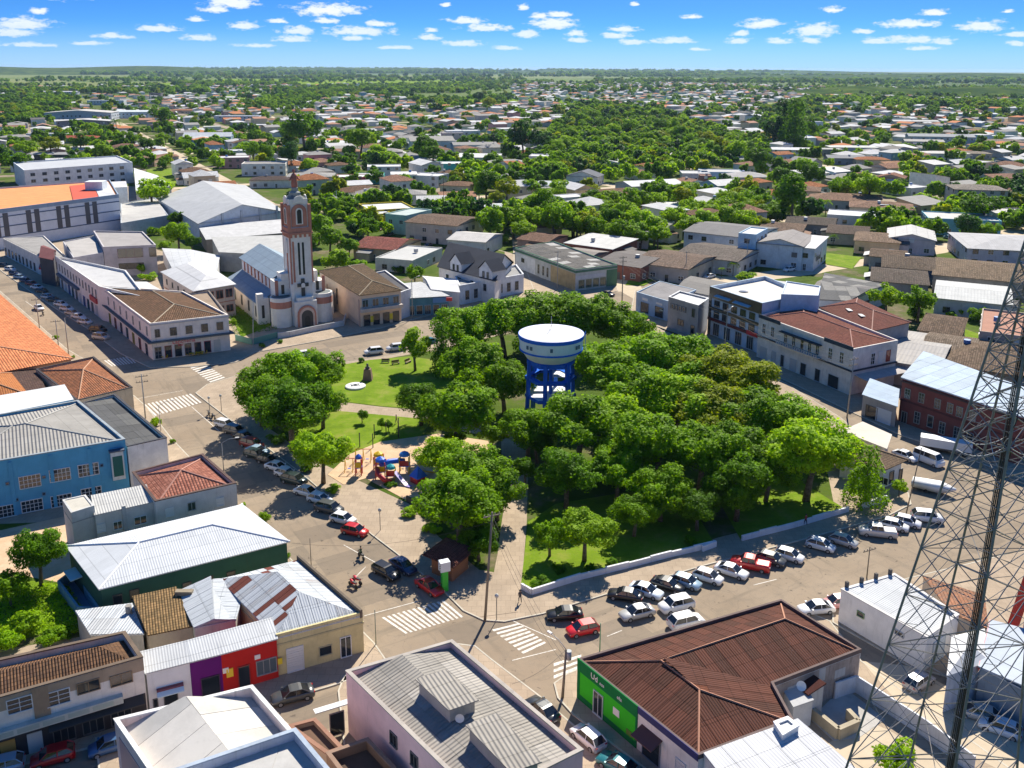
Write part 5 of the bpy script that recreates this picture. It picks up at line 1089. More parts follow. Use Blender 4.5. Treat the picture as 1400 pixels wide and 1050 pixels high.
# white house with the dark gabled roofs
SL = flatm((.045, .05, .065), .3)
b = building('gabled_house', 'white house with steep slate grey gable roofs and dormer, left of the water tower', 'house', [(600, 365), (676, 384), (700, 359), (630, 343)], 7.0, (.78, .76, .73), 'gablea', 5.0, SL, over=.5)
row(b, 0, 4, 4.4, 1.2, 2.0, 'cross', FD); row(b, 3, 3, 4.4, 1.1, 1.8, 'two', FD)
rt = b.root; W0 = (b.L[1] - b.L[0]).normalized(); Nn = Vector((W0.y, -W0.x, 0))
for f, wd in ((.33, 5.0), (.86, 5.5)):
    c = b.L[0] + W0 * wlen(b, 0) * f; mb = MB(ax=W0); q = [c - W0 * wd / 2 + Nn * .2, c + W0 * wd / 2 + Nn * .2, c + W0 * wd / 2 - Nn * 5, c - W0 * wd / 2 - Nn * 5]
    mb.prism(q, 6.6, 9.6); mb.face([q[0] + Zv * 9.6, q[1] + Zv * 9.6, (q[0] + q[1]) / 2 + Zv * 12.2]); o = mb.build('dormer', wallm((.68, .69, .71)), rt)
    mr = MB(ax=W0); r0, r1 = (q[0] + q[1]) / 2 + Zv * 12.35 + Nn * .4, (q[2] + q[3]) / 2 + Zv * 12.35
    mr.face([q[0] + Zv * 9.5 - W0 * .4 + Nn * .4, r0, r1, q[3] + Zv * 9.5 - W0 * .4]); mr.face([q[1] + Zv * 9.5 + W0 * .4 + Nn * .4, q[2] + Zv * 9.5 + W0 * .4, r1, r0]); mr.build('dormer_roof', SL, o)
    for s_ in (-.9, .9): wm_ = winmesh(.9, 1.8, 'two', FD, GL); w_ = link('window', wm_[0], o, loc=c + W0 * s_ + Nn * .21 + Zv * 8.2, rot=(0, 0, math.atan2(W0.y, W0.x))); link('pane', wm_[1], w_)
b = building('flat_wing', 'single storey white wing with parapet and tall windows in front of the dark gabled house', 'house', [(628, 391), (716, 375), (706, 362), (622, 378)], 5.6, (.70, .73, .76), 'flat', 0, flatm((.3, .3, .3), .3), parapet=.5, capc=(.7, .72, .75))
row(b, 0, 7, 2.6, 1.3, 2.6, 'tall', FD)
# ---------------------------------------------------------------- houses of the middle distance, one row each
YAW = math.radians(28)
def house(px, py, wpx_, dm, h, roof, wc, rc, label, yaw=None, rh=1.6, name='house', cat='house', kind='t', floors=None, par=0, group=None, wins=True):
    """px, py the middle of the roof in the photograph, wpx_ its width there"""
    c = G(px, py, h + rh * .4); mp = (c.y * math.cos(P) + (CH - h) * math.sin(P)) / F; w = wpx_ * mp
    yaw = YAW if yaw is None else math.radians(yaw)
    return house_at(c.x, c.y, w, dm, h, roof, wc, rc, label, yaw, rh, name, cat, kind, floors, par, group, wins)
RM = {}
def roofmat(kind, rc):
    if kind == 't': return tilem(sc(rc, .95), None, .5, .45, .6)
    if kind == 'c': return corrm(rc, .06, per=.8, bs=.5, seam=4)
    return flatm(rc, .25)
def house_at(x, y, w, d, h, roof, wc, rc, label, yaw, rh=1.6, name='house', cat='house', kind='t', floors=None, par=0, group=None, wins=True):
    co, si = math.cos(yaw), math.sin(yaw); q = [(-w / 2, -d / 2), (w / 2, -d / 2), (w / 2, d / 2), (-w / 2, d / 2)]
    wd = [(x + a * co - b_ * si, y + a * si + b_ * co) for a, b_ in q]
    b = building(name, label, cat, None, h, wc, roof, rh, roofmat(kind, rc), parapet=par, over=.45 if not par else 0, world=wd, group=group)
    if kind != 'f' and h < 6.5 and random.random() < .6:      # lean-to at the back or side
        i = random.choice([0, 1, 3]); L_ = wlen(b, i); s0 = random.uniform(.3, L_ * .4); s1 = min(L_ - .3, s0 + random.uniform(4, 8)); dp = random.uniform(2, 3.6)
        panel(b, i, s0 + .2, s1 - .2, 0, h * .66, dp - .3, wallm(wc), 'annex_wall'); awning(b, i, s0, s1, h * .88, dp, h * .14, roofmat('c', random.choice([GY, WT, DG, BN])), 'annex_roof')
    if random.random() < .3:
        o = MB().tube([(0, 0, 0), (0, 0, 1.1)], .75, 10, sm=False).build('water_tank', plain(random.choice([(.05, .16, .42), (.4, .4, .4), (.6, .6, .6)]), .5), b.root); o.location = (random.uniform(-w, w) * .25, random.uniform(-d, d) * .2, h + rh * .75)
    if wins:
        fl = floors or max(1, round(h / 3.6))
        for f in range(fl):
            for i, L_ in ((0, w), (3, d), (1, d)):
                n = max(1, int(L_ / 4.6))
                for k in range(n):
                    if random.random() < .15: continue
                    dr = f == 0 and k == n // 2 and i == 0
                    put(b, i, L_ * (k + .5) / n, (1.15 if dr else 1.7) + f * 3.4, 1.1 if dr else 1.8, 2.3 if dr else 1.6, 'shut' if random.random() < .25 else 'cross', FW if random.random() < .5 else FD, name='door' if dr else 'window', pane=False)
    return b
TE, BN, GY, DG, WT = (.50, .20, .09), (.24, .14, .09), (.30, .29, .275), (.14, .135, .13), (.74, .74, .74)
w_, cr_, bl_, pk_, tq_, ye_, gr_ = (.78, .75, .70), (.60, .52, .38), (.30, .46, .60), (.55, .30, .30), (.05, .36, .38), (.62, .50, .06), (.42, .42, .42)
T = [ # px, py, width px, depth m, height, roof, wall, roof colour, kind, parapet, label, yaw, rh
 (590,190,60,14,9,'shed0',w_,GY,'c',0,'three storey pinkish white house with slanted grey roof left of the white stepped block',12,2.5),
 (632,178,46,14,11,'flat',w_,WT,'f',.4,'tall white stepped block with flat roofs in the upper middle',12,0),
 (648,196,60,14,7,'gablea',bl_,GY,'f',0,'pale blue two storey block in front of the white stepped block',12,1.6),
 (618,181,28,12,10,'flat',(.6,.5,.48),GY,'f',.3,'narrow pinkish tower part at the left of the white stepped block',12,0),
 (655,213,58,12,5,'shed0',w_,WT,'f',0,'long low white building with sloping roof below the pale blue block',-8,1.5),
 (614,222,50,14,5.5,'flat',tq_,WT,'f',.3,'low turquoise walled building with flat white roof in the upper middle',5,0),
 (693,220,50,14,5,'hipa',w_,GY,'c',0,'grey hip roofed bungalow beside two bare palm trunks',5,1.8),
 (560,215,60,16,4.5,'hipa',(.5,.5,.48),GY,'c',0,'wide grey hip roofed house left of the turquoise walled building',5,2),
 (526,205,48,14,4.5,'hipa',(.5,.5,.48),GY,'c',0,'grey hip roofed house below the slanted three storey house',5,2),
 (470,205,45,12,5,'hipa',w_,(.5,.3,.2),'t',0,'light brown roofed white house above the large round tree',5,1.5),
 (450,176,40,12,5,'gablea',w_,DG,'c',0,'white gable house with dark grey roof left of the large round tree',5,1.6),
 (500,150,45,14,4.5,'hipa',(.5,.4,.42),GY,'c',0,'mauve walled grey roofed house below the strip of bright field',5,1.6),
 (462,148,40,14,5,'gablea',bl_,WT,'c',0,'blue white house with white roof at the left of the mauve house',5,1.4),
 (517,130,34,12,4.5,'hipa',tq_,TE,'t',0,'turquoise house with terracotta hip roof near the strip of bright field',5,1.5),
 (412,151,40,12,4,'hipa',w_,TE,'t',0,'low white house with large terracotta roof above the dark grove',5,1.6),
 (395,160,36,12,4,'hipa',cr_,GY,'t',0,'cream house with grey roof left of the terracotta roof above the dark grove',5,1.4),
 (449,194,55,14,4,'shed0',gr_,WT,'c',0,'long low house with pale roof behind the dark grove',0,.8),
 (285,184,62,18,7,'gablea',bl_,(.58,.62,.68),'c',0,'large pale blue gabled building with white roof panels on the left main street',10,3),
 (312,205,60,12,5.5,'flat',(.5,.5,.5),WT,'f',.3,'row of low white roofed shops in front of the pale blue gabled building',12,0),
 (320,214,40,12,7,'flat',pk_,WT,'f',.3,'pink two storey shop with white roof on the left main street',15,0),
 (362,222,58,13,7.5,'flat',w_,(.3,.28,.26),'f',.4,'white two storey corner shop with grey parapet roof behind the bell tower',8,0),
 (372,243,56,12,4.2,'hipa',w_,(.13,.09,.08),'t',0,'white house with dark brown hip roof left of the bell tower top',8,1.6),
 (425,238,62,16,5,'hipa',w_,GY,'c',0,'white house with grey hip roof right of the bell tower top',5,1.5),
 (480,240,40,12,5.5,'flat',(.4,.06,.09),WT,'f',.3,'crimson walled shop with flat white roof right of the bell tower',5,0),
 (505,238,40,12,5,'flat',tq_,WT,'f',.3,'turquoise low shop with white roof next to the crimson shop',5,0),
 (467,268,40,14,4.5,'hipa',cr_,GY,'c',0,'cream gabled hall with grey roof beside the flag mast',20,2.5),
 (508,263,42,15,4.5,'gableb',w_,(.24,.22,.21),'c',0,'white end walled house with folded grey roof behind the yellow building',10,2),
 (528,281,62,18,6,'flat',ye_,WT,'f',.6,'bright yellow shop with flat white roof on the street behind the church',22,0),
 (559,289,34,16,8,'flat',(.45,.62,.55),(.55,.62,.6),'f',.4,'pale green two storey building with balconies right of the yellow shop',-28,0),
 (608,299,78,15,7.5,'gablea',(.62,.55,.46),(.22,.15,.11),'t',0,'cream two storey shop with worn brown roof and one red door panel',-25,1.2),
 (530,330,62,14,4.2,'gablea',(.6,.42,.26),(.30,.10,.08),'t',0,'single storey orange house with dull red gable roof between the church and the balcony street',-20,2),
 (560,345,55,16,4.5,'flat',(.55,.55,.5),(.6,.6,.58),'f',.3,'low pale concrete roofed house behind the balcony house',-20,0),
 (515,290,34,8,5.5,'flat',ye_,WT,'f',.3,'small yellow annex with white edge beside the palms',22,0),
 (525,226,45,12,6.5,'flat',w_,WT,'f',.4,'white two storey house with flat roof and small windows left of the curved balcony house',8,0),
 (552,236,34,12,6.5,'hipa',(.6,.5,.35),WT,'f',0,'cream house with rounded balcony canopies in the upper middle',8,.8),
 (587,238,42,13,6.5,'flat',w_,WT,'f',.5,'white two storey house with dark car port left of the tall palm trunk',-20,0),
 (627,250,40,14,4,'hipa',cr_,BN,'t',0,'low house with brown hip roof right of the tall palm trunk',-15,1.6),
 (625,266,48,12,4.2,'shed0',tq_,(.45,.24,.15),'t',0,'turquoise walled shop with reddish brown roof below the brown hip roof',10,.8),
 (683,281,56,14,5,'gablea',(.2,.42,.5),(.62,.66,.68),'c',0,'pale metal roofed house with turquoise end among the trees left of the water tower',15,1),
 (755,212,60,16,7.5,'flat',(.55,.55,.56),WT,'f',.5,'white flat roofed office block in front of the big dark blue green tree',-8,0),
 (800,237,44,12,5,'gableb',w_,(.10,.11,.14),'c',0,'white gabled house with dark slate roof right of the flat roofed office block',-20,3),
 (836,220,34,12,5,'gableb',w_,WT,'f',0,'small white gabled house above the white vaulted shed',-20,1.6),
 (866,214,44,13,4.5,'hipa',w_,(.45,.45,.45),'c',0,'grey roofed house with terracotta corner right of the small white gable house',-10,1.2),
 (897,217,30,12,5,'gablea',bl_,TE,'t',0,'pale blue house with terracotta roof above the white vaulted shed',-10,1.2),
 (888,249,80,16,5,'gablea',(.5,.5,.52),(.80,.80,.80),'f',0,'long shed with bright white vaulted roof above the grove',22,1.8),
 (760,250,46,16,4.5,'gablea',(.3,.45,.55),(.55,.6,.62),'c',0,'low pale roofed house beside the umbrella shaped tree',-25,1.2),
 (700,186,34,14,6,'flat',(.62,.64,.7),WT,'f',.4,'white cube house at the left edge of the big wood',0,0),
 (685,197,34,12,4,'hipa',w_,(.5,.24,.14),'t',0,'small terracotta roofed house left of the white cube house',0,1.4),
 (940,213,50,15,5,'shed0',(.5,.46,.36),(.45,.43,.4),'f',0,'long beige house with slanting roof right of the grove',-22,1.5),
 (910,220,34,13,4.5,'gablea',(.4,.36,.3),(.17,.14,.12),'c',0,'dark roofed house at the left end of the long beige house',-22,1.6),
 (950,235,38,14,5,'flat',(.6,.6,.6),(.62,.62,.62),'f',.3,'pale flat roofed house with a brown box annex',-5,0),
 (985,233,56,15,5,'flat',bl_,(.55,.55,.55),'f',.3,'pale blue flat roofed house right of the brown box annex',-5,0),
 (964,239,16,8,6,'flat',(.26,.15,.12),(.24,.15,.12),'f',.2,'dark brown box shaped annex between the two pale flat roofs',-5,0),
 (1020,238,55,16,5,'hipa',(.55,.55,.58),(.36,.35,.35),'c',0,'grey folded roof house left of the big round trees',5,2.2),
 (1013,216,20,9,5,'gablea',w_,GY,'c',0,'small white house with one round window in front of the blossoming tree',0,1.4),
 (1083,203,56,14,6,'gablea',w_,(.68,.70,.72),'c',0,'white house with pale metal roof right of the tall dark pines',-8,1.2),
 (1115,166,16,10,12,'flat',(.55,.62,.68),WT,'f',.3,'slim pale tower house right of the tall dark pines',0,0),
 (1130,203,40,14,5,'flat',(.3,.28,.26),(.36,.36,.34),'f',.2,'long dark grey flat roof right of the white house with pale metal roof',-5,0),
 (1165,200,64,14,5,'hipa',(.5,.5,.5),(.48,.50,.48),'c',0,'long grey green roofed hall beyond the round trees on the right',-5,1),
 (1155,214,50,12,4.5,'gablea',(.3,.32,.34),(.22,.23,.25),'c',0,'slate grey roofed house in front of the grey green hall',-5,1.6),
 (1190,216,44,13,4.5,'hipa',cr_,TE,'t',0,'low house with bright terracotta roof beyond the light green trees',-5,1.5),
 (1226,222,34,13,4.5,'hipa',cr_,(.5,.27,.16),'t',0,'house with tan terracotta roof right of the bright terracotta one',-8,1.5),
 (1220,240,34,11,4.5,'gableb',(.4,.3,.25),(.35,.18,.13),'t',0,'red brown gable roof behind the round garden trees on the right',-30,2),
 (1285,185,84,14,7,'gablea',(.42,.5,.55),(.32,.34,.36),'c',0,'long grey roofed two storey row with blue shop signs on the right',-12,2),
 (1262,192,50,12,5,'gablea',(.4,.4,.4),(.40,.38,.35),'c',0,'lower grey roofed row in front of the long two storey row on the right',-12,1.4),
 (1370,192,60,14,4.5,'hipa',(.4,.36,.32),(.36,.29,.24),'t',0,'brown roofed house right of the white paved yard, right edge',-10,1.6),
 (1362,185,50,12,5,'flat',(.5,.6,.65),WT,'f',.3,'pale blue low building with white roof at the right edge',-8,0),
 (1325,208,50,14,4,'hipa',(.5,.42,.36),(.38,.32,.26),'t',0,'tan roofed house between the white yard and the dark grove on the right',-8,1.2),
 (1090,256,60,15,4.5,'hipa',(.5,.42,.33),(.28,.18,.13),'t',0,'wide brown roofed house behind the palm on the right',-20,2),
 (1145,268,72,16,4.5,'hipa',(.6,.52,.45),(.36,.22,.15),'t',0,'broad light brown roofed house with white eave, right of the small palm',-20,2.4),
 (1205,279,80,16,4.5,'hipa',(.6,.5,.42),(.34,.21,.15),'t',0,'broad brown roofed house with a blue roof panel',-20,2),
 (1165,291,62,14,4.5,'flat',(.62,.62,.64),(.78,.78,.78),'f',.3,'small white box house with flat white roof in the right middle',-22,0),
 (1110,300,62,14,4,'gablea',(.3,.28,.26),(.13,.105,.09),'t',0,'long dark brown roof behind the white muralled building',-22,1.4),
 (1070,308,56,14,4.2,'hipa',cr_,(.22,.15,.11),'t',0,'brown roofed house left of the long dark brown roof',-22,1.6),
 (1160,312,52,14,4.2,'hipa',(.55,.45,.32),(.15,.11,.09),'t',0,'dark brown roofed house beside the sloping garden wall',-22,1.6),
 (1200,322,56,14,4.6,'hipa',(.66,.48,.30),(.30,.21,.15),'t',0,'cream orange house with arched porch and brown roof on the sandy street',-22,1.8),
 (1246,318,58,15,5.4,'gableb',(.62,.54,.55),(.50,.49,.48),'c',0,'pale pink house with white gable front and lettered frieze on the sandy street',-22,2),
 (1313,295,90,17,6.6,'flat',(.22,.48,.56),(.66,.65,.62),'f',.4,'long turquoise blue two storey building with flat white roof on the right',-16,0),
 (1335,255,66,16,9.5,'hipa',(.48,.45,.43),(.34,.30,.26),'t',0,'three storey grey apartment house with brown roof above the dark round tree',-12,1.6),
 (1385,240,60,16,4.5,'hipa',cr_,(.36,.20,.14),'t',0,'brown tiled roof at the right edge beside the grey apartment house',-12,1.8),
 (1385,288,60,16,5,'flat',(.45,.42,.42),(.5,.48,.45),'f',.4,'low mauve grey building at the right edge right of the turquoise blue building',-12,0),
 (1370,328,110,22,6,'hipa',(.52,.50,.56),(.40,.40,.41),'c',0,'large mauve walled hall with grey hip roof at the right edge',-14,2),
 (1350,366,130,20,4.8,'hipa',(.4,.34,.28),(.26,.19,.13),'t',0,'very broad mossy tan tile roof in front of the mauve walled hall',-26,2.2),
 (1245,356,70,15,4.6,'hipa',(.4,.4,.45),(.16,.12,.09),'t',0,'dark brown tile roof with a pale blue edge wall beside the sandy street',-22,1.8),
 (1330,398,90,16,4.6,'gablea',(.5,.52,.55),(.50,.51,.50),'c',0,'long striped grey white corrugated roof in front of the broad tan tile roof',-26,1),
 (1230,375,70,14,4.4,'hipa',(.35,.3,.28),(.15,.12,.10),'t',0,'dark brown roof above the leafy garden trees on the right',-22,1.4),
 (1342,480,90,16,4.6,'hipa',(.4,.32,.25),(.24,.17,.12),'t',0,'mossy old tile roofs behind the red brick coloured building',-30,2.2),
 (1262,475,60,18,5,'gablea',(.5,.45,.4),(.40,.38,.36),'c',0,'pale beige house with grey gable roof behind the cream white corner house',-32,1),
 (1375,440,60,16,7,'flat',(.45,.38,.33),(.4,.22,.16),'f',.4,'grey brown two storey building with reddish flat roof behind the lattice tower',-28,0),
 (1075,325,60,14,8,'gableb',(.60,.66,.70),(.28,.26,.25),'c',0,'white house with steep grey tile roof and balcony left of the muralled building',-28,2),
 (1100,330,44,14,7.6,'shed0',(.62,.66,.72),WT,'c',0,'white building with painted mural on its grey side wall by the sandy street',-30,.8),
 (1000,312,96,18,7,'gablea',(.66,.68,.70),(.17,.165,.17),'c',0,'long white two storey house with dark grey roof above a turquoise patio',-34,1.6),
 (1030,315,24,10,11,'flat',(.50,.66,.76),(.8,.8,.8),'f',.4,'small pale blue box tower on the long white house',-30,0),
 (870,352,66,16,4.6,'gablea',(.30,.12,.09),(.14,.125,.12),'c',0,'house with brick red side wall and dark sheet roof right of the green fascia building',-36,1.2),
 (925,352,80,17,4.8,'gablea',(.45,.4,.35),(.25,.18,.14),'t',0,'long brown roofed house row with white ridge line behind the street poles',-34,1.6),
 (985,342,86,17,4.8,'gablea',(.5,.5,.5),(.22,.185,.16),'t',0,'dull grey brown roofed house right of the long brown row',-34,1.6),
 (822,330,74,12,5.2,'shed0',(.22,.09,.07),(.66,.66,.64),'c',0,'long low building with white strip roof and dark red wall behind the green fascia building',-36,1),
 (742,323,46,11,4.5,'gablea',(.35,.25,.2),(.24,.14,.10),'t',0,'small brown gable roof behind the green fascia building',-30,1.2),
 (877,318,20,8,5,'flat',(.6,.6,.62),(.4,.42,.45),'f',.2,'tiny white pavilion with grey cap beside the clipped round tree',-10,0),
 (1178,268,50,12,4.5,'gablea',w_,(.30,.20,.14),'t',0,'narrow white walled house between the two broad brown roofs',-20,1.5),
 (112,152,86,30,9,'gableb',(.5,.55,.62),(.62,.60,.57),'f',0,'big pale warehouse with shallow gabled roof in the upper left',8,3),
 (118,164,70,18,7,'gableb',(.35,.30,.33),(.68,.67,.66),'f',0,'lower warehouse with red base wall in front of the big pale warehouse',8,1.8),
 (25,128,44,18,6,'gablea',(.55,.58,.62),(.6,.62,.64),'c',0,'white walled workshop at the upper left edge',0,1.5),
 (80,125,54,14,6,'gablea',(.6,.62,.66),(.7,.7,.72),'c',0,'long white industrial shed beside the upper left street',0,1.5),
 (146,137,48,14,8,'flat',(.66,.7,.72),(.7,.72,.74),'f',.3,'white long hall with blank wall beyond the big pale warehouse',6,0),
 (184,152,50,14,8,'shed0',(.52,.64,.70),(.68,.74,.76),'f',0,'pale aqua hall with swooping roof at the bend of the left main street',6,1.5),
 (213,127,16,10,12,'flat',(.20,.18,.19),(.2,.18,.18),'f',.2,'dark grey narrow tower house in the upper left',0,0),
 (105,187,66,14,4.2,'hipa',(.22,.4,.42),(.48,.12,.07),'t',0,'turquoise bungalow with red hip roof below the warehouses',6,1.8),
 (70,182,60,10,4.5,'flat',(.6,.66,.7),(.6,.6,.6),'f',.2,'long pale wall building left of the red hip roof',4,0),
 (88,210,92,10,4,'shed0',(.08,.10,.11),(.30,.30,.30),'c',0,'very long dark low shed with grey roof behind the white apartment block',2,.6),
 (172,198,34,12,4.5,'hipa',(.5,.4,.35),(.32,.17,.13),'t',0,'reddish brown hip roof beside the round street trees',0,1.6),
 (196,215,38,14,5,'hipa',(.45,.3,.22),(.38,.24,.16),'t',0,'brown roofed house right of the white apartment block',5,1.6),
 (325,158,60,14,7,'flat',(.55,.64,.72),(.74,.74,.74),'f',.4,'pale blue box building with white flat roof left of the dark grove',5,0),
 (365,170,60,14,4.5,'flat',(.55,.6,.66),(.7,.7,.7),'f',.2,'low white roofed building right of the pale blue box building',5,0),
 (262,150,60,14,4.5,'hipa',(.55,.42,.32),(.50,.24,.14),'t',0,'terracotta roofed house above the round dark trees on the left',0,1.6),
 (228,170,44,14,4.2,'hipa',(.3,.28,.26),(.20,.17,.15),'t',0,'dark hip roofed house beside the fan palm on the left',0,1.6),
 (610,212,40,12,5,'hipa',w_,(.4,.38,.36),'c',0,'small white house with arches beside the turquoise walled building',5,1.2),
 (1290,208,60,14,4.4,'hipa',w_,(.5,.48,.46),'c',0,'grey white roofed house right of the terracotta roofs',-8,1.2),
 (1330,155,60,16,5,'gablea',bl_,(.62,.68,.72),'c',0,'pale blue roofed store in the far right',-5,1.2),
 (1250,165,60,14,5,'gablea',(.5,.5,.5),(.42,.42,.42),'c',0,'grey gabled store left of the pale blue roofed store',-5,1.4),
 (1150,392,60,12,4.6,'gablea',(.4,.4,.42),(.20,.19,.18),'c',0,'grey sheet roof between the long shed and the dark brown tile roofs',-30,1),
 (1290,440,50,12,4.4,'hipa',(.35,.3,.26),(.2,.14,.1),'t',0,'small dark tile roof beside the bright walled lawn',-30,1.6),
 (1215,345,44,10,4.4,'gablea',(.5,.45,.4),(.2,.14,.1),'t',0,'low brown roof on the sandy street opposite the arched porch house',-24,1.2),
 (1300,470,60,13,4.6,'gablea',(.4,.36,.3),(.26,.2,.15),'t',0,'worn tan tile roof directly behind the pale blue metal roof',-30,1.6),
 (1068,395,44,10,4.8,'shed0',(.45,.5,.55),(.62,.62,.62),'c',0,'narrow pale roof beside the stair house of the dark office',-28,.6),
 (795,345,50,10,4.6,'gablea',(.4,.35,.3),(.25,.22,.2),'c',0,'grey brown roof tucked behind the green fascia building',-34,1),
 (650,322,54,12,5,'gablea',(.6,.6,.6),(.5,.48,.46),'c',0,'pale roofed house behind the dark gabled house',-20,1.4),
 (560,262,44,12,5,'hipa',(.6,.6,.58),(.3,.29,.28),'c',0,'grey hip roofed house above the cream two storey shop',5,1.6),
 (590,270,40,12,5,'gablea',(.6,.6,.6),(.6,.6,.6),'c',0,'white roofed house left of the turquoise walled shop',8,1.4),
 (640,300,40,12,5,'gablea',(.5,.3,.2),(.45,.4,.36),'c',0,'reddish walled house right of the cream two storey shop',0,1.4),
]
for r in T:
    px_, py_, wp, dm, h_, rf, wc_, rc_, kd, pr_, lb, yw, rh_ = r
    b = house(px_, py_, wp, dm * (1.45 if py_ > 295 else 1.15), h_, rf, wc_, rc_, lb, yaw=yw + 0, rh=rh_, kind=kd, par=pr_, name='shop' if ' shop' in lb else 'house', cat='shop' if ' shop' in lb else ('warehouse' if 'warehouse' in lb or 'shed' in lb else 'house'))
    if 'mural' in lb and px_ == 1100: text(b, 1, 7, 3.6, 'dhinal', 3.2, plain((.05, .05, .05)), out=.05); panel(b, 0, 3, 4, 1, 6, .06, wallm((.6, .64, .7)), 'relief'); panel(b, 0, 6, 7.4, 1, 6, .06, wallm((.6, .64, .7)), 'relief')
    if 'blue roof panel' in lb: MB().box((2, -4, 5.4), (9, 3, .8)).build('blue_roof_panel', plain((.05, .12, .25)), b.root)
    if 'red door panel' in lb: panel(b, 3, 2, 5, 2.5, 7.3, .08, plain((.6, .02, .01)), 'red_panel')
# ---------------------------------------------------------------- water tower
BLU = wallm((.03, .15, .62), .2); WWT = wallm((.78, .78, .78), .25)
TWx = G(752, 572); zt = hgt(447, 572)
wt = empty('water_tower', TWx, 'round white water tank with blue stripes on blue legs in the middle of the park', 'water tower')
mp_ = mpp(752, 572); Rt = 47 * mp_ * .93
z1 = zt - 2.8; z0t = z1 - 2.3
WWT_top = wallm((.70, .70, .69), .2)
MB().lathe([(0, zt + .8), (Rt * .5, zt + .55), (Rt * .93, zt + .12), (Rt, zt)], n=40, mi=0).build('tank_roof', WWT_top, wt)
MB().lathe([(Rt * .60, z0t), (Rt * .76, z0t + .55), (Rt * .89, z1 - .55), (Rt * .96, z1), (Rt * .97, z1 + .8), (Rt, zt)], n=40).build('tank_wall', wallm((.80, .82, .84), .15), wt)
for z_, w_b in ((zt - .34, .68), (z1 - .05, .30), (z0t + .15, .4)):
    rr = Rt * (.998 if z_ > z1 + .5 else .965) if z_ > z1 - .2 else Rt * .64; MB().lathe([(rr + .0, z_ - w_b / 2), (rr + .09, z_ - w_b / 2), (rr + .09, z_ + w_b / 2), (rr, z_ + w_b / 2)], n=40, sm=False).build('blue_stripe', BLU, wt)
for a in (-2.4, -2.25, -.75, -.62, -1.6):
    MB().box((0, 0, 0), (.5, .06, .7)).build('tank_mark', plain((.1, .15, .2)), wt).matrix_local = Matrix.Translation((Rt * 1.003 * math.cos(a), Rt * 1.003 * math.sin(a), zt - 1.6)) @ Matrix.Rotation(a + math.pi / 2, 4, 'Z')
for z_ in (z0t - .35,): MB().lathe([(Rt * .60, z_ - .4), (Rt * .74, z_ - .4), (Rt * .74, z_ + .4), (Rt * .6, z_ + .4)], n=6, sm=False).build('ring_beam', BLU, wt)
for k in range(6):
    a = k * math.pi / 3 + .25; ca, sa = math.cos(a), math.sin(a); r1_, r0_ = Rt * .68, Rt * .76; w = .33
    q = [Vector((ca * r - sa * s, sa * r + ca * s, z)) for z, r in ((0, r0_), (z0t, r1_)) for r, s in ((r - w, -w), (r + w, -w), (r + w, w), (r - w, w))]
    MB().hexa(q).build('leg', BLU, wt)
for z_ in (z0t * .40, z0t * .70):
    MB().lathe([(Rt * .62, z_ - .3), (Rt * .80, z_ - .3), (Rt * .80, z_ + .3), (Rt * .62, z_ + .3)], n=6, sm=False).build('ring_beam', BLU, wt)
    MB().lathe([(0.01, z_ + .32), (Rt * .78, z_ + .32)], n=6, sm=False).build('platform', WWT, wt) if z_ < z0t * .5 else MB().prism([(0, 0), (Rt * .7, -.5), (Rt * .5, Rt * .5), (0, Rt * .68)], z_, z_ + .15).build('platform', WWT, wt)
MB().tube([(0, 0, zt * .0), (0, 0, z0t)], .35, 8).build('riser_pipe', BLU, wt)
MB().tube([(0, .2, zt + .8), (0, .2, zt + 3.2)], .05, 5).tube([(-.5, 0, zt + .8), (0, 0, zt + 1.5), (.5, 0, zt + .8)], .05, 4).build('lightning_rod', plain((.4, .4, .42)), wt)
for k in range(14): pass
MB().tube([(Rt + .25, -.3, z0t), (Rt + .25, -.3, zt + .5)], .05, 4).build('ladder', BLU, wt)
# ---------------------------------------------------------------- lattice tower in front
AX1 = G(1287, 1000, 35.1) if False else None
def at_depth(px, py, yd): r = ray(px, py); k = yd / r.y; return Vector((r.x * k, r.y * k, CH + r.z * k))
p1, p2 = at_depth(1284, 1000, 42), at_depth(1341, 720, 42); axd = (p2 - p1).normalized(); 
def axis(z): return p1 + axd * ((z - p1.z) / axd.z)
base = axis(0.)
mast = empty('lattice_tower', base, 'tall grey steel lattice communication tower with thick cable run, right foreground', 'lattice tower')
STL = pm('galvanised', lambda t_: bsdf(t_, t_.mix(noise(t_, pos(t_), 3, 4), (.13, .12, .115), (.36, .34, .32)), .6, .2)); STR = plain((.24, .10, .085), .7, .2)
mp42 = (42 * math.cos(P) + 10) / F
hw0 = 110 * ((p1 - Vector((0, 0, CH))).dot(_F)) / F
def hw(z): return max(.28, hw0 - (z - p1.z) * (hw0 - 72 * ((p2 - Vector((0, 0, CH))).dot(_F)) / F) / (p2.z - p1.z)) if z > 24 else hw(24.1) + (24 - z) * .06
angs = [math.radians(a) for a in (180, 253, 0, 73)]
def leg(k, z): c = axis(z) - base; return Vector((c.x + hw(z) * math.cos(angs[k]), c.y + hw(z) * math.sin(angs[k]), z))
zs = [0]; 
while zs[-1] < 63: zs.append(zs[-1] + max(1.1, hw(zs[-1]) * .82))
for k in range(4): MB().tube([leg(k, z) for z in zs], .062, 6).build('leg', STL, mast)
nb = 0
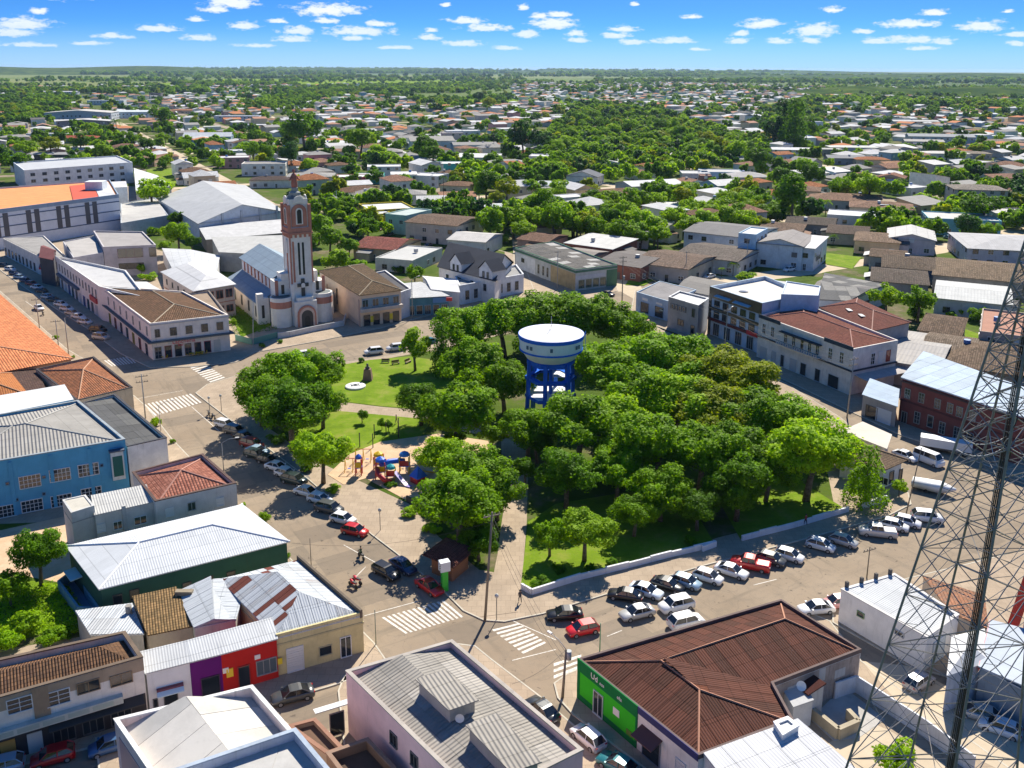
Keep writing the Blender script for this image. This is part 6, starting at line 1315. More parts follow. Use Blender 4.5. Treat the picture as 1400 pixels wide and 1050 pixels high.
for i in range(len(zs) - 1):
    if zs[i] < 0: continue
    for k in range(4):
        j = (k + 1) % 4; a, b_, c, d = leg(k, zs[i]), leg(j, zs[i]), leg(k, zs[i + 1]), leg(j, zs[i + 1]); m2 = (a + b_ + c + d) / 4
        me = MB().tube([a, d], .032, 4, sm=False).tube([b_, c], .032, 4, sm=False).tube([a, b_], .03, 4, sm=False)
        me.tube([a.lerp(c, .5), m2], .02, 4, sm=False).tube([b_.lerp(d, .5), m2], .02, 4, sm=False).tube([a.lerp(b_, .5), a.lerp(d, .25)], .016, 4, sm=False).tube([a.lerp(b_, .5), b_.lerp(c, .25)], .016, 4, sm=False)
        me.build('bracing', STL, mast)
    if i % 2 == 0: MB().tube([leg(0, zs[i]), leg(2, zs[i])], .022, 4, sm=False).tube([leg(1, zs[i]), leg(3, zs[i])], .022, 4, sm=False).build('cross_tie', STL, mast)
def cen_(z, o=0): c = axis(z) - base; return Vector((c.x - hw(z) * .12 + o, c.y - hw(z) * .55, z))
BLK = plain((.018, .018, .022), .5)
for o in (-.12, -.03, .06, .14): MB().tube([cen_(z, o) for z in zs], .035, 5).build('cable', BLK, mast)
MB().tube([cen_(z, -.2) for z in zs], .028, 4).tube([cen_(z, .2) for z in zs], .028, 4).build('cable_ladder_rail', STL, mast)
z = 26.
while z < 60: MB().tube([cen_(z, -.2), cen_(z, .2)], .018, 4).build('ladder_rung', STL, mast); z += .9
random.seed(5)
for q in range(16):   # slack feeder loops half way up
    z = random.uniform(46, 51); a = cen_(z); k = random.randrange(4); b_ = leg(k, z + random.uniform(-1.5, 1.5)); mid = a.lerp(b_, .5) + Vector((random.uniform(-.4, .4), random.uniform(-.4, .4), random.uniform(-.9, .6)))
    pts = [a.lerp(mid, f).lerp(mid.lerp(b_, f), f) for f in (0, .2, .4, .6, .8, 1)]; MB().tube(pts, .022, 4).build('feeder_cable', plain((.5, .5, .5)) if q % 2 else BLK, mast)
# ---------------------------------------------------------------- street furniture
WOOD = wallm((.22, .19, .15), .5); CONC = wallm((.38, .36, .33), .4)
def pole(bx, by, h, label, arms=1, lamp=None, r=.14, top=None, m_=None, yaw=.45, name='utility_pole', cat='utility pole', trafo=False, group=None):
    c = G(bx, by); o = empty(name, c, label, cat, group); tp = Vector((0, 0, h))
    if top: r_ = ray(*top); k = c.y / r_.y; tp = Vector((r_.x * k - c.x, 0, CH + r_.z * k))
    MB().tube([(0, 0, 0), tuple(tp)], [r, r * .65], 8).build('shaft', m_ or CONC, o)
    for q in range(arms):
        z = tp.z - .5 - q * 1.1; ca, sa = math.cos(yaw), math.sin(yaw); f = z / tp.z; cx_, cy_ = tp.x * f, tp.y * f
        MB().box((cx_, cy_, z), (2.2, .12, .12), 0, yaw).build('crossarm', WOOD, o)
        for s in (-.95, -.4, .4, .95): MB().tube([(cx_ + s * ca, cy_ + s * sa, z + .06), (cx_ + s * ca, cy_ + s * sa, z + .3)], .05, 5).build('insulator', plain((.25, .2, .18)), o)
    if trafo: MB().tube([(tp.x * .8 + .35, .1, h * .72), (tp.x * .8 + .35, .1, h * .72 + 1.)], .3, 10).build('transformer', plain((.3, .32, .33)), o)
    if lamp is not None:
        a = lamp; z = tp.z * (.93 if arms else 1); f = z / tp.z; e = Vector((math.cos(a) * 2.3, math.sin(a) * 2.3, .7)); s = Vector((tp.x * f, tp.y * f, z))
        MB().tube([s, s + e * .5 + Vector((0, 0, .25)), s + e], .04, 5).build('lamp_arm', plain((.35, .35, .35)), o); MB().box(tuple(s + e * 1.08), (.6, .25, .14), 0, a).build('lamp_head', plain((.6, .6, .58)), o)
    return c + tp
PT = {}
PT['main'] = pole(663, 849, 13.5, 'tall wooden pole leaning slightly at the bottom corner of the square', 1, None, .17, (673, 700), WOOD)
PT['br'] = pole(769, 955, 6.5, 'pole with two long lamp arms beside the dark grey car at the green shop corner', 0, 2.3, .16, (774, 888), WOOD, trafo=True)
PT['lc'] = pole(199, 573, 9, 'concrete utility pole at the left crossing in front of the crosswalk', 2, None, .15, None, CONC)
PT['l2'] = pole(220, 590, 5, 'short street lamp with a long arm near the warehouse', 0, .4, .08, None, CONC, name='street_lamp', cat='street lamp')
PT['l3'] = pole(306, 646, 5.2, 'street lamp with arm opposite the dark parked wagons', 0, .2, .08, None, CONC, name='street_lamp', cat='street lamp')
PT['r1'] = pole(1158, 571, 11, 'concrete pole with crossarms in front of the cream white corner house', 2, None, .16, (1168, 488), CONC)
PT['r2'] = pole(990, 487, 11.5, 'concrete pole in front of the dark office', 1, .9, .15, (995, 422), CONC)
PT['r0'] = pole(850, 430, 13.5, 'dark pole with many wires at the top corner of the square', 2, None, .17, (852, 350), WOOD, trafo=True)
PT['r00'] = pole(762, 396, 12, 'pole in front of the timber panel of the green fascia building', 1, None, .14, None, CONC)
PT['s1'] = pole(937, 384, 9.5, 'pole on the sandy street in front of the long brown roofed row', 1, None, .13, None, CONC)
PT['s2'] = pole(1020, 371, 11, 'pole on the sandy street left of the muralled building', 1, None, .14, None, CONC)
pole(461, 296, 11.5, 'thin pale mast behind the bell tower beside the cream gabled hall', 0, None, .09, None, plain((.7, .7, .7)), name='mast', cat='mast')
pole(564, 436, 10.5, 'pole in front of the low blue shop right of the church', 0, .8, .13, None, CONC)
pole(346, 475, 11, 'slim pale lamp post in front of the church garden', 0, None, .1, (346, 410), plain((.5, .5, .5)), name='street_lamp', cat='street lamp')
pole(54, 449, 8, 'pole nearest the white car driving down the left street', 1, None, .13, None, CONC); pole(81, 482, 8, 'right hand pole of the pair beside the orange roofed hall', 1, None, .13, None, CONC); pole(94, 486, 9, 'pole with lamp arm next to the orange roofed hall gutter', 0, .3, .13, None, CONC)
pole(514, 882, 4.6, 'thin green street name post on the yellow shop corner', 0, None, .07, None, plain((.25, .28, .22)), name='sign_post', cat='post')
pole(820, 890, 3.6, 'slim green sign post above the edge of the green shop', 0, None, .07, None, plain((.05, .25, .12)), name='sign_post', cat='post')
pole(1239, 702, 8.5, 'tall thin dark pole tilting right beside the small round tree', 0, None, .1, (1260, 612), WOOD)
pole(711, 262, 8, 'lamp post on the road beside the big dark blue green tree', 0, .5, .1, None, plain((.5, .5, .5)), name='street_lamp', cat='street lamp')
pole(1120, 352, 9, 'tall thin palm like pole on the lawn beside the muralled building', 0, None, .1, None, WOOD)
pole(1185, 790, 4.5, 'short pole with brackets behind the white workshop', 1, None, .09, None, WOOD)
pole(426, 783, 5, 'thin pole on the pavement between the green building and the rust patched roof', 0, None, .06, None, WOOD)
for (x, y, lb) in ((520, 726, 'round headed lamp on the pavement beside the red parked car'), (679, 848, 'small twin lamp near the big leaning pole'), (287, 566, 'small post lamp left of the first parked white car'), (303, 563, 'taller post lamp on the left tip of the square')):
    c = G(x, y); o = empty('park_lamp', c, lb, 'park lamp'); MB().tube([(0, 0, .1), (0, 0, 3.0)], .05, 6).build('post', plain((.06, .07, .07)), o); MB().lathe([(0, 3.0), (.2, 3.1), (.26, 3.3), (.2, 3.5), (0, 3.6)], n=10).build('globe', plain((.5, .5, .46), .3), o)
def wire(a, b_, sag, label):
    pts = [a.lerp(b_, k / 10) - Zv * sag * 4 * (k / 10) * (1 - k / 10) for k in range(11)]; c = pts[0]
    o = MB().tube([p - c for p in pts], .016, 3).build('power_cable', plain((.05, .05, .05)), None, label=label, category='cable', group='power cables over the streets'); o.location = c
d1 = Vector((0, 0, .4))
for a, b_, nm in (('main', 'br', 'from the tall corner pole to the lamp pole at the green shop'), ('r0', 'r2', 'from the dark top corner pole to the office pole'), ('r2', 'r1', 'from the office pole to the cream white corner house pole'), ('r0', 'r00', 'from the dark top corner pole leftwards'),
              ('r0', 's1', 'from the dark top corner pole to the sandy street'), ('s1', 's2', 'along the sandy street')):
    for q in range(3): wire(PT[a] - d1 * (q * 2 + 1), PT[b_] - d1 * (q * 2 + 1), 1.0 + .3 * q, ['upper', 'middle', 'lower'][q] + ' black cable ' + nm)
wire(PT['main'] - d1 * 3, G(395, 742, 6.), 1.5, 'black cable from the tall corner pole to the green building'); wire(PT['br'], G(700, 935, 8), .6, 'black cable from the lamp pole to the pink building')
# green totem, brown roofed park kiosk, park walls
c = G(608, 808); o = empty('totem_sign', c, 'bright green totem with a white sign box at the edge of the park', 'sign')
MB().box((0, 0, 1.5), (.75, .75, 3.0), 0, .4).build('green_base', plain((.03, .45, .03), .4), o); MB().box((0, 0, 3.6), (1.3, 1.0, 1.3), 0, .4).build('sign_box', plain((.66, .68, .7), .4), o)
for q in range(3): MB().box((-.12, -.55, 3.25 + q * .32), (.95, .06, .12), 0, .4).build('lettering', plain((.12, .16, .14)), o)
building('park_kiosk', 'small dark kiosk with brown conical tile roof under the big tree', 'kiosk', [(590, 758), (618, 770), (640, 752), (612, 742)], 2.8, (.35, .16, .08), 'hipa', 1.6, tilem((.16, .06, .045), (.10, .04, .03), .4, .3, .4), over=.9)
WW2 = wallm((.70, .71, .73), .25)
def parkwall(lb, pts, n, h=.9):
    Q = [G(*p) for p in pts]; c = sum(Q, Vector()) / len(Q); r = empty('park_wall', c, lb, 'wall', 'white park walls along the front street')
    for a, b_ in zip(Q, Q[1:]):
        m_ = max(1, round((b_ - a).length / 3.2))
        for k in range(m_):
            s, e = a.lerp(b_, k / m_) - c, a.lerp(b_, (k + 1) / m_) - c; d = (e - s).normalized(); nn = Vector((-d.y, d.x, 0)) * .14; e = e - d * .04; hh = h + (.12 if k % 2 else 0)
            q = [s - nn, e - nn, e + nn, s + nn]; MB(ax=d).hexa([p + Zv * .1 for p in q] + [p + Zv * hh for p in q]).build('wall_section', WW2, r)
parkwall('low white park wall curving along the lower lawn', [(713, 806), (727, 814), (794, 793), (860, 777), (918, 762), (978, 748)], 8)
parkwall('low white park wall in front of the right lawn with a seated walker beside it', [(1014, 740), (1085, 722), (1160, 700)], 6)
parkwall('short white wall with a dark plaque in front of the park house', [(1178, 696), (1213, 687)], 2, 1.1)
parkwall('short white wall piece at the top of the lower lawn steps', [(960, 755), (979, 748)], 1, 1.0)
wallrun('hedge_wall', 'dark retaining wall on the street side of the playground', [(556, 686), (604, 712), (640, 738)], 1.0, .3, wallm((.10, .09, .07)))
c = G(486, 530); o = empty('lawn_disc', c, 'white round flat sculpture with dark figures on the upper lawn', 'sculpture')
MB().lathe([(0, .55), (1.9, .55), (2.1, .45), (2.1, .1)], n=28, sm=False).build('disc', WWT_top, o)
for k in range(4): MB().tube([(math.cos(k * 1.5 + 1) * 1.3, math.sin(k * 1.5 + 1) * .9, .58), (math.cos(k * 1.5 + 2) * .8, math.sin(k * 1.5 + 2) * .5, .6), (math.cos(k * 1.5) * .3, math.sin(k * 1.5) * .5, .58)], .09, 4).build('figure', plain((.08, .09, .1)), o)
c = G(503, 520); o = empty('stone_monument', c, 'brown stone pedestal with a small bust on the upper lawn', 'monument')
MB().hexa([Vector(q) for q in ((-1, -1, 0), (1, -1, 0), (1, 1, 0), (-1, 1, 0), (-.7, -.7, 2.6), (.7, -.7, 2.6), (.7, .7, 2.6), (-.7, .7, 2.6))]).build('pedestal', wallm((.24, .16, .12), .5), o)
MB().lathe([(.45, 2.6), (.5, 3.0), (.18, 3.15), (.28, 3.4), (.2, 3.7), (0, 3.8)], n=10).build('bust', plain((.12, .1, .09)), o)
random.seed(11)
for k, (x, y) in enumerate(((545, 583), (528, 588), (512, 592), (492, 604), (510, 605), (545, 592))):
    c = G(x, y + 8); o = empty('bollard', c, '%s dark post in the row between the lawn and the playground' % ['rightmost', 'third from right', 'fourth from right', 'leftmost', 'second from left', 'second from right'][k], 'post', 'dark posts between lawn and playground'); MB().tube([(0, 0, .1), (0, 0, 2.6)], .09, 6).build('post', plain((.06, .05, .045)), o); MB().lathe([(0, 2.6), (.14, 2.65), (0, 2.85)], n=8).build('cap', plain((.08, .07, .06)), o)
for k, (x, y, lb) in enumerate(((527, 497, 'brown bench nearest the pedestal on the upper lawn'), (541, 499, 'brown bench beside the round tree trunk on the upper lawn'), (558, 497, 'brown bench at the right end of the upper lawn'))):
    c = G(x, y); o = empty('park_bench', c, lb, 'bench', None, None, .5 * k)
    MB().box((0, 0, .5), (1.8, .5, .08)).build('seat', plain((.2, .12, .07)), o); MB().box((0, .28, .85), (1.8, .07, .5)).build('backrest', plain((.2, .12, .07)), o)
    for s in (-.75, .75): MB().box((s, 0, .26), (.12, .5, .44)).build('leg', plain((.2, .2, .2)), o)
# playground
def play(name, x, y, label, cat='play structure'): return empty(name, G(x, y), label, cat)
BL, YE, RD, TQ, GN, PU = [plain(c, .35) for c in ((.02, .12, .60), (.75, .48, .01), (.55, .03, .03), (.02, .35, .38), (.05, .35, .05), (.30, .24, .55))]
o = play('play_tower', 521, 655, 'big play structure with blue domes, yellow and red panels and a pale purple slide')
def ptower(ox, oy, h, dm, wall_, r=1.1):
    for a in (0, 1, 2, 3): MB().tube([(ox + (r * .8 if a % 2 else -r * .8), oy + (r * .8 if a > 1 else -r * .8), 0), (ox + (r * .8 if a % 2 else -r * .8), oy + (r * .8 if a > 1 else -r * .8), h)], .09, 6).build('post', YE if wall_ is not YE else RD, o)
    MB().box((ox, oy, h * .5), (r * 1.8, r * 1.8, .12)).build('deck', BL, o); MB().box((ox, oy - r * .85, h * .5 + .5), (r * 1.6, .08, .9)).build('panel', wall_, o); MB().box((ox - r * .85, oy, h * .5 + .5), (.08, r * 1.6, .9)).build('panel', RD if wall_ is YE else YE, o)
    MB().lathe([(r * .95, h), (r * .8, h + .4), (0, h + .8)], (ox, oy, 0), 8, sm=False).build('dome_roof', dm, o)
ptower(0, 0, 3.2, BL, YE, .95); ptower(3.6, 2.2, 3.2, plain((.03, .2, .5)), RD, .95); ptower(-.8, 3.2, 2.7, YE, YE, .9); ptower(-3.8, 1.4, 3.0, BL, YE, .6); ptower(1.7, -.6, 2.2, TQ, RD, .8)
MB().tube([(0, 0, 2.4), (1.2, 1.2, 2.5), (2.4, 1.8, 2.4), (3.6, 2.2, 2.2)], .45, 10).build('tube_tunnel', BL, o); MB().tube([(-.5, -.6, 2.2), (-.2, -1.8, 1.7), (.9, -2.4, 1.0), (1.9, -2.0, .5)], .4, 10).build('spiral_slide', RD, o)
for dx in (0,):
    a = [Vector((2.4, -.9, 1.8)), Vector((3.6, -2.0, .9)), Vector((4.5, -2.9, .35)), Vector((5.2, -3.3, .35))]
    mb = MB()
    for s, e in zip(a, a[1:]):
        d = (e - s); d.z = 0; d.normalize(); nn = Vector((-d.y, d.x, 0)) * .35; u = Vector((0, 0, .1)); mb.hexa([s - nn - u, e - nn - u, e + nn - u, s + nn - u, s - nn, e - nn, e + nn, s + nn])
    mb.build('slide', PU, o)
o = play('play_tent', 572, 660, 'small red and blue pyramid play hut by the yellow slide', 'play hut'); MB().lathe([(1.5, 1.2), (.05, 2.9)], n=4, sm=False).build('roof', BL, o); MB().lathe([(1.3, 0), (1.3, 1.2)], n=4, sm=False).build('panel', RD, o)
MB().hexa([Vector(q) for q in ((-.2, 1, 1.6), (.5, 1, 1.6), (2.4, 3.2, .2), (1.7, 3.2, .2), (-.2, 1, 1.75), (.5, 1, 1.75), (2.4, 3.2, .4), (1.7, 3.2, .4))]).build('slide', YE, o)
o = play('play_tent', 573, 645, 'little light blue topped play post beside the pyramid hut', 'play post'); MB().tube([(0, 0, 0), (0, 0, 2)], .1, 6).build('post', YE, o); MB().lathe([(.7, 2), (0, 2.6)], n=10).build('cap', plain((.05, .3, .6)), o)
for (x, y, lb) in ((483, 645, 'yellow swing frame under the bright tree'), (497, 632, 'yellow climbing frame beside the big play structure')):
    o = play('climbing_frame', x, y, lb, 'climbing frame')
    for s in (-1, 0, 1): MB().tube([(s * 1.3, -.8, 0), (s * 1.3, 0, 2.4), (s * 1.3, .8, 0)], .06, 5).build('frame', YE, o)
    MB().tube([(-1.3, 0, 2.4), (1.3, 0, 2.4)], .06, 5).build('top_bar', RD, o)
    for s in (-.65, .65): MB().box((s, 0, .6), (.5, .25, .06)).build('swing_seat', BL, o)
# ---------------------------------------------------------------- cars
CG = glassm((.012, .015, .02)); TY = plain((.018, .018, .018), .8); RM_ = plain((.4, .4, .42), .35, .6); HLm = plain((.75, .75, .72), .15); TLm = plain((.4, .01, .01), .2)
CARM = {}
def paint(c):
    k = c
    if k not in CARM:
        m_ = bpy.data.materials.new('car_paint'); m_.use_nodes = True; t_ = NT(m_.node_tree)
        t_.out(t_.n('ShaderNodeBsdfPrincipled', i={'Base Color': tuple(c) + (1,), 'Roughness': .32, 'Metallic': .15 if max(c) < .6 else 0., 'Coat Weight': .6, 'Coat Roughness': .08}).outputs[0]); CARM[k] = m_
    return CARM[k]
def loft(mb, st, mi=0, closed=True):
    rings = []
    for x, pts in st: rings.append([(x, y, z) for y, z in pts])
    b_ = len(mb.V); n = len(rings[0])
    for r in rings: mb.V += r
    for i in range(len(rings) - 1):
        for k in range(n):
            j = (k + 1) % n; mb.Fc.append([b_ + i * n + k, b_ + (i + 1) * n + k, b_ + (i + 1) * n + j, b_ + i * n + j]); mb.MI.append(mi); mb.sm.append(True)
    mb.Fc.append([b_ + k for k in range(n)]); mb.MI.append(mi); mb.sm.append(False); mb.Fc.append([b_ + (len(rings) - 1) * n + n - 1 - k for k in range(n)]); mb.MI.append(mi); mb.sm.append(False)
PROTO = {}
def sect(w, z0, zb, zt): return [(-w * .94, z0), (w * .94, z0), (w, z0 + .2), (w, zb), (w * .93, zt), (-w * .93, zt), (-w, zb), (-w, z0 + .2)]
SH = dict( # length, half width, hood z, belt z, roof z, windscreen base, roof front, roof rear, tail glass base, boot z, boxy
 hatch=(3.95, .84, .82, .90, 1.46, 1.2, .45, -1.3, -1.86, .92), sedan=(4.45, .87, .80, .89, 1.42, 1.18, .35, -.95, -1.72, .93), suv=(4.5, .92, 1.0, 1.05, 1.68, 1.4, .75, -1.6, -2.12, 1.08),
 wagon=(4.4, .86, .83, .91, 1.47, 1.2, .45, -1.7, -2.1, .94), pickup=(5.2, .94, 1.08, 1.14, 1.76, 1.35, .85, -.55, -.75, 1.08), van=(5.0, .98, 1.25, 1.35, 2.15, 2.0, 1.45, -2.4, -2.48, 1.35))
def car_proto(kind):
    if kind in PROTO: return PROTO[kind]
    Ln, w, hz_, bz, rz_, ws, rf, rr2, tg, bt = SH[kind]; h2 = Ln / 2
    mb = MB(); z0 = .22
    st = [(h2, sect(w * .80, z0 + .1, hz_ * .62, hz_ * .70)), (h2 - .12, sect(w * .93, z0, hz_ * .72, hz_ * .84)), (h2 - .5, sect(w, z0, hz_ * .8, hz_ * .94)), (ws, sect(w, z0, bz - .1, hz_ + .04)), (rf, sect(w, z0, bz - .08, bz)),
          (rr2, sect(w, z0, bz - .08, bz)), (tg, sect(w, z0, bt - .1, bt)), (-h2 + .15, sect(w * .97, z0, bt - .16, bt - .03)), (-h2, sect(w * .88, z0 + .1, bt - .3, bt - .22))]
    loft(mb, st)
    # roof skin and pillars in body colour
    rw = w * .74
    mb2 = MB(); rt = [(rf, rw * .94, rz_ - .03), (rf - .25, rw, rz_), (rr2 + .3, rw, rz_ - .01), (rr2, rw * .95, rz_ - .05)]
    for (xa, wa, za), (xb, wb, zb_) in zip(rt, rt[1:]): mb.hexa([(xb, -wb, zb_ - .05), (xa, -wa, za - .05), (xa, wa, za - .05), (xb, wb, zb_ - .05), (xb, -wb, zb_), (xa, -wa, za), (xa, wa, za), (xb, wb, zb_)])
    for s in (-1, 1):
        pl = [((ws, w * .88, hz_), (rf, rw * .94, rz_ - .04)), ((tg, w * .9, bt), (rr2, rw * .95, rz_ - .06)), (((rf + rr2) / 2, w * .93, bz), ((rf + rr2) / 2, rw, rz_ - .03))]
        for a, b_ in pl: mb.tube([(a[0], a[1] * s, a[2]), (b_[0], b_[1] * s, b_[2])], .05, 4, sm=False)
        mb.box((ws - .25, s * (w + .08), bz + .08), (.16, .2, .13))
    if kind == 'pickup': mb.box((-h2 + .95, 0, bt + .04), (1.5, w * 1.5, .06))
    me_b = mb.mesh('body', [paint((.6, .6, .6))])
    g_ = MB(); o1, o2 = w * .90, rw * .97
    B1 = [(ws - .02, -o1 * .96, hz_ + .02), (tg + .02, -o1 * .96, bt), (tg + .02, o1 * .96, bt), (ws - .02, o1 * .96, hz_ + .02)]; T1 = [(rf, -o2 * .93, rz_ - .06), (rr2, -o2 * .93, rz_ - .07), (rr2, o2 * .93, rz_ - .07), (rf, o2 * .93, rz_ - .06)]
    g_.hexa([B1[1], B1[0], B1[3], B1[2], T1[1], T1[0], T1[3], T1[2]]); me_g = g_.mesh('window_glass', [CG])
    wl = MB(); wl.tube([(0, -.1, 0), (0, .1, 0)], .31, 14, sm=False); me_w = wl.mesh('wheel', [TY]); rm_ = MB(); rm_.tube([(0, -.115, 0), (0, .115, 0)], .19, 10, sm=False); me_r = rm_.mesh('rim', [RM_])
    hl = MB().box((0, 0, 0), (.10, .34, .14)).mesh('headlight', [HLm]); tl = MB().box((0, 0, 0), (.08, .26, .22)).mesh('taillight', [TLm])
    pl_ = MB().box((0, 0, 0), (.03, .4, .13)).mesh('number_plate', [plain((.5, .5, .48))])
    PROTO[kind] = (me_b, me_g, me_w, me_r, hl, tl, pl_, Ln, w, hz_, bt); return PROTO[kind]
WHc, SIc, BKc, GYc, RDc, MRc, DBc, LBc, DGc, TLc = (.72, .72, .72), (.45, .45, .44), (.012, .012, .014), (.07, .075, .08), (.50, .012, .012), (.20, .02, .02), (.015, .03, .09), (.30, .42, .52), (.02, .04, .04), (.02, .16, .18)
def car(px, py, vx, vy, kind, c, label, group=None, small=False, roofc=None):
    me_b, me_g, me_w, me_r, hl, tl, pl_, Ln, w, hz_, bt = car_proto(kind)
    a = G(px, py, .7); b_ = G(px + vx * .3, py + vy * .3, .7); d = b_ - a; yaw = math.atan2(d.y, d.x); on_kerb = 0
    o = empty('parked_car' if kind not in ('pickup', 'van') else ('pickup_truck' if kind == 'pickup' else 'van'), (a.x, a.y, .01), label, {'pickup': 'pickup truck', 'van': 'van'}.get(kind, 'car'), group, rz=yaw)
    bo = link('body', me_b, o); bo.material_slots[0].link = 'OBJECT'; bo.material_slots[0].material = paint(c)
    link('window_glass', me_g, o)
    for sx_ in (-1, 1):
        for sy_ in (-1, 1):
            wl_ = link('wheel', me_w, o, loc=(sx_ * Ln * .31, sy_ * (w - .07), .31))
            link('rim', me_r, wl_)
    for sy_ in (-1, 1):
        link('headlight', hl, o, loc=(Ln / 2 - .10, sy_ * w * .68, hz_ * .66)); link('taillight', tl, o, loc=(-Ln / 2 + .05, sy_ * w * .74, bt - .22))
    link('number_plate', pl_, o, loc=(-Ln / 2 - .01, 0, .55))
    return o
GL_, GF_, GS_ = 'cars parked at an angle on the left side of the square', 'cars parked along the front of the square', 'cars parked in a slanting rank on the shaded left street'
for r in [(308, 579, 33, 8, 'wagon', WHc, 'white wagon first in the angled rank on the left of the square'), (321, 588, 33, 8, 'suv', GYc, 'dark grey car behind the white wagon at the start of the rank'), (334, 596, 33, 8, 'sedan', BKc, 'black sedan between the dark grey and the maroon car'),
  (344, 606, 32, 8, 'suv', MRc, 'maroon car in the angled rank left of the square'), (352, 615, 33, 8, 'sedan', LBc, 'light blue white sedan nose deep between maroon and dark green cars'), (350, 620, 32, 8, 'wagon', DGc, 'dark green wagon in the angled rank left of the square'), (366, 628, 33, 8, 'hatch', BKc, 'black hatchback just before the two white cars in the rank'),
  (379, 637, 35, 9, 'sedan', WHc, 'white sedan in the middle of the left rank, followed by a white hatchback'), (391, 646, 35, 9, 'hatch', WHc, 'white hatchback just above the dark teal wagon'), (402, 655, 35, 9, 'suv', DGc, 'dark teal wagon between two pairs of white cars'), (420, 671, 36, 9, 'sedan', WHc, 'white sedan just below the dark teal wagon'),
  (437, 681, 36, 9, 'hatch', (.66, .7, .74), 'pale white hatchback above the dark suv'), (450, 694, 36, 9, 'suv', GYc, 'dark grey suv with long roof near the striped parking bays'), (469, 708, 36, 9, 'hatch', WHc, 'white hatchback next to the red car'), (485, 724, 38, 9, 'hatch', RDc, 'red hatchback with white roof panel at the end of the left rank'),
  (528, 780, 32, 18, 'wagon', BKc, 'black wagon beside the dark blue sedan near the kiosk'), (551, 772, 32, 20, 'sedan', DBc, 'dark blue sedan tight to the kerb near the kiosk'), (587, 800, 30, 20, 'sedan', RDc, 'red sedan beside the green totem')]:
    car(*r, group=GL_)
for r in [(772, 838, -42, 2, 'sedan', BKc, 'black sedan in tree shade at the bottom corner of the square'), (797, 858, -40, 9, 'hatch', (.6, .015, .02), 'bright red hatchback driving past the bottom crosswalk'), (855, 812, -40, -7, 'sedan', BKc, 'black sedan left of the white sedan on the front street'), (883, 806, 38, 12, 'sedan', (.62, .68, .74), 'pale blue white sedan between two black cars'),
  (871, 836, -42, 10, 'sedan', SIc, 'silver sedan in the second row on the front street'), (925, 826, -38, 9, 'suv', WHc, 'white hatchback in the second row right of the silver sedan'), (938, 849, 38, -9, 'suv', WHc, 'white suv against the edge of the brown roof'), (913, 798, 38, 12, 'sedan', BKc, 'black car below the start of the white park wall'),
  (938, 794, 36, 12, 'hatch', LBc, 'light blue silver hatchback on the front street'), (968, 787, 34, 11, 'hatch', WHc, 'white hatchback between the light blue car and the white sedan'), (1000, 779, 38, 12, 'sedan', WHc, 'white sedan left of the red pickup'), (1026, 770, -40, -8, 'pickup', RDc, 'red pickup with pale canopy in the front rank'),
  (1054, 763, 34, 10, 'hatch', GYc, 'dark grey hatchback right of the red pickup'), (1079, 758, 34, 10, 'hatch', WHc, 'white hatchback right of the dark grey one'), (1122, 744, 36, 10, 'hatch', (.6, .64, .68), 'pale white hatchback alone beside the walker'), (1153, 738, 34, 10, 'hatch', SIc, 'silver hatchback left of the silver pickup'),
  (1200, 726, -48, -5, 'pickup', (.55, .54, .52), 'silver pickup truck with covered bed'), (1223, 717, 34, 8, 'hatch', WHc, 'white hatchback just behind the silver pickup'), (1240, 712, 34, 8, 'hatch', (.68, .68, .7), 'white car between the hatchback and the white suv'), (1268, 706, 38, 4, 'suv', WHc, 'white suv at the right end of the front rank')]:
    car(*r, group=GF_)
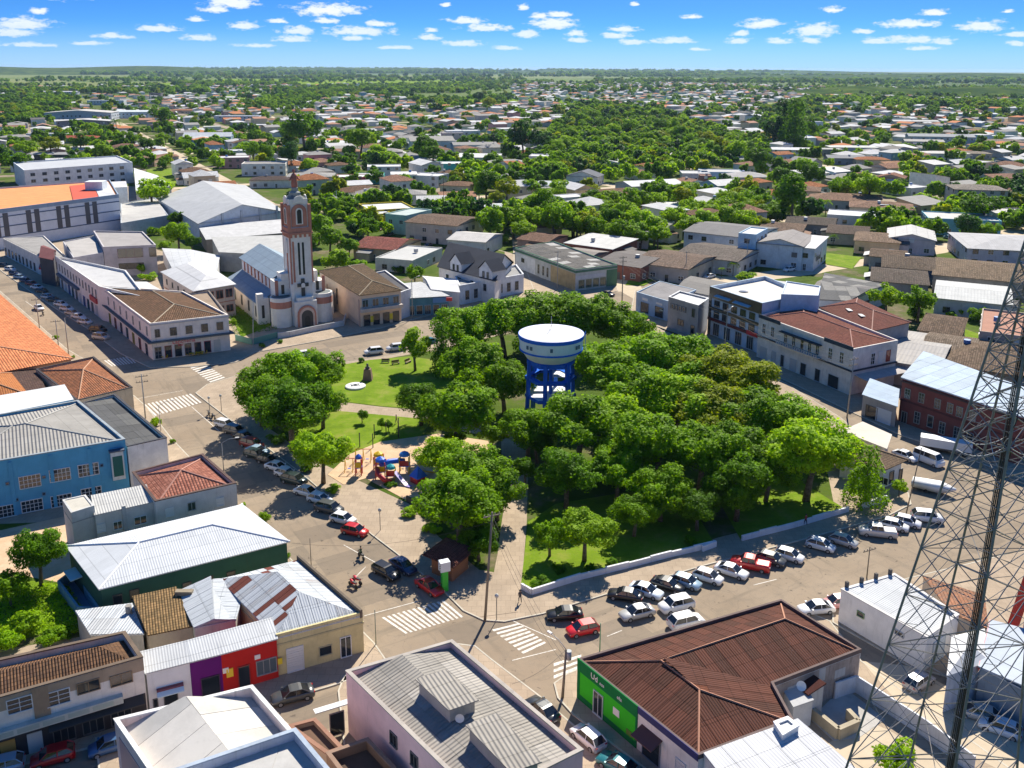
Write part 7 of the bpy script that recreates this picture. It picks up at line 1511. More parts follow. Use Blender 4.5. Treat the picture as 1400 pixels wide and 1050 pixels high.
for r in [(1116, 830, -42, 4, 'sedan', WHc, 'white sedan parked between the brown roof and the white workshop'), (1146, 822, -40, 4, 'hatch', (.6, .3, .3), 'pink white hatchback half hidden by the white workshop'), (1238, 622, 36, 14, 'sedan', WHc, 'white sedan in the shaded street beside the white van'), (1270, 628, 36, 14, 'van', WHc, 'white van in front of the red brick coloured building'),
  (1257, 930, 26, -16, 'hatch', (.4, .38, .4), 'grey hatchback with red tail lights in the shaded lot behind the workshop'), (1337, 973, -28, -8, 'hatch', SIc, 'silver hatchback in the lot under the lattice tower'), (1368, 993, -28, -10, 'hatch', (.6, .66, .72), 'pale blue car at the right edge under the lattice tower'),
  (400, 948, -40, 10, 'sedan', GYc, 'dark grey sedan in the shade below the yellow shop'), (72, 1032, -50, 14, 'hatch', (.40, .01, .015), 'red hatchback at the bottom left edge'), (150, 1017, -20, 6, 'hatch', (.05, .12, .25), 'blue car at the edge of the pale pink building'), (2, 1046, -40, 10, 'hatch', LBc, 'light blue car in the bottom left corner'),
  (741, 968, -18, -16, 'sedan', (.04, .045, .05), 'dark grey sedan beside the pink building corner'), (804, 1006, -24, -20, 'hatch', WHc, 'white hatchback with blue tinted windscreen in front of the green shop'), (846, 1044, -26, -14, 'sedan', TLc, 'teal sedan at the bottom edge by the green shop'),
  (413, 484, -26, 4, 'wagon', WHc, 'white wagon half behind the left park trees on the church street'), (511, 480, -26, 3, 'suv', WHc, 'left one of two white suvs on the church street'), (541, 475, -26, 3, 'suv', (.66, .66, .68), 'right one of two white suvs on the church street'), (586, 466, -20, 3, 'sedan', TLc, 'teal car behind the slender round tree'),
  (53, 420, 20, 15, 'sedan', WHc, 'white car driving down the shaded left street'), (138, 460, 28, 4, 'suv', SIc, 'silver suv at the near end of the rank on the left street'), (134, 450, 26, 3, 'suv', BKc, 'dark suv just above the silver suv on the left street'),
  (246, 229, 10, 8, 'hatch', LBc, 'pale blue car on the left main street near the lone round tree'), (262, 237, 16, 3, 'sedan', BKc, 'black sedan left one of two on the left main street'), (273, 236, 14, 5, 'sedan', (.05, .02, .06), 'dark purple sedan beside the black one on the left main street'),
  (1079, 368, -24, 4, 'suv', WHc, 'white suv on the sandy street below the muralled building'), (947, 376, -20, 4, 'hatch', SIc, 'silver hatchback beside the hedge on the sandy street'), (970, 377, -20, 4, 'sedan', WHc, 'white sedan right of the silver hatchback on the sandy street'), (925, 382, -18, 3, 'hatch', WHc, 'white hatchback at the left end of the sandy street'),
  (517, 314, -16, 5, 'sedan', (.25, .08, .08), 'dark red car in the shade behind the palms'), (533, 320, -16, 5, 'sedan', BKc, 'black car in the shade right of the dark red one'), (831, 401, 18, 4, 'sedan', BKc, 'black car at the corner of the green fascia building'), (869, 434, 18, 8, 'sedan', LBc, 'pale car beside the light blue garage'), (885, 441, 18, 8, 'sedan', MRc, 'dark red car beside the grey building'),
  (1282, 358, 18, 3, 'sedan', GYc, 'dark car in front of the pale pink house'), (1298, 324, 18, 2, 'sedan', (.2, .4, .6), 'blue car in front of the turquoise blue building'), (215, 201, 6, 6, 'hatch', RDc, 'red car far up the left main street'), (600, 341, -16, 5, 'hatch', BKc, 'black hatchback in front of the cream two storey shop'), (585, 335, -16, 5, 'sedan', GYc, 'grey sedan in front of the cream two storey shop')]:
    car(*r)
rk = [(5, 362), (14, 367), (20, 373), (27, 378), (35, 383), (43, 387), (51, 392), (57, 397), (65, 405), (73, 409), (83, 415), (91, 421), (99, 427), (107, 432), (116, 439)]
cl = [(BKc, 'black'), (WHc, 'white'), (DBc, 'dark blue'), (LBc, 'light blue'), (DBc, 'navy'), (MRc, 'maroon'), (WHc, 'white'), (BKc, 'black'), (LBc, 'pale blue'), (BKc, 'black'), (WHc, 'white'), (WHc, 'white'), (SIc, 'silver'), (WHc, 'white'), (WHc, 'white')]
on = ['fifteenth', 'fourteenth', 'thirteenth', 'twelfth', 'eleventh', 'tenth', 'ninth', 'eighth', 'seventh', 'sixth', 'fifth', 'fourth', 'third', 'second', 'first']
for k, ((x, y), (c, nm)) in enumerate(zip(rk, cl)): car(x, y, 22, 3, 'hatch' if k % 3 else 'sedan', c, '%s car, %s from the near end of the slanting rank on the left street' % (nm, on[k]), group=GS_)
c = G(1274, 672); o = empty('covered_boat', (c.x, c.y, 0), 'white covered boat on the pavement right of the small round tree', 'boat', rz=-.55)
mb = MB(); loft(mb, [(-3, [(-.9, .5), (.9, .5), (1.1, 1.2), (.9, 1.5), (-.9, 1.5), (-1.1, 1.2)]), (1, [(-1., .4), (1., .4), (1.2, 1.2), (1., 1.7), (-1., 1.7), (-1.2, 1.2)]), (2.4, [(-.5, .6), (.5, .6), (.8, 1.2), (.5, 1.5), (-.5, 1.5), (-.8, 1.2)]), (3.4, [(-.1, 1.), (.1, 1.), (.15, 1.2), (.1, 1.3), (-.1, 1.3), (-.15, 1.2)])])
mb.build('hull', plain((.72, .72, .72), .4), o); MB().box((-.5, 0, .35), (3.5, 1.6, .12)).build('trailer_frame', plain((.1, .1, .1)), o)
for s in (-1, 1): MB().tube([(-.8, s * .95, .3), (-.8, s * 1.15, .3)], .3, 12, sm=False).build('wheel', TY, o)
c = G(1292, 618); o = empty('white_trailer', (c.x, c.y, 0), 'long white flat topped trailer behind the white van', 'trailer', rz=-.45)
MB().box((0, 0, 1.7), (8.2, 2.2, 1.5)).build('box_body', plain((.66, .67, .68), .5), o); MB().box((0, 0, .75), (7.6, 1.9, .3)).build('chassis', plain((.08, .08, .08)), o)
for x in (-3.2, -2.2, 3): 
    for s in (-1, 1): MB().tube([(x, s * .9, .45), (x, s * 1.15, .45)], .45, 12, sm=False).build('wheel', TY, o)
def moto(px, py, yaw, c, label):
    g0_ = G(px, py); o = empty('motorcycle', g0_, label, 'motorcycle', rz=yaw); o.location.z = .01
    for x in (-.65, .65): w_o = MB().tube([(x, -.06, .3), (x, .06, .3)], .3, 14, sm=False).build('wheel', TY, o)
    mb = MB(); loft(mb, [(-.7, [(-.08, .7), (.08, .7), (.1, .85), (-.1, .85)]), (0, [(-.14, .55), (.14, .55), (.16, .8), (-.16, .8)]), (.4, [(-.13, .6), (.13, .6), (.16, 1.0), (-.16, 1.0)]), (.6, [(-.06, .8), (.06, .8), (.08, 1.0), (-.08, 1.0)])]); mb.build('body', plain(c, .35), o)
    MB().box((-.3, 0, .85), (.7, .26, .09)).build('seat', BLK, o); MB().tube([(.45, -.35, 1.05), (.5, 0, 1.0), (.45, .35, 1.05)], .025, 5).build('handlebar', BLK, o); MB().tube([(.65, 0, .3), (.48, 0, 1.0)], .04, 5).build('fork', plain((.4, .4, .4), .3, .6), o); return o, g0_
moto(483, 803, 2.4, (.45, .01, .03), 'parked red motorcycle at the kerb beside the thin green post'); moto(488, 798, 2.5, (.5, .02, .05), 'second pink red motorcycle next to the parked red one'); moto(292, 573, 2.3, (.03, .03, .03), 'black motorcycle beside the first white wagon'); moto(286, 569, 2.1, (.03, .03, .03), 'black motorcycle nearest the yellow kerb tip'); moto(59, 431, -.9, (.03, .03, .03), 'black motorcycle behind the white car on the left street')
def person(px, py, yaw, shirt, legs_, label, seat=False, skin=(.35, .2, .13)):
    g0_ = G(px, py); g0_.z = .13; o = empty('person', g0_, label, 'person', rz=yaw)
    if seat: V = [(0, 0, .95), (0, .05, 1.2), (0, .08, 1.42), (0, .08, 1.55), (0, .1, 1.72), (-.1, 0, .92), (-.16, .42, .88), (-.17, .35, .42), (.1, 0, .92), (.16, .42, .88), (.17, .35, .42), (-.2, .08, 1.42), (-.27, .3, 1.2), (-.3, .55, 1.1), (.2, .08, 1.42), (.27, .3, 1.2), (.3, .55, 1.1)]
    else: V = [(0, 0, .92), (0, 0, 1.15), (0, 0, 1.4), (0, 0, 1.52), (0, .02, 1.66), (-.09, 0, .88), (-.12, .14, .48), (-.12, .16, .06), (.09, 0, .88), (.12, -.08, .48), (.12, -.2, .08), (-.19, 0, 1.4), (-.25, -.08, 1.14), (-.25, .02, .92), (.19, 0, 1.4), (.25, .08, 1.14), (.26, .14, .92)]
    Ed = [(0, 1), (1, 2), (2, 3), (3, 4), (0, 5), (5, 6), (6, 7), (0, 8), (8, 9), (9, 10), (2, 11), (11, 12), (12, 13), (2, 14), (14, 15), (15, 16)]
    Rd = [.14, .13, .15, .055, .105, .09, .065, .045, .09, .065, .045, .06, .045, .035, .06, .045, .035]
    me = bpy.data.meshes.new('body'); me.from_pydata(V, Ed, []); tmp = bpy.data.objects.new('body', me); COL.objects.link(tmp)
    md = tmp.modifiers.new('s', 'SKIN'); tmp.modifiers.new('u', 'SUBSURF').levels = 1
    for i, v_ in enumerate(me.skin_vertices[0].data): v_.radius = (Rd[i], Rd[i] * (.8 if i < 3 else 1)); v_.use_root = i == 0
    bpy.context.view_layer.update(); m2 = bpy.data.meshes.new_from_object(tmp.evaluated_get(bpy.context.evaluated_depsgraph_get())); bpy.data.objects.remove(tmp)
    m2.name = 'body'; m2.materials.clear()
    for c in (skin, shirt, legs_): m2.materials.append(plain(c, .8))
    for p_ in m2.polygons:
        z = p_.center.z; ar = abs(p_.center.x) > .215; p_.material_index = 0 if (z > 1.47 or (ar and z < 1.2)) else (1 if z > .95 else 2); p_.use_smooth = True
    link('body', m2, o); MB().lathe([(.0, .13), (.1, .09), (.122, .02), (.115, -.04)], (0, -.015 + V[4][1], V[4][2] + .02), 12).build('hair', plain((.03, .02, .015)), o); return o
person(1101, 719, .5, (.35, .03, .04), (.05, .05, .07), 'person in dark red top walking beside the white park wall'); person(542, 580, 1.2, (.5, .3, .25), (.25, .2, .2), 'person in pale clothes at the edge of the playground lawn')
person(711, 825, .3, (.03, .03, .04), (.03, .03, .04), 'person in dark clothes on the pavement at the corner of the lower lawn'); o_, g1 = moto(494, 764, 2.2, (.05, .05, .05), 'black motorcycle being ridden up the left street'); p_ = person(494, 764, 2.2 - math.pi / 2, (.05, .10, .04), (.03, .03, .04), 'rider in dark green shirt on the black motorcycle', True); p_.location.z = .03
for k, (x, y, c) in enumerate(((222, 491, 'near the corner of the tiled block'), (262, 487, 'in front of the red lettered sign'), (270, 486, 'second in front of the red lettered sign'), (276, 485, 'third in front of the red lettered sign'), (290, 479, 'beside the far end of the corner bar'))):
    g0_ = G(x, y); o = empty('cafe_table', g0_, 'yellow plastic cafe table with chairs ' + c, 'table', 'yellow cafe tables outside the corner building'); MB().box((0, 0, .74), (.9, .9, .06)).build('table_top', YE, o)
    for a in range(4): MB().tube([((a % 2 - .5) * .7, (a // 2 - .5) * .7, .1), ((a % 2 - .5) * .7, (a // 2 - .5) * .7, .72)], .04, 4).build('leg', YE, o)
    for a in (-1, 1): ch = MB().box((a * .95, 0, .48), (.5, .5, .06)).box((a * 1.2, 0, .8), (.06, .5, .6)).build('seat', YE, o)
# ---------------------------------------------------------------- trees, listed by crown middle and width in the photograph
random.seed(21)
PK = 'trees of the park in the square'
K_ = {'b': 'big', 'm': 'mid', 'c': 'cone', 'u': 'bush', 'p': 'palm', 'l': 'low'}
TT = [ # x, y, width, kind, leaf, hk, label
 (356,533,78,'b',0,.95,'round green tree at the left tip of the square'),(388,512,80,'b',0,1.0,'tall leafy tree behind the left tip of the square'),(434,507,70,'b',0,1.0,'leafy tree hiding the white wagon on the church street'),(398,556,95,'b',2,.95,'dark spreading tree in the left cluster of the square'),(440,548,60,'b',0,.95,'tree at the right of the left cluster overhanging the path'),
 (440,616,72,'b',1,1.0,'bright fresh green tree at the left side of the playground'),(567,472,48,'m',1,1.05,'slender round bright tree beside the two white suvs'),(604,479,30,'c',2,2.3,'dark cypress left of the central trees'),(626,478,26,'c',2,1.9,'second shorter dark cypress behind the first'),
 (634,446,70,'b',0,.95,'park tree in front of the dark gabled house'),(690,436,72,'b',0,.9,'park tree left of the tank top'),(740,424,78,'b',0,.85,'park tree right behind the water tank'),(795,428,84,'b',0,.85,'park tree right of the water tank rim'),(845,442,74,'b',0,.9,'park tree beside the dark corner pole'),(650,500,76,'b',0,.95,'broad park tree between the cypresses and the water tower'),(690,520,62,'b',0,1.0,'park tree touching the left legs of the water tower'),
 (575,545,58,'b',2,1.0,'dark small leaved tree over the park path'),(625,560,86,'b',0,.95,'large round tree above the pale willow'),(606,622,62,'b',1,.85,'pale yellow green willow beside the playground sand'),(645,640,78,'b',0,.9,'leafy tree above the big playground tree'),(628,682,120,'b',0,.85,'huge dense tree above the dark kiosk'),(680,668,80,'b',0,.95,'tree right of the huge dense tree, beside the central path'),(655,735,60,'b',2,.9,'dark tree behind the kiosk at the central path'),
 (832,505,90,'b',0,.85,'park tree right of the water tower legs'),(885,486,84,'b',0,.85,'park tree in front of the light blue garage'),(938,488,80,'b',0,.85,'park tree in front of the grey building'),(985,505,80,'b',3,.85,'yellowish green park tree in front of the dark office'),(1025,520,84,'b',3,.85,'yellow tinged park tree in front of the cream white corner house'),(880,535,86,'b',0,.85,'park tree in the middle of the right canopy'),(930,545,88,'b',1,.85,'bright crowned tree in the middle of the right canopy'),
 (975,560,86,'b',3,.85,'yellowish tree low in the right canopy'),(1035,565,84,'b',0,.85,'park tree beside the shaded right street'),(1080,572,78,'b',0,.9,'park tree opposite the garage'),(790,575,96,'b',0,.85,'broad tree directly below the water tower'),(845,572,84,'b',1,.9,'bright tree right below the water tower'),(900,600,96,'b',0,.9,'large tree in the heart of the right canopy'),(960,612,88,'b',0,.9,'tree between the canopy heart and the right lawn'),(1018,612,84,'b',0,.9,'tree above the right lawn'),
 (1108,612,104,'b',1,.9,'big bright tree with leaning trunk on the right lawn'),(775,645,92,'b',2,1.0,'darker tree left of the lower lawn beside the path'),(845,640,84,'b',0,.95,'tree above the lower lawn'),(905,665,88,'b',0,.95,'tree with curved trunk on the lower lawn'),(955,690,66,'b',2,.95,'dull green tree at the right end of the lower lawn'),(1010,660,76,'b',2,1.15,'tall dark tree left of the right lawn'),(1050,640,66,'b',0,.95,'tree beside the big bright leaning tree'),
 (868,698,66,'b',0,.95,'tree with a long curved trunk over the lower lawn'),(800,722,84,'b',1,.8,'small leaved pale green tree on the lower lawn'),(752,728,52,'m',0,.9,'small tree at the left edge of the lower lawn'),(1186,650,46,'c',0,1.75,'conical dense green tree in front of the park house'),(1231,664,24,'m',1,.9,'small clipped round tree beside the covered boat'),(1150,605,50,'b',0,.9,'tree beside the flat kiosk roof'),
 (495,567,16,'m',2,1.1,'little dark sapling on the middle lawn'),(522,578,13,'m',2,1.2,'left one of two thin saplings by the dark posts'),(531,580,13,'m',2,1.2,'right one of two thin saplings by the dark posts'),(620,600,36,'m',2,.8,'shrubby tree behind the pale willow'),(672,592,40,'m',0,.9,'small tree beside the park path end'),(735,600,60,'b',2,.9,'dark tree shading the central path'),(722,582,62,'b',0,.9,'leafy tree hiding the left legs of the water tower'),(768,560,44,'m',0,.9,'small tree at the right foot of the water tower'),(735,470,50,'b',0,.9,'tree directly behind the water tower legs'),(860,610,70,'b',0,.9,'tree filling the gap below the bright crowned trees'),(1000,560,70,'b',1,.85,'bright tree between the two yellowish crowns'),(930,515,70,'b',0,.85,'tree in the upper part of the right canopy'),(718,640,40,'m',2,.9,'small dark tree over the central path'),
]
for x, y, w, k, lf, hk, lb in TT: tree(x, y, w * ((1.12 if 'lower lawn' in lb or 'kiosk' in lb or 'central path' in lb else 1.42 if x > 600 else 1.28) if k == 'b' else 1.1), K_[k], lf, lb, hk * (.88 if k == 'b' else 1), group=PK, lift=.54 if k == 'b' else None)
T2 = [(836,768,22,'u',2,.7,'dark shrub under the lower lawn trees'),(808,775,20,'u',2,.7,'dark shrub left of the other under the lawn trees'),(740,796,30,'u',2,.6,'dark bushes at the left corner of the lower lawn'),(764,778,22,'u',2,.7,'bush at the foot of the small lawn tree'),(945,740,26,'u',2,.7,'dark bush at the right end of the lower lawn'),
 (560,700,34,'u',1,.5,'bright hedge by the playground retaining wall'),(590,722,30,'u',1,.5,'bright hedge lower along the retaining wall'),(620,738,26,'u',0,.6,'hedge near the kiosk'),(536,660,24,'u',2,.5,'low hedge at the lower edge of the playground'),(455,668,26,'u',1,.5,'flowering bush at the left edge of the playground'),(378,600,30,'u',2,.6,'dark shrubs under the left cluster'),(420,640,26,'u',2,.6,'shrub behind the dark teal wagon'),
 (494,492,12,'u',2,.9,'small round shrub beside the pedestal'),(383,466,10,'u',0,.9,'tiny shrub on the church pavement'),(358,472,12,'u',2,.8,'dark little shrub on the church pavement'),(214,575,20,'u',1,1.0,'bright green hedge beside the warehouse'),(236,603,12,'u',0,.8,'small shrub between the warehouse and the tile roofed house'),(333,690,10,'u',1,.9,'small clipped shrub on the pavement by the white hip roof'),(362,706,20,'u',1,1.0,'clipped hedge on the pavement by the white hip roof'),(392,760,12,'u',0,.9,'low hedge at the corner of the green building'),
 (50,752,80,'b',2,1.1,'dark dense garden tree left of the annex'),(12,800,54,'m',0,1.0,'round garden tree at the left edge'),(30,855,66,'u',1,.7,'bright feathery bushes in the left garden'),(0,880,60,'u',0,.8,'leafy bush at the left edge above the mossy tile roof'),(70,870,44,'u',0,.7,'bush above the mossy tile roof'),(105,858,30,'u',0,.7,'climbing plants by the low shed'),(88,868,26,'u',2,.7,'dark bush beside the low shed'),
 (1228,1034,68,'m',1,.9,'bright green tree at the bottom edge under the lattice tower'),(76,460,10,'u',0,.9,'shrub beside the gutter of the orange roofed hall'),(99,488,8,'u',0,.9,'tiny shrub at the corner of the orange roofed hall'),
 (193,367,12,'m',1,1.5,'small upright bush behind the long row'),(203,378,26,'u',1,.6,'bright bush patch behind the long row'),(318,440,14,'u',1,.9,'small bright bush in the church garden'),
 (206,260,56,'m',1,.8,'bright bushy tree beside the white school block'),(243,298,28,'m',2,.9,'dark tree beside the gymnasium'),(243,318,46,'m',1,.9,'bright round tree in front of the gymnasium'),(262,330,26,'m',2,.9,'dark tree below the bright one by the gymnasium'),(212,315,26,'u',0,.7,'olive bush beside the pinkish grey annex'),(226,333,22,'u',1,.7,'bright bush at the corner of the pinkish grey annex'),
 (450,322,46,'m',0,1.0,'round green tree right of the bell tower'),(476,334,34,'m',0,.9,'green tree behind the balcony house'),(458,356,52,'u',1,.8,'pale bushes beside the bell tower'),(488,362,30,'u',0,.8,'bush above the balcony house roof'),(425,330,30,'m',2,.9,'dark foliage directly behind the bell tower'),(497,314,22,'p',1,1,'left palm in front of the yellow building'),(503,302,28,'m',2,1.3,'dark narrow tree behind the palms'),(470,278,34,'m',0,.8,'tree beside the thin pale mast'),(560,330,20,'u',1,.7,'small bright shrub beside the dull red roof'),(545,311,14,'u',2,.9,'dark bush at the green balcony building'),
 (566,372,32,'m',0,1.0,'green tree behind the low blue shop'),(545,368,18,'u',2,.9,'dark bush behind the low blue shop'),(1214,404,52,'m',1,.9,'bright leafy garden tree behind the cream white corner house'),(1258,408,54,'m',0,.9,'darker garden tree beside the small white arch'),(1252,428,34,'u',2,.9,'dark bush under the garden tree'),(1315,424,26,'u',1,.9,'bright bush right of the small white arch'),(1340,430,34,'u',0,.9,'green bush beside the grey brown building'),(1300,430,20,'u',0,.9,'bush beside the small white arch'),
 (1024,377,36,'u',1,.6,'yellow green hedge on the sandy street'),(894,368,28,'u',0,.9,'bush beside the little lawn'),(912,371,20,'u',1,.9,'bright bush beside the little lawn'),(932,366,16,'u',2,.9,'dark bush beside the long brown row'),(1003,360,18,'p',0,1,'small palm in front of the grey brown roof'),(987,367,12,'p',1,1,'tiny palm beside the grey brown roof'),
 (1140,322,14,'p',0,1,'palm on the lawn beside the muralled building'),(1130,275,18,'p',1,1,'small palm in front of the wide brown roof'),(1150,280,10,'u',2,.9,'dark bush in front of the broad light brown roof'),
 (1330,322,30,'u',3,.7,'yellow green round bush in front of the turquoise blue building'),(1356,320,18,'u',0,.7,'green bush right of the yellow green one'),(1345,280,60,'m',2,.7,'dark umbrella shaped tree beside the three storey apartment house'),(1265,272,40,'u',1,.8,'bright bush left of the apartment house'),(1240,292,30,'u',0,.8,'garden bushes by the white box house'),(1222,297,24,'u',1,.8,'bright garden bush by the white box house'),
 (1085,262,60,'m',2,1.0,'big dark round tree on the right middle'),(1070,240,44,'m',2,.9,'dark round tree behind the big one'),(1108,236,30,'m',2,1.2,'tall dark tree right of the round pair'),(1058,290,30,'m',0,.9,'green tree below the big dark round tree'),(1100,228,36,'m',0,.9,'round green tree in front of the pale metal roof'),
 (1072,160,40,'c',4,1.7,'tall dark blue green pine, left one of the group'),(1088,158,40,'c',2,1.8,'tallest dark pine of the group'),(1060,175,36,'m',4,1.2,'blue green tree left of the pines'),(1102,170,34,'m',2,1.2,'dark tree right of the pines'),(1037,212,42,'m',2,.9,'dark blossoming tree in front of the pines'),
 (716,184,44,'m',4,1.1,'big dark blue green feathery tree above the white office block'),(736,190,30,'m',4,1.0,'blue green tree beside the big feathery one'),(742,252,16,'m',2,1.2,'umbrella shaped dark tree'),(725,255,30,'m',0,.9,'green tree left of the umbrella shaped one'),
 (694,255,40,'m',3,.9,'bright yellow flowering tree left of the grove'),(678,268,26,'m',3,.9,'smaller yellow flowering tree'),(655,258,24,'m',0,.9,'green tree left of the yellow flowering trees'),(665,245,40,'m',2,1.0,'grey green leafless looking tree beside the yellow ones'),
 (492,186,48,'m',1,.85,'large bright round tree in the upper middle'),(580,195,44,'m',2,.9,'dark mounded tree in front of the turquoise walled building'),(590,208,40,'m',2,.8,'dark tree below the mounded one'),(520,210,44,'u',1,.8,'bright bushes right of the large round tree'),(415,170,60,'m',2,.85,'broad dark grove tree above the bell tower'),(398,182,36,'m',2,.9,'dark tree left of the broad grove'),(397,208,34,'m',4,1.2,'blue green tree behind the bell tower top'),(424,225,26,'m',1,.9,'bright round tree right of the bell tower top'),(365,208,30,'m',0,1.0,'green tree behind the white corner shop'),(345,204,30,'m',0,.9,'green tree behind the pink shop'),
 (180,188,22,'m',0,.9,'round street tree on the left main street'),(198,196,27,'m',2,.9,'dark round street tree on the left main street'),(220,177,16,'m',1,.9,'small bright street tree'),(226,188,14,'m',1,.9,'second small bright street tree'),(226,218,20,'m',0,.9,'lone round tree on the grass corner'),(158,165,18,'p',2,1,'palm beside the bend of the left main street'),(220,155,34,'m',2,.9,'dark tree beside the dark hip roof'),
 (36,200,36,'m',1,.8,'bright round tree in the left middle'),(68,197,34,'m',3,.7,'olive tree right of the bright round tree'),(108,193,30,'m',2,.9,'dark tree behind the apartment block'),(122,192,18,'m',2,1.1,'narrow dark tree behind the apartment block'),(20,220,46,'m',2,.8,'dark bushy tree at the left edge'),(140,204,34,'m',1,.8,'feathery green tree behind the apartment block'),
 (607,205,10,'p',0,1,'short palm beside the turquoise walled building'),(675,160,16,'m',2,.9,'round headed tall palm, left of two'),(220,86,11,'m',4,1.1,'tall dark tree standing above the horizon on the left'),
 (565,130,10,'m',4,1.1,'dark small tree at the left of the bright field'),(655,130,20,'m',4,.9,'dark round tree right of the bright field'),(668,138,20,'m',3,.9,'yellowish tree right of the bright field'),(882,240,22,'m',0,.9,'tree in front of the white vaulted shed'),(860,225,14,'p',0,1,'palm in front of the grey roofed house'),(875,226,12,'p',2,1,'second palm in front of the grey roofed house'),
 (858,323,22,'m',2,.9,'clipped dark round tree beside the tiny white pavilion'),(900,320,36,'m',1,.85,'bright round tree right of the tiny white pavilion'),(712,312,40,'m',1,.8,'bright bushy tree left of the green fascia building'),(700,300,20,'m',2,1,'dark tree left of the bright bushy one'),(690,325,30,'u',1,.7,'bright hedge above the gabled house'),(1190,250,50,'m',1,.9,'light green feathery trees on the right'),(1230,250,24,'m',2,.9,'dark small tree right of the feathery ones'),(1150,252,34,'m',0,.9,'green tree left of the light green feathery ones')]
for x, y, w, k, lf, hk, lb in T2: tree(x, y, w, K_[k], lf, lb, hk, name={'u': 'shrub', 'p': 'palm_tree'}.get(k, 'tree'), cat={'u': 'shrub', 'p': 'palm'}.get(k, 'tree'))
tall = tree(606, 236, 14, 'palm', 2, 'tall thick trunked palm in the middle distance', lift=4.4)
tree(675, 170, 12, 'palm', 2, 'tall palm trunk, left of two bare ones', lift=3.2); tree(687, 176, 8, 'palm', 2, 'tall palm trunk, right of two bare ones', lift=3.6)
# thickets: forested quarters with countable crowns in front and one mass behind
GRV = [[(700, 310), (745, 262), (800, 262), (870, 275), (960, 262), (1060, 275), (1060, 300), (960, 318), (915, 310), (880, 335), (800, 318)],
       [(745, 240), (760, 190), (790, 160), (830, 148), (900, 160), (990, 190), (1040, 200), (1020, 225), (940, 210), (860, 205), (800, 215)]]
def inpoly(x, y, Q):
    c = False
    for i in range(len(Q)):
        (x1, y1), (x2, y2) = Q[i - 1], Q[i]
        if (y1 > y) != (y2 > y) and x < (x2 - x1) * (y - y1) / (y2 - y1) + x1: c = not c
    return c
def free(x, y, r, extra=0.): return all((x - a) ** 2 + (y - b_) ** 2 > (r + s * .5 + extra) ** 2 for a, b_, s in HOUSES)
random.seed(4)
LM = [(408,300,'the bell tower'),(250,290,'the gymnasium'),(100,240,'the white apartment block'),(100,160,'the big pale warehouse'),(290,190,'the pale blue gabled building'),(492,186,'the large bright round tree'),(632,178,'the white stepped block'),(540,280,'the yellow shop'),
      (752,440,'the water tower'),(755,212,'the white office block'),(888,249,'the white vaulted shed'),(1080,165,'the tall dark pines'),(1085,262,'the big dark round tree'),(1285,185,'the long two storey row'),(1335,255,'the grey apartment house'),(1313,295,'the turquoise blue building'),(1180,270,'the broad light brown roof'),
      (700,186,'the white cube house'),(840,160,'the big wood'),(560,120,'the bright field'),(1370,328,'the mauve walled hall'),(220,86,'the lone tall horizon tree'),(1115,166,'the slim pale tower house'),(950,235,'the brown box annex'),(25,128,'the upper left workshop'),(1330,155,'the pale blue roofed store'),(440,150,'the far cream houses'),(980,150,'the flat beige far roofs'),(1200,150,'the far right terracotta roofs'),(330,120,'the dark woods left of the field'),(120,110,'the far left suburb'),(740,120,'the far central suburb'),(1050,120,'the blue hangar roof'),(500,230,'the pinkish roofed row')]
CNT = {}
ORD = ['', 'second ', 'third ', 'fourth ', 'fifth ', 'sixth ', 'seventh ', 'eighth ', 'ninth ', 'tenth ', 'eleventh ', 'twelfth ', 'thirteenth ', 'fourteenth ', 'fifteenth ', 'sixteenth ', 'seventeenth ', 'eighteenth ', 'nineteenth ', 'twentieth ']
def toPix(x, y, z=3.):
    v = Vector((x, y, z - CH)); d = v.dot(_F); a = v.dot(RR) / d * F; b_ = v.dot(UU) / d * F; return 700 + a, PY0 - b_
def where(x, y, adj):
    px, py = toPix(x, y); lx, ly, nm = min(LM, key=lambda l: math.hypot((l[0] - px), (l[1] - py) * 3)); 
    side = ('left' if px < lx else 'right') if abs(px - lx) > abs(py - ly) * 2.2 else ('above' if py < ly else 'below')
    k = (nm, side, adj); CNT[k] = CNT.get(k, 0) + 1; n = CNT[k]
    return (ORD[n - 1] if n <= 20 else '%dth ' % n), ({'left': 'left of ', 'right': 'right of ', 'above': 'above ', 'below': 'below '}[side] + nm)
cand = []
for gi, Q in enumerate(GRV):
    n = 0; tries = 0
    while n < (85, 62)[gi] and tries < 9000:
        tries += 1; x, y = random.uniform(700, 1060), random.uniform(146, 335)
        if not inpoly(x, y, Q): continue
        p = G(x, y, 5)
        if any((p.x - a) ** 2 + (p.y - b_) ** 2 < (3.6 + gi * 1.5) ** 2 for a, b_, _ in cand) or not free(p.x, p.y, -2): continue
        cand.append((p.x, p.y, gi)); n += 1
cand.sort(key=lambda c: c[1])
for x, y, gi in cand:
    lf = random.choices([0, 1, 2, 3], [5, 6, 1.5, 1])[0]; D = random.uniform(8, 13.5) * (1.25 if gi else 1)
    adj = ['green', 'bright green', 'dark green', 'yellow green'][lf]; o_, wh = where(x, y, adj + ' grove tree')
    tree_at(x, y, D, 'mid', lf, '%s%s tree of the grove %s' % (o_, adj, wh), random.uniform(.75, 1.05), group='trees of the groves behind the square')
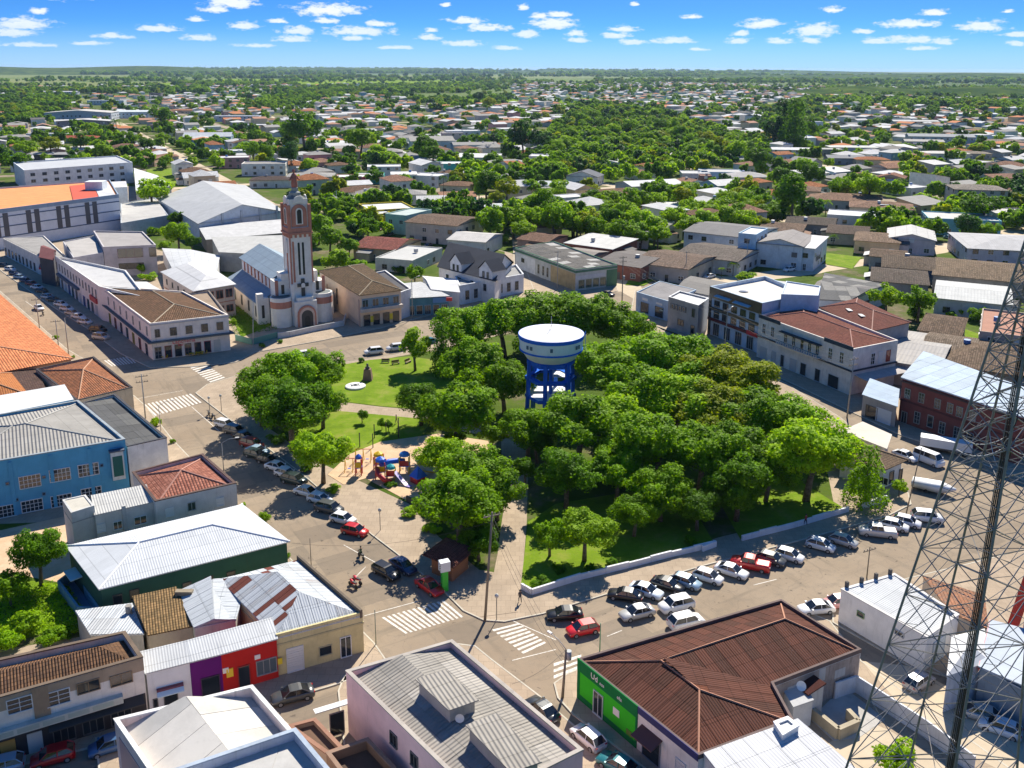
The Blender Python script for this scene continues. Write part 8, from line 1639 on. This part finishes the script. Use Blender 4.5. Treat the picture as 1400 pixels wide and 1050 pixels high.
# street grid of the town further out with its houses and garden trees
def roadfree(x, y):
    co, si = math.cos(YAW), math.sin(YAW); u = x * co + y * si; v = -x * si + y * co
    return (u % 96) > 11 and (v % 104) > 11, u, v
DIRT = ground_mat('dirt')
co, si = math.cos(YAW), math.sin(YAW)
def uv(u, v): return (u * co - v * si, u * si + v * co)
for k in range(-6, 14):   # cross streets (along v) and long streets (along u), beyond the built quarter
    u = k * 96 + 5.5; seg = [uv(u, v) for v in range(0, 1500, 20)]; seg = [p for p in seg if p[1] > 360 and abs(p[0]) < p[1] * .75 + 60]
    if len(seg) > 2: strip('street', seg, 8.5, .02 + .001 * (k % 3), DIRT if k % 2 else ASP, world=True)
for k in range(2, 15):
    v = k * 104 + 5.5; seg = [uv(u, v) for u in range(-900, 1600, 20)]; seg = [p for p in seg if p[1] > 380 and abs(p[0]) < p[1] * .75 + 60]
    if len(seg) > 2: strip('street', seg, 8.5, .03 + .001 * (k % 3), DIRT if k % 3 else ASP, world=True)
def green_zone(px, py):
    return inpoly(px, py, [(740, 240), (750, 180), (790, 140), (900, 150), (1010, 185), (1130, 190), (1120, 130), (1040, 150), (1050, 215)]) or inpoly(px, py, [(330, 150), (390, 118), (700, 112), (705, 140), (600, 145), (500, 128), (420, 140)]) \
        or inpoly(px, py, [(0, 130), (60, 122), (110, 135), (60, 165), (0, 175)])
random.seed(33)
cells = []
d0 = 300
U = np.arange(-1300, 2600, 22.)
for u0 in U:
    for v0 in np.arange(150, 3300, 23.):
        u = u0 + random.uniform(-3, 3); v = v0 + random.uniform(-3, 3); x, y = uv(u, v)
        if y < 330 or abs(x) > y * .62 + 25: continue
        if not ((u % 96) > 17 and (v % 104) > 17): continue
        px, py = toPix(x, y)
        if green_zone(px, py): continue
        cells.append((y, x, px, py))
cells.sort()
rcol = [(GY, 'grey', 'c'), (DG, 'dark grey', 'c'), (BN, 'brown', 't'), (TE, 'terracotta', 't'), ((.40, .22, .15), 'reddish brown', 't'), (WT, 'white', 'c'), ((.5, .5, .5), 'pale grey', 'c')]
wcol = [(w_, 'white'), (cr_, 'cream'), (gr_, 'grey'), ((.56, .50, .46), 'beige'), (bl_, 'pale blue'), (pk_, 'pink'), ((.5, .56, .45), 'pale green'), ((.6, .46, .28), 'ochre')]
nh = 0; far_h = []; placed = 0
for y, x, px, py in cells:
    dist = math.hypot(x, y); dens = .85 if dist < 900 else (.66 if dist < 1500 else .5)
    if dist > 2100 and random.random() > .75 * (1 if 300 < px < 1250 else .4): continue
    if random.random() > dens: continue
    if not free(x, y, 6, 0): continue
    rc, rn, kd = random.choices(rcol, [5, 1.2, 3, 3.5, 3, 5, 5])[0]; wc, wn = random.choices(wcol, [12, 2.5, 2.5, 2, 1.5, .7, .7, .3])[0]
    w = random.uniform(12, 21); d = random.uniform(10, 15); h = random.choices([3.9, 4.8, 7.6], [5, 4, 1.8])[0]; ty = random.choice(['hip', 'hip', 'gablea', 'gableb', 'shed0' if kd == 'c' else 'hip', 'flat' if rn in ('white', 'pale grey') else 'hip'])
    yw = YAW + random.choice([0, math.pi / 2]) * 1 + random.uniform(-.05, .05)
    if nh < 170 and dist < 1200:
        o_, wh = where(x, y, rn + ' roofed house'); sz = 'two storey ' if h > 6 else ('small ' if w < 14 else '')
        house_at(x, y, w, d, h, ty, wc, rc, '%s%s%s house with %s roof %s' % (o_, sz, wn, rn, wh), yw, random.uniform(1.4, 2.6) if ty != 'flat' else 0, kind=kd if ty != 'flat' else 'f', group='houses of the town beyond the square', par=.3 if ty == 'flat' else 0)
        nh += 1
    else: far_h.append((x, y, w, d, h, yw, rcol.index((rc, rn, kd)), wcol.index((wc, wn)), ty)); HOUSES.append((x, y, 18)) if dist < 1300 else None
# the far suburb as one mass of little hip roofed houses
mb = MB(); mats = [wallm(c, .2) for c, _ in wcol] + [flatm(c, .2) for c, _, _ in rcol]
for (x, y, w, d, h, yw, ri, wi, ty) in far_h[:5000]:
    c0, s0 = math.cos(yw), math.sin(yw); Q = [Vector((x + a * c0 - b_ * s0, y + a * s0 + b_ * c0, 0)) for a, b_ in ((-w / 2, -d / 2), (w / 2, -d / 2), (w / 2, d / 2), (-w / 2, d / 2))]
    for i in range(4): j = (i + 1) % 4; mb.face([Q[i], Q[j], Q[j] + Zv * h, Q[i] + Zv * h], wi)
    fs, _ = roof_faces(off(Q, .4), h, 0 if ty == 'flat' else 1.7, ty if ty != 'shed0' else 'gablea')
    for f in fs: mb.face([p + Zv * .05 for p in f], len(wcol) + ri)
me = bpy.data.meshes.new('distant_houses'); me.from_pydata(mb.V, [], mb.Fc); me.polygons.foreach_set('material_index', mb.MI)
for m_ in mats: me.materials.append(m_)
me.update(); link('distant_houses', me)['kind'] = 'stuff'
# garden trees: countable ones first
nt = 0; pts = []; hs_ = [(a, b_) for a, b_, _ in HOUSES]; HG = {}
for a, b_, s in HOUSES: HG.setdefault((int(a // 30), int(b_ // 30)), []).append((a, b_, s))
def free2(x, y, r):
    gx, gy = int(x // 30), int(y // 30)
    for i in (-1, 0, 1):
        for j in (-1, 0, 1):
            for a, b_, s in HG.get((gx + i, gy + j), ()):
                if (x - a) ** 2 + (y - b_) ** 2 < (r * .6 + s * .5) ** 2: return False
    return True
random.seed(9); near_t = []
for _ in range(60000):
    y = 255 * math.exp(random.random() * math.log(4200 / 255)); x = random.uniform(-1, 1) * (y * .62 + 25); px, py = toPix(x, y)
    if py > 325: continue
    okr, u, v = roadfree(x, y)
    gz = green_zone(px, py); k = .42 if gz else (.25 if y < 900 else .11 if y < 1700 else .07)
    if y < 520 and not gz: k *= .8
    if not gz and (not okr or not free2(x, y, 2.5)): continue
    if inpoly(px, py, [(195, 255), (235, 225), (345, 262), (560, 345), (545, 365), (400, 300), (330, 285), (215, 350), (165, 330)]) or (py > 228 and px < 400): continue
    if inpoly(px, py, [(540, 128), (705, 122), (705, 132), (560, 135)]) and random.random() < .85: continue
    if random.random() > k: continue
    pts.append((x, y, gz))
pts.sort(key=lambda p: p[1]); far = []
for x, y, gz in pts:
    D = random.uniform(7, 14.5) * (1.0 if y < 1200 else 1.15); lf = random.choices([0, 1, 2, 3, 4], [8, 3, 7, .7, 2])[0]
    if nt < 12:
        adj = ['green', 'bright green', 'dark green', 'yellow green', 'blue green'][lf]; o_, wh = where(x, y, adj + ' garden tree')
        tree_at(x, y, D, 'mid' if y < 500 else 'low', lf, '%s%s garden tree %s' % (o_, adj, wh), random.uniform(.8, 1.15), group='garden trees of the town'); nt += 1
    else: far.append((x, y, D, lf))
def scatter(name, P_, kinds, z=.42):
    """one object: crowns instanced on its points"""
    me = bpy.data.meshes.new(name); me.from_pydata([(x, y, D * z) for x, y, D, lf in P_], [], [])
    for nm, vals, ty in (('k', [(i * 7 + lf * 3) % 8 for i, (x, y, D, lf) in enumerate(P_)], 'INT'), ('s', [D for x, y, D, lf in P_], 'FLOAT')):
        at = me.attributes.new(nm, ty, 'POINT'); at.data.foreach_set('value', vals)
    o = link(name, me); o['kind'] = 'stuff'; ng = bpy.data.node_groups.new(name, 'GeometryNodeTree'); ng.interface.new_socket('Geometry', in_out='INPUT', socket_type='NodeSocketGeometry'); ng.interface.new_socket('Geometry', in_out='OUTPUT', socket_type='NodeSocketGeometry')
    N = ng.nodes; L = ng.links; gi = N.new('NodeGroupInput'); go = N.new('NodeGroupOutput'); jn = N.new('GeometryNodeJoinGeometry'); ka = N.new('GeometryNodeInputNamedAttribute'); ka.data_type = 'INT'; ka.inputs[0].default_value = 'k'; sa = N.new('GeometryNodeInputNamedAttribute'); sa.data_type = 'FLOAT'; sa.inputs[0].default_value = 's'
    for q in range(8):
        m0, _ = proto(kinds, q % 4); m1 = m0.copy(); m1.materials.clear(); m1.materials.append(LEAF[[0, 2, 1, 0, 1, 2, 4, 3][q]]); po = bpy.data.objects.new('crown_source', m1)
        oi = N.new('GeometryNodeObjectInfo'); oi.inputs[0].default_value = po; oi.inputs['As Instance'].default_value = True
        cmp = N.new('FunctionNodeCompare'); cmp.data_type = 'INT'; cmp.operation = 'EQUAL'; L.new(ka.outputs[0], cmp.inputs[2]); cmp.inputs[3].default_value = q
        ip = N.new('GeometryNodeInstanceOnPoints'); L.new(gi.outputs[0], ip.inputs[0]); L.new(cmp.outputs[0], ip.inputs[1]); L.new(oi.outputs['Geometry'], ip.inputs[2])
        rv = N.new('FunctionNodeRandomValue'); rv.data_type = 'FLOAT_VECTOR'; rv.inputs[0].default_value = (0, 0, 0); rv.inputs[1].default_value = (0, 0, 6.28); L.new(rv.outputs[0], ip.inputs['Rotation']); L.new(sa.outputs[0], ip.inputs['Scale']); L.new(ip.outputs[0], jn.inputs[0])
    L.new(jn.outputs[0], go.inputs[0]); o.modifiers.new('scatter', 'NODES').node_group = ng; return o
scatter('distant_trees', far, 'low')
# hedgerows and woods towards the horizon
random.seed(77); belts = []
def belt(az0, az1, d0_, d1_, n, w, D=16):
    for _ in range(n):
        f = random.random(); a = math.radians(az0 + (az1 - az0) * f); d = d0_ + (d1_ - d0_) * f + random.uniform(-w, w); belts.append((d * math.sin(a), d * math.cos(a), random.uniform(.7, 1.4) * D * (d / 3000 if d > 3000 else 1), random.randrange(5)))
for _ in range(44):
    a = random.uniform(-31, 31); d = math.exp(random.uniform(math.log(2300), math.log(14000))); belt(a, a + random.uniform(3, 14), d, d * random.uniform(.94, 1.07), int(45 + 30 * d / 4000), d * .012, 14)
belt(-31, -18, 2600, 2500, 500, 160); belt(-20, -13, 3400, 3300, 260, 90); belt(2, 31, 2700, 3400, 500, 350); belt(5, 31, 4200, 5200, 400, 500); belt(-9, -3, 2500, 2450, 160, 60); belt(0, 31, 7000, 8000, 700, 700, 12); belt(-31, 0, 9000, 9500, 600, 400, 12); belt(18, 31, 1900, 1750, 500, 120)
scatter('far_woods', belts, 'low', .36)
MB().face([(x, y, .4) for x, y in ((1150, 2900), (1700, 3000), (1650, 3100), (1150, 2990))]).build('river', plain((.2, .3, .4), .5), None, kind='structure')
for q in (((-620, 1750), (420, 1720), (400, 2050), (-640, 2100)), ((-1300, 3300), (-150, 3200), (-100, 4700), (-1500, 4900)), ((560, 1500), (760, 1500), (770, 1650), (570, 1660))):
    MB().face([(x, y, .35) for x, y in q]).build('field', pm('crop', lambda t_: bsdf(t_, t_.ramp(noise(t_, pos(t_), .01, 5), [(.3, (.12, .2, .02)), (.7, (.22, .30, .04))]), 1., spec=0.)), None, kind='structure')
for az_, d, L_, W_, H_ in ((-27, 8200, 2600, 900, 62), (-12, 11000, 3800, 1500, 45), (12, 12000, 4200, 1200, 40), (27, 7000, 2600, 800, 34), (24, 2600, 500, 260, 22)):
    a = math.radians(az_); cx_, cy_ = d * math.sin(a), d * math.cos(a); mb = MB(); n = 28; m2 = 10; V = []
    for i in range(n + 1):
        for j in range(m2 + 1):
            s, t2 = i / n * 2 - 1, j / m2 * 2 - 1; zz2 = H_ * math.cos(s * math.pi / 2) ** 1.2 * math.cos(t2 * math.pi / 2) * (1 + .25 * math.sin(s * 9 + az_)) - 1 if abs(s) < .999 and abs(t2) < .999 else -1
            V.append((cx_ + s * L_ * math.cos(a) + t2 * W_ * math.sin(a), cy_ - s * L_ * math.sin(a) + t2 * W_ * math.cos(a), zz2))
    me = bpy.data.meshes.new('hill'); me.from_pydata(V, [], [[i * (m2 + 1) + j, (i + 1) * (m2 + 1) + j, (i + 1) * (m2 + 1) + j + 1, i * (m2 + 1) + j + 1] for i in range(n) for j in range(m2)])
    for p_ in me.polygons: p_.use_smooth = True
    me.materials.append(pm('hill_green', lambda t_: bsdf(t_, t_.ramp(noise(t_, pos(t_), .01, 6, .7), [(.4, (.03, .06, .02)), (.65, (.10, .14, .03))]), 1., spec=0.))); link('hill', me)['kind'] = 'structure'
# weeds between the sheds
def groundcover(name, poly, n, size, z, leaf, seed):
    r = rng(seed); Q = [G(*p) for p in poly]; x0, x1 = min(q.x for q in Q), max(q.x for q in Q); y0, y1 = min(q.y for q in Q), max(q.y for q in Q); PP = [(q.x, q.y) for q in Q]; L = []
    while len(L) < n:
        x, y = r.uniform(x0, x1), r.uniform(y0, y1)
        if inpoly(x, y, PP): L.append((x, y, z + abs(r.normal(0, 1)) * z * .8 * (.5 + .5 * math.sin(x * 1.3) * math.cos(y * 1.7))))
    me = leaves_mesh(name, np.array(L), np.tile([0, 0, 1.], (n, 1)), size, LEAF[leaf], seed); o = link(name, me); o['kind'] = 'stuff'; return o
groundcover('weeds', [(185, 900), (320, 875), (318, 850), (262, 860), (190, 876)], 5000, .16, .5, 0, 5)
groundcover('garden_plants', [(-40, 880), (100, 868), (120, 846), (90, 800), (-40, 815)], 7000, .18, .4, 1, 6)
groundcover('garden_plants', [(322, 462), (380, 452), (345, 415), (310, 425)], 2500, .2, .4, 2, 7)
# haze: even air round everything
hb = MB().box((0, 0, 31.5), (50000, 50000, 73)).build('haze', pm('air', lambda t_: None), None, kind='stuff')
hm = _M['air']; ht = NT(hm.node_tree); ho = ht.n('ShaderNodeOutputMaterial'); hv = ht.n('ShaderNodeVolumePrincipled', i={'Color': (.5, .72, 1, 1), 'Density': 0.00003, 'Anisotropy': .2}); ht.t.links.new(hv.outputs[0], ho.inputs['Volume'])
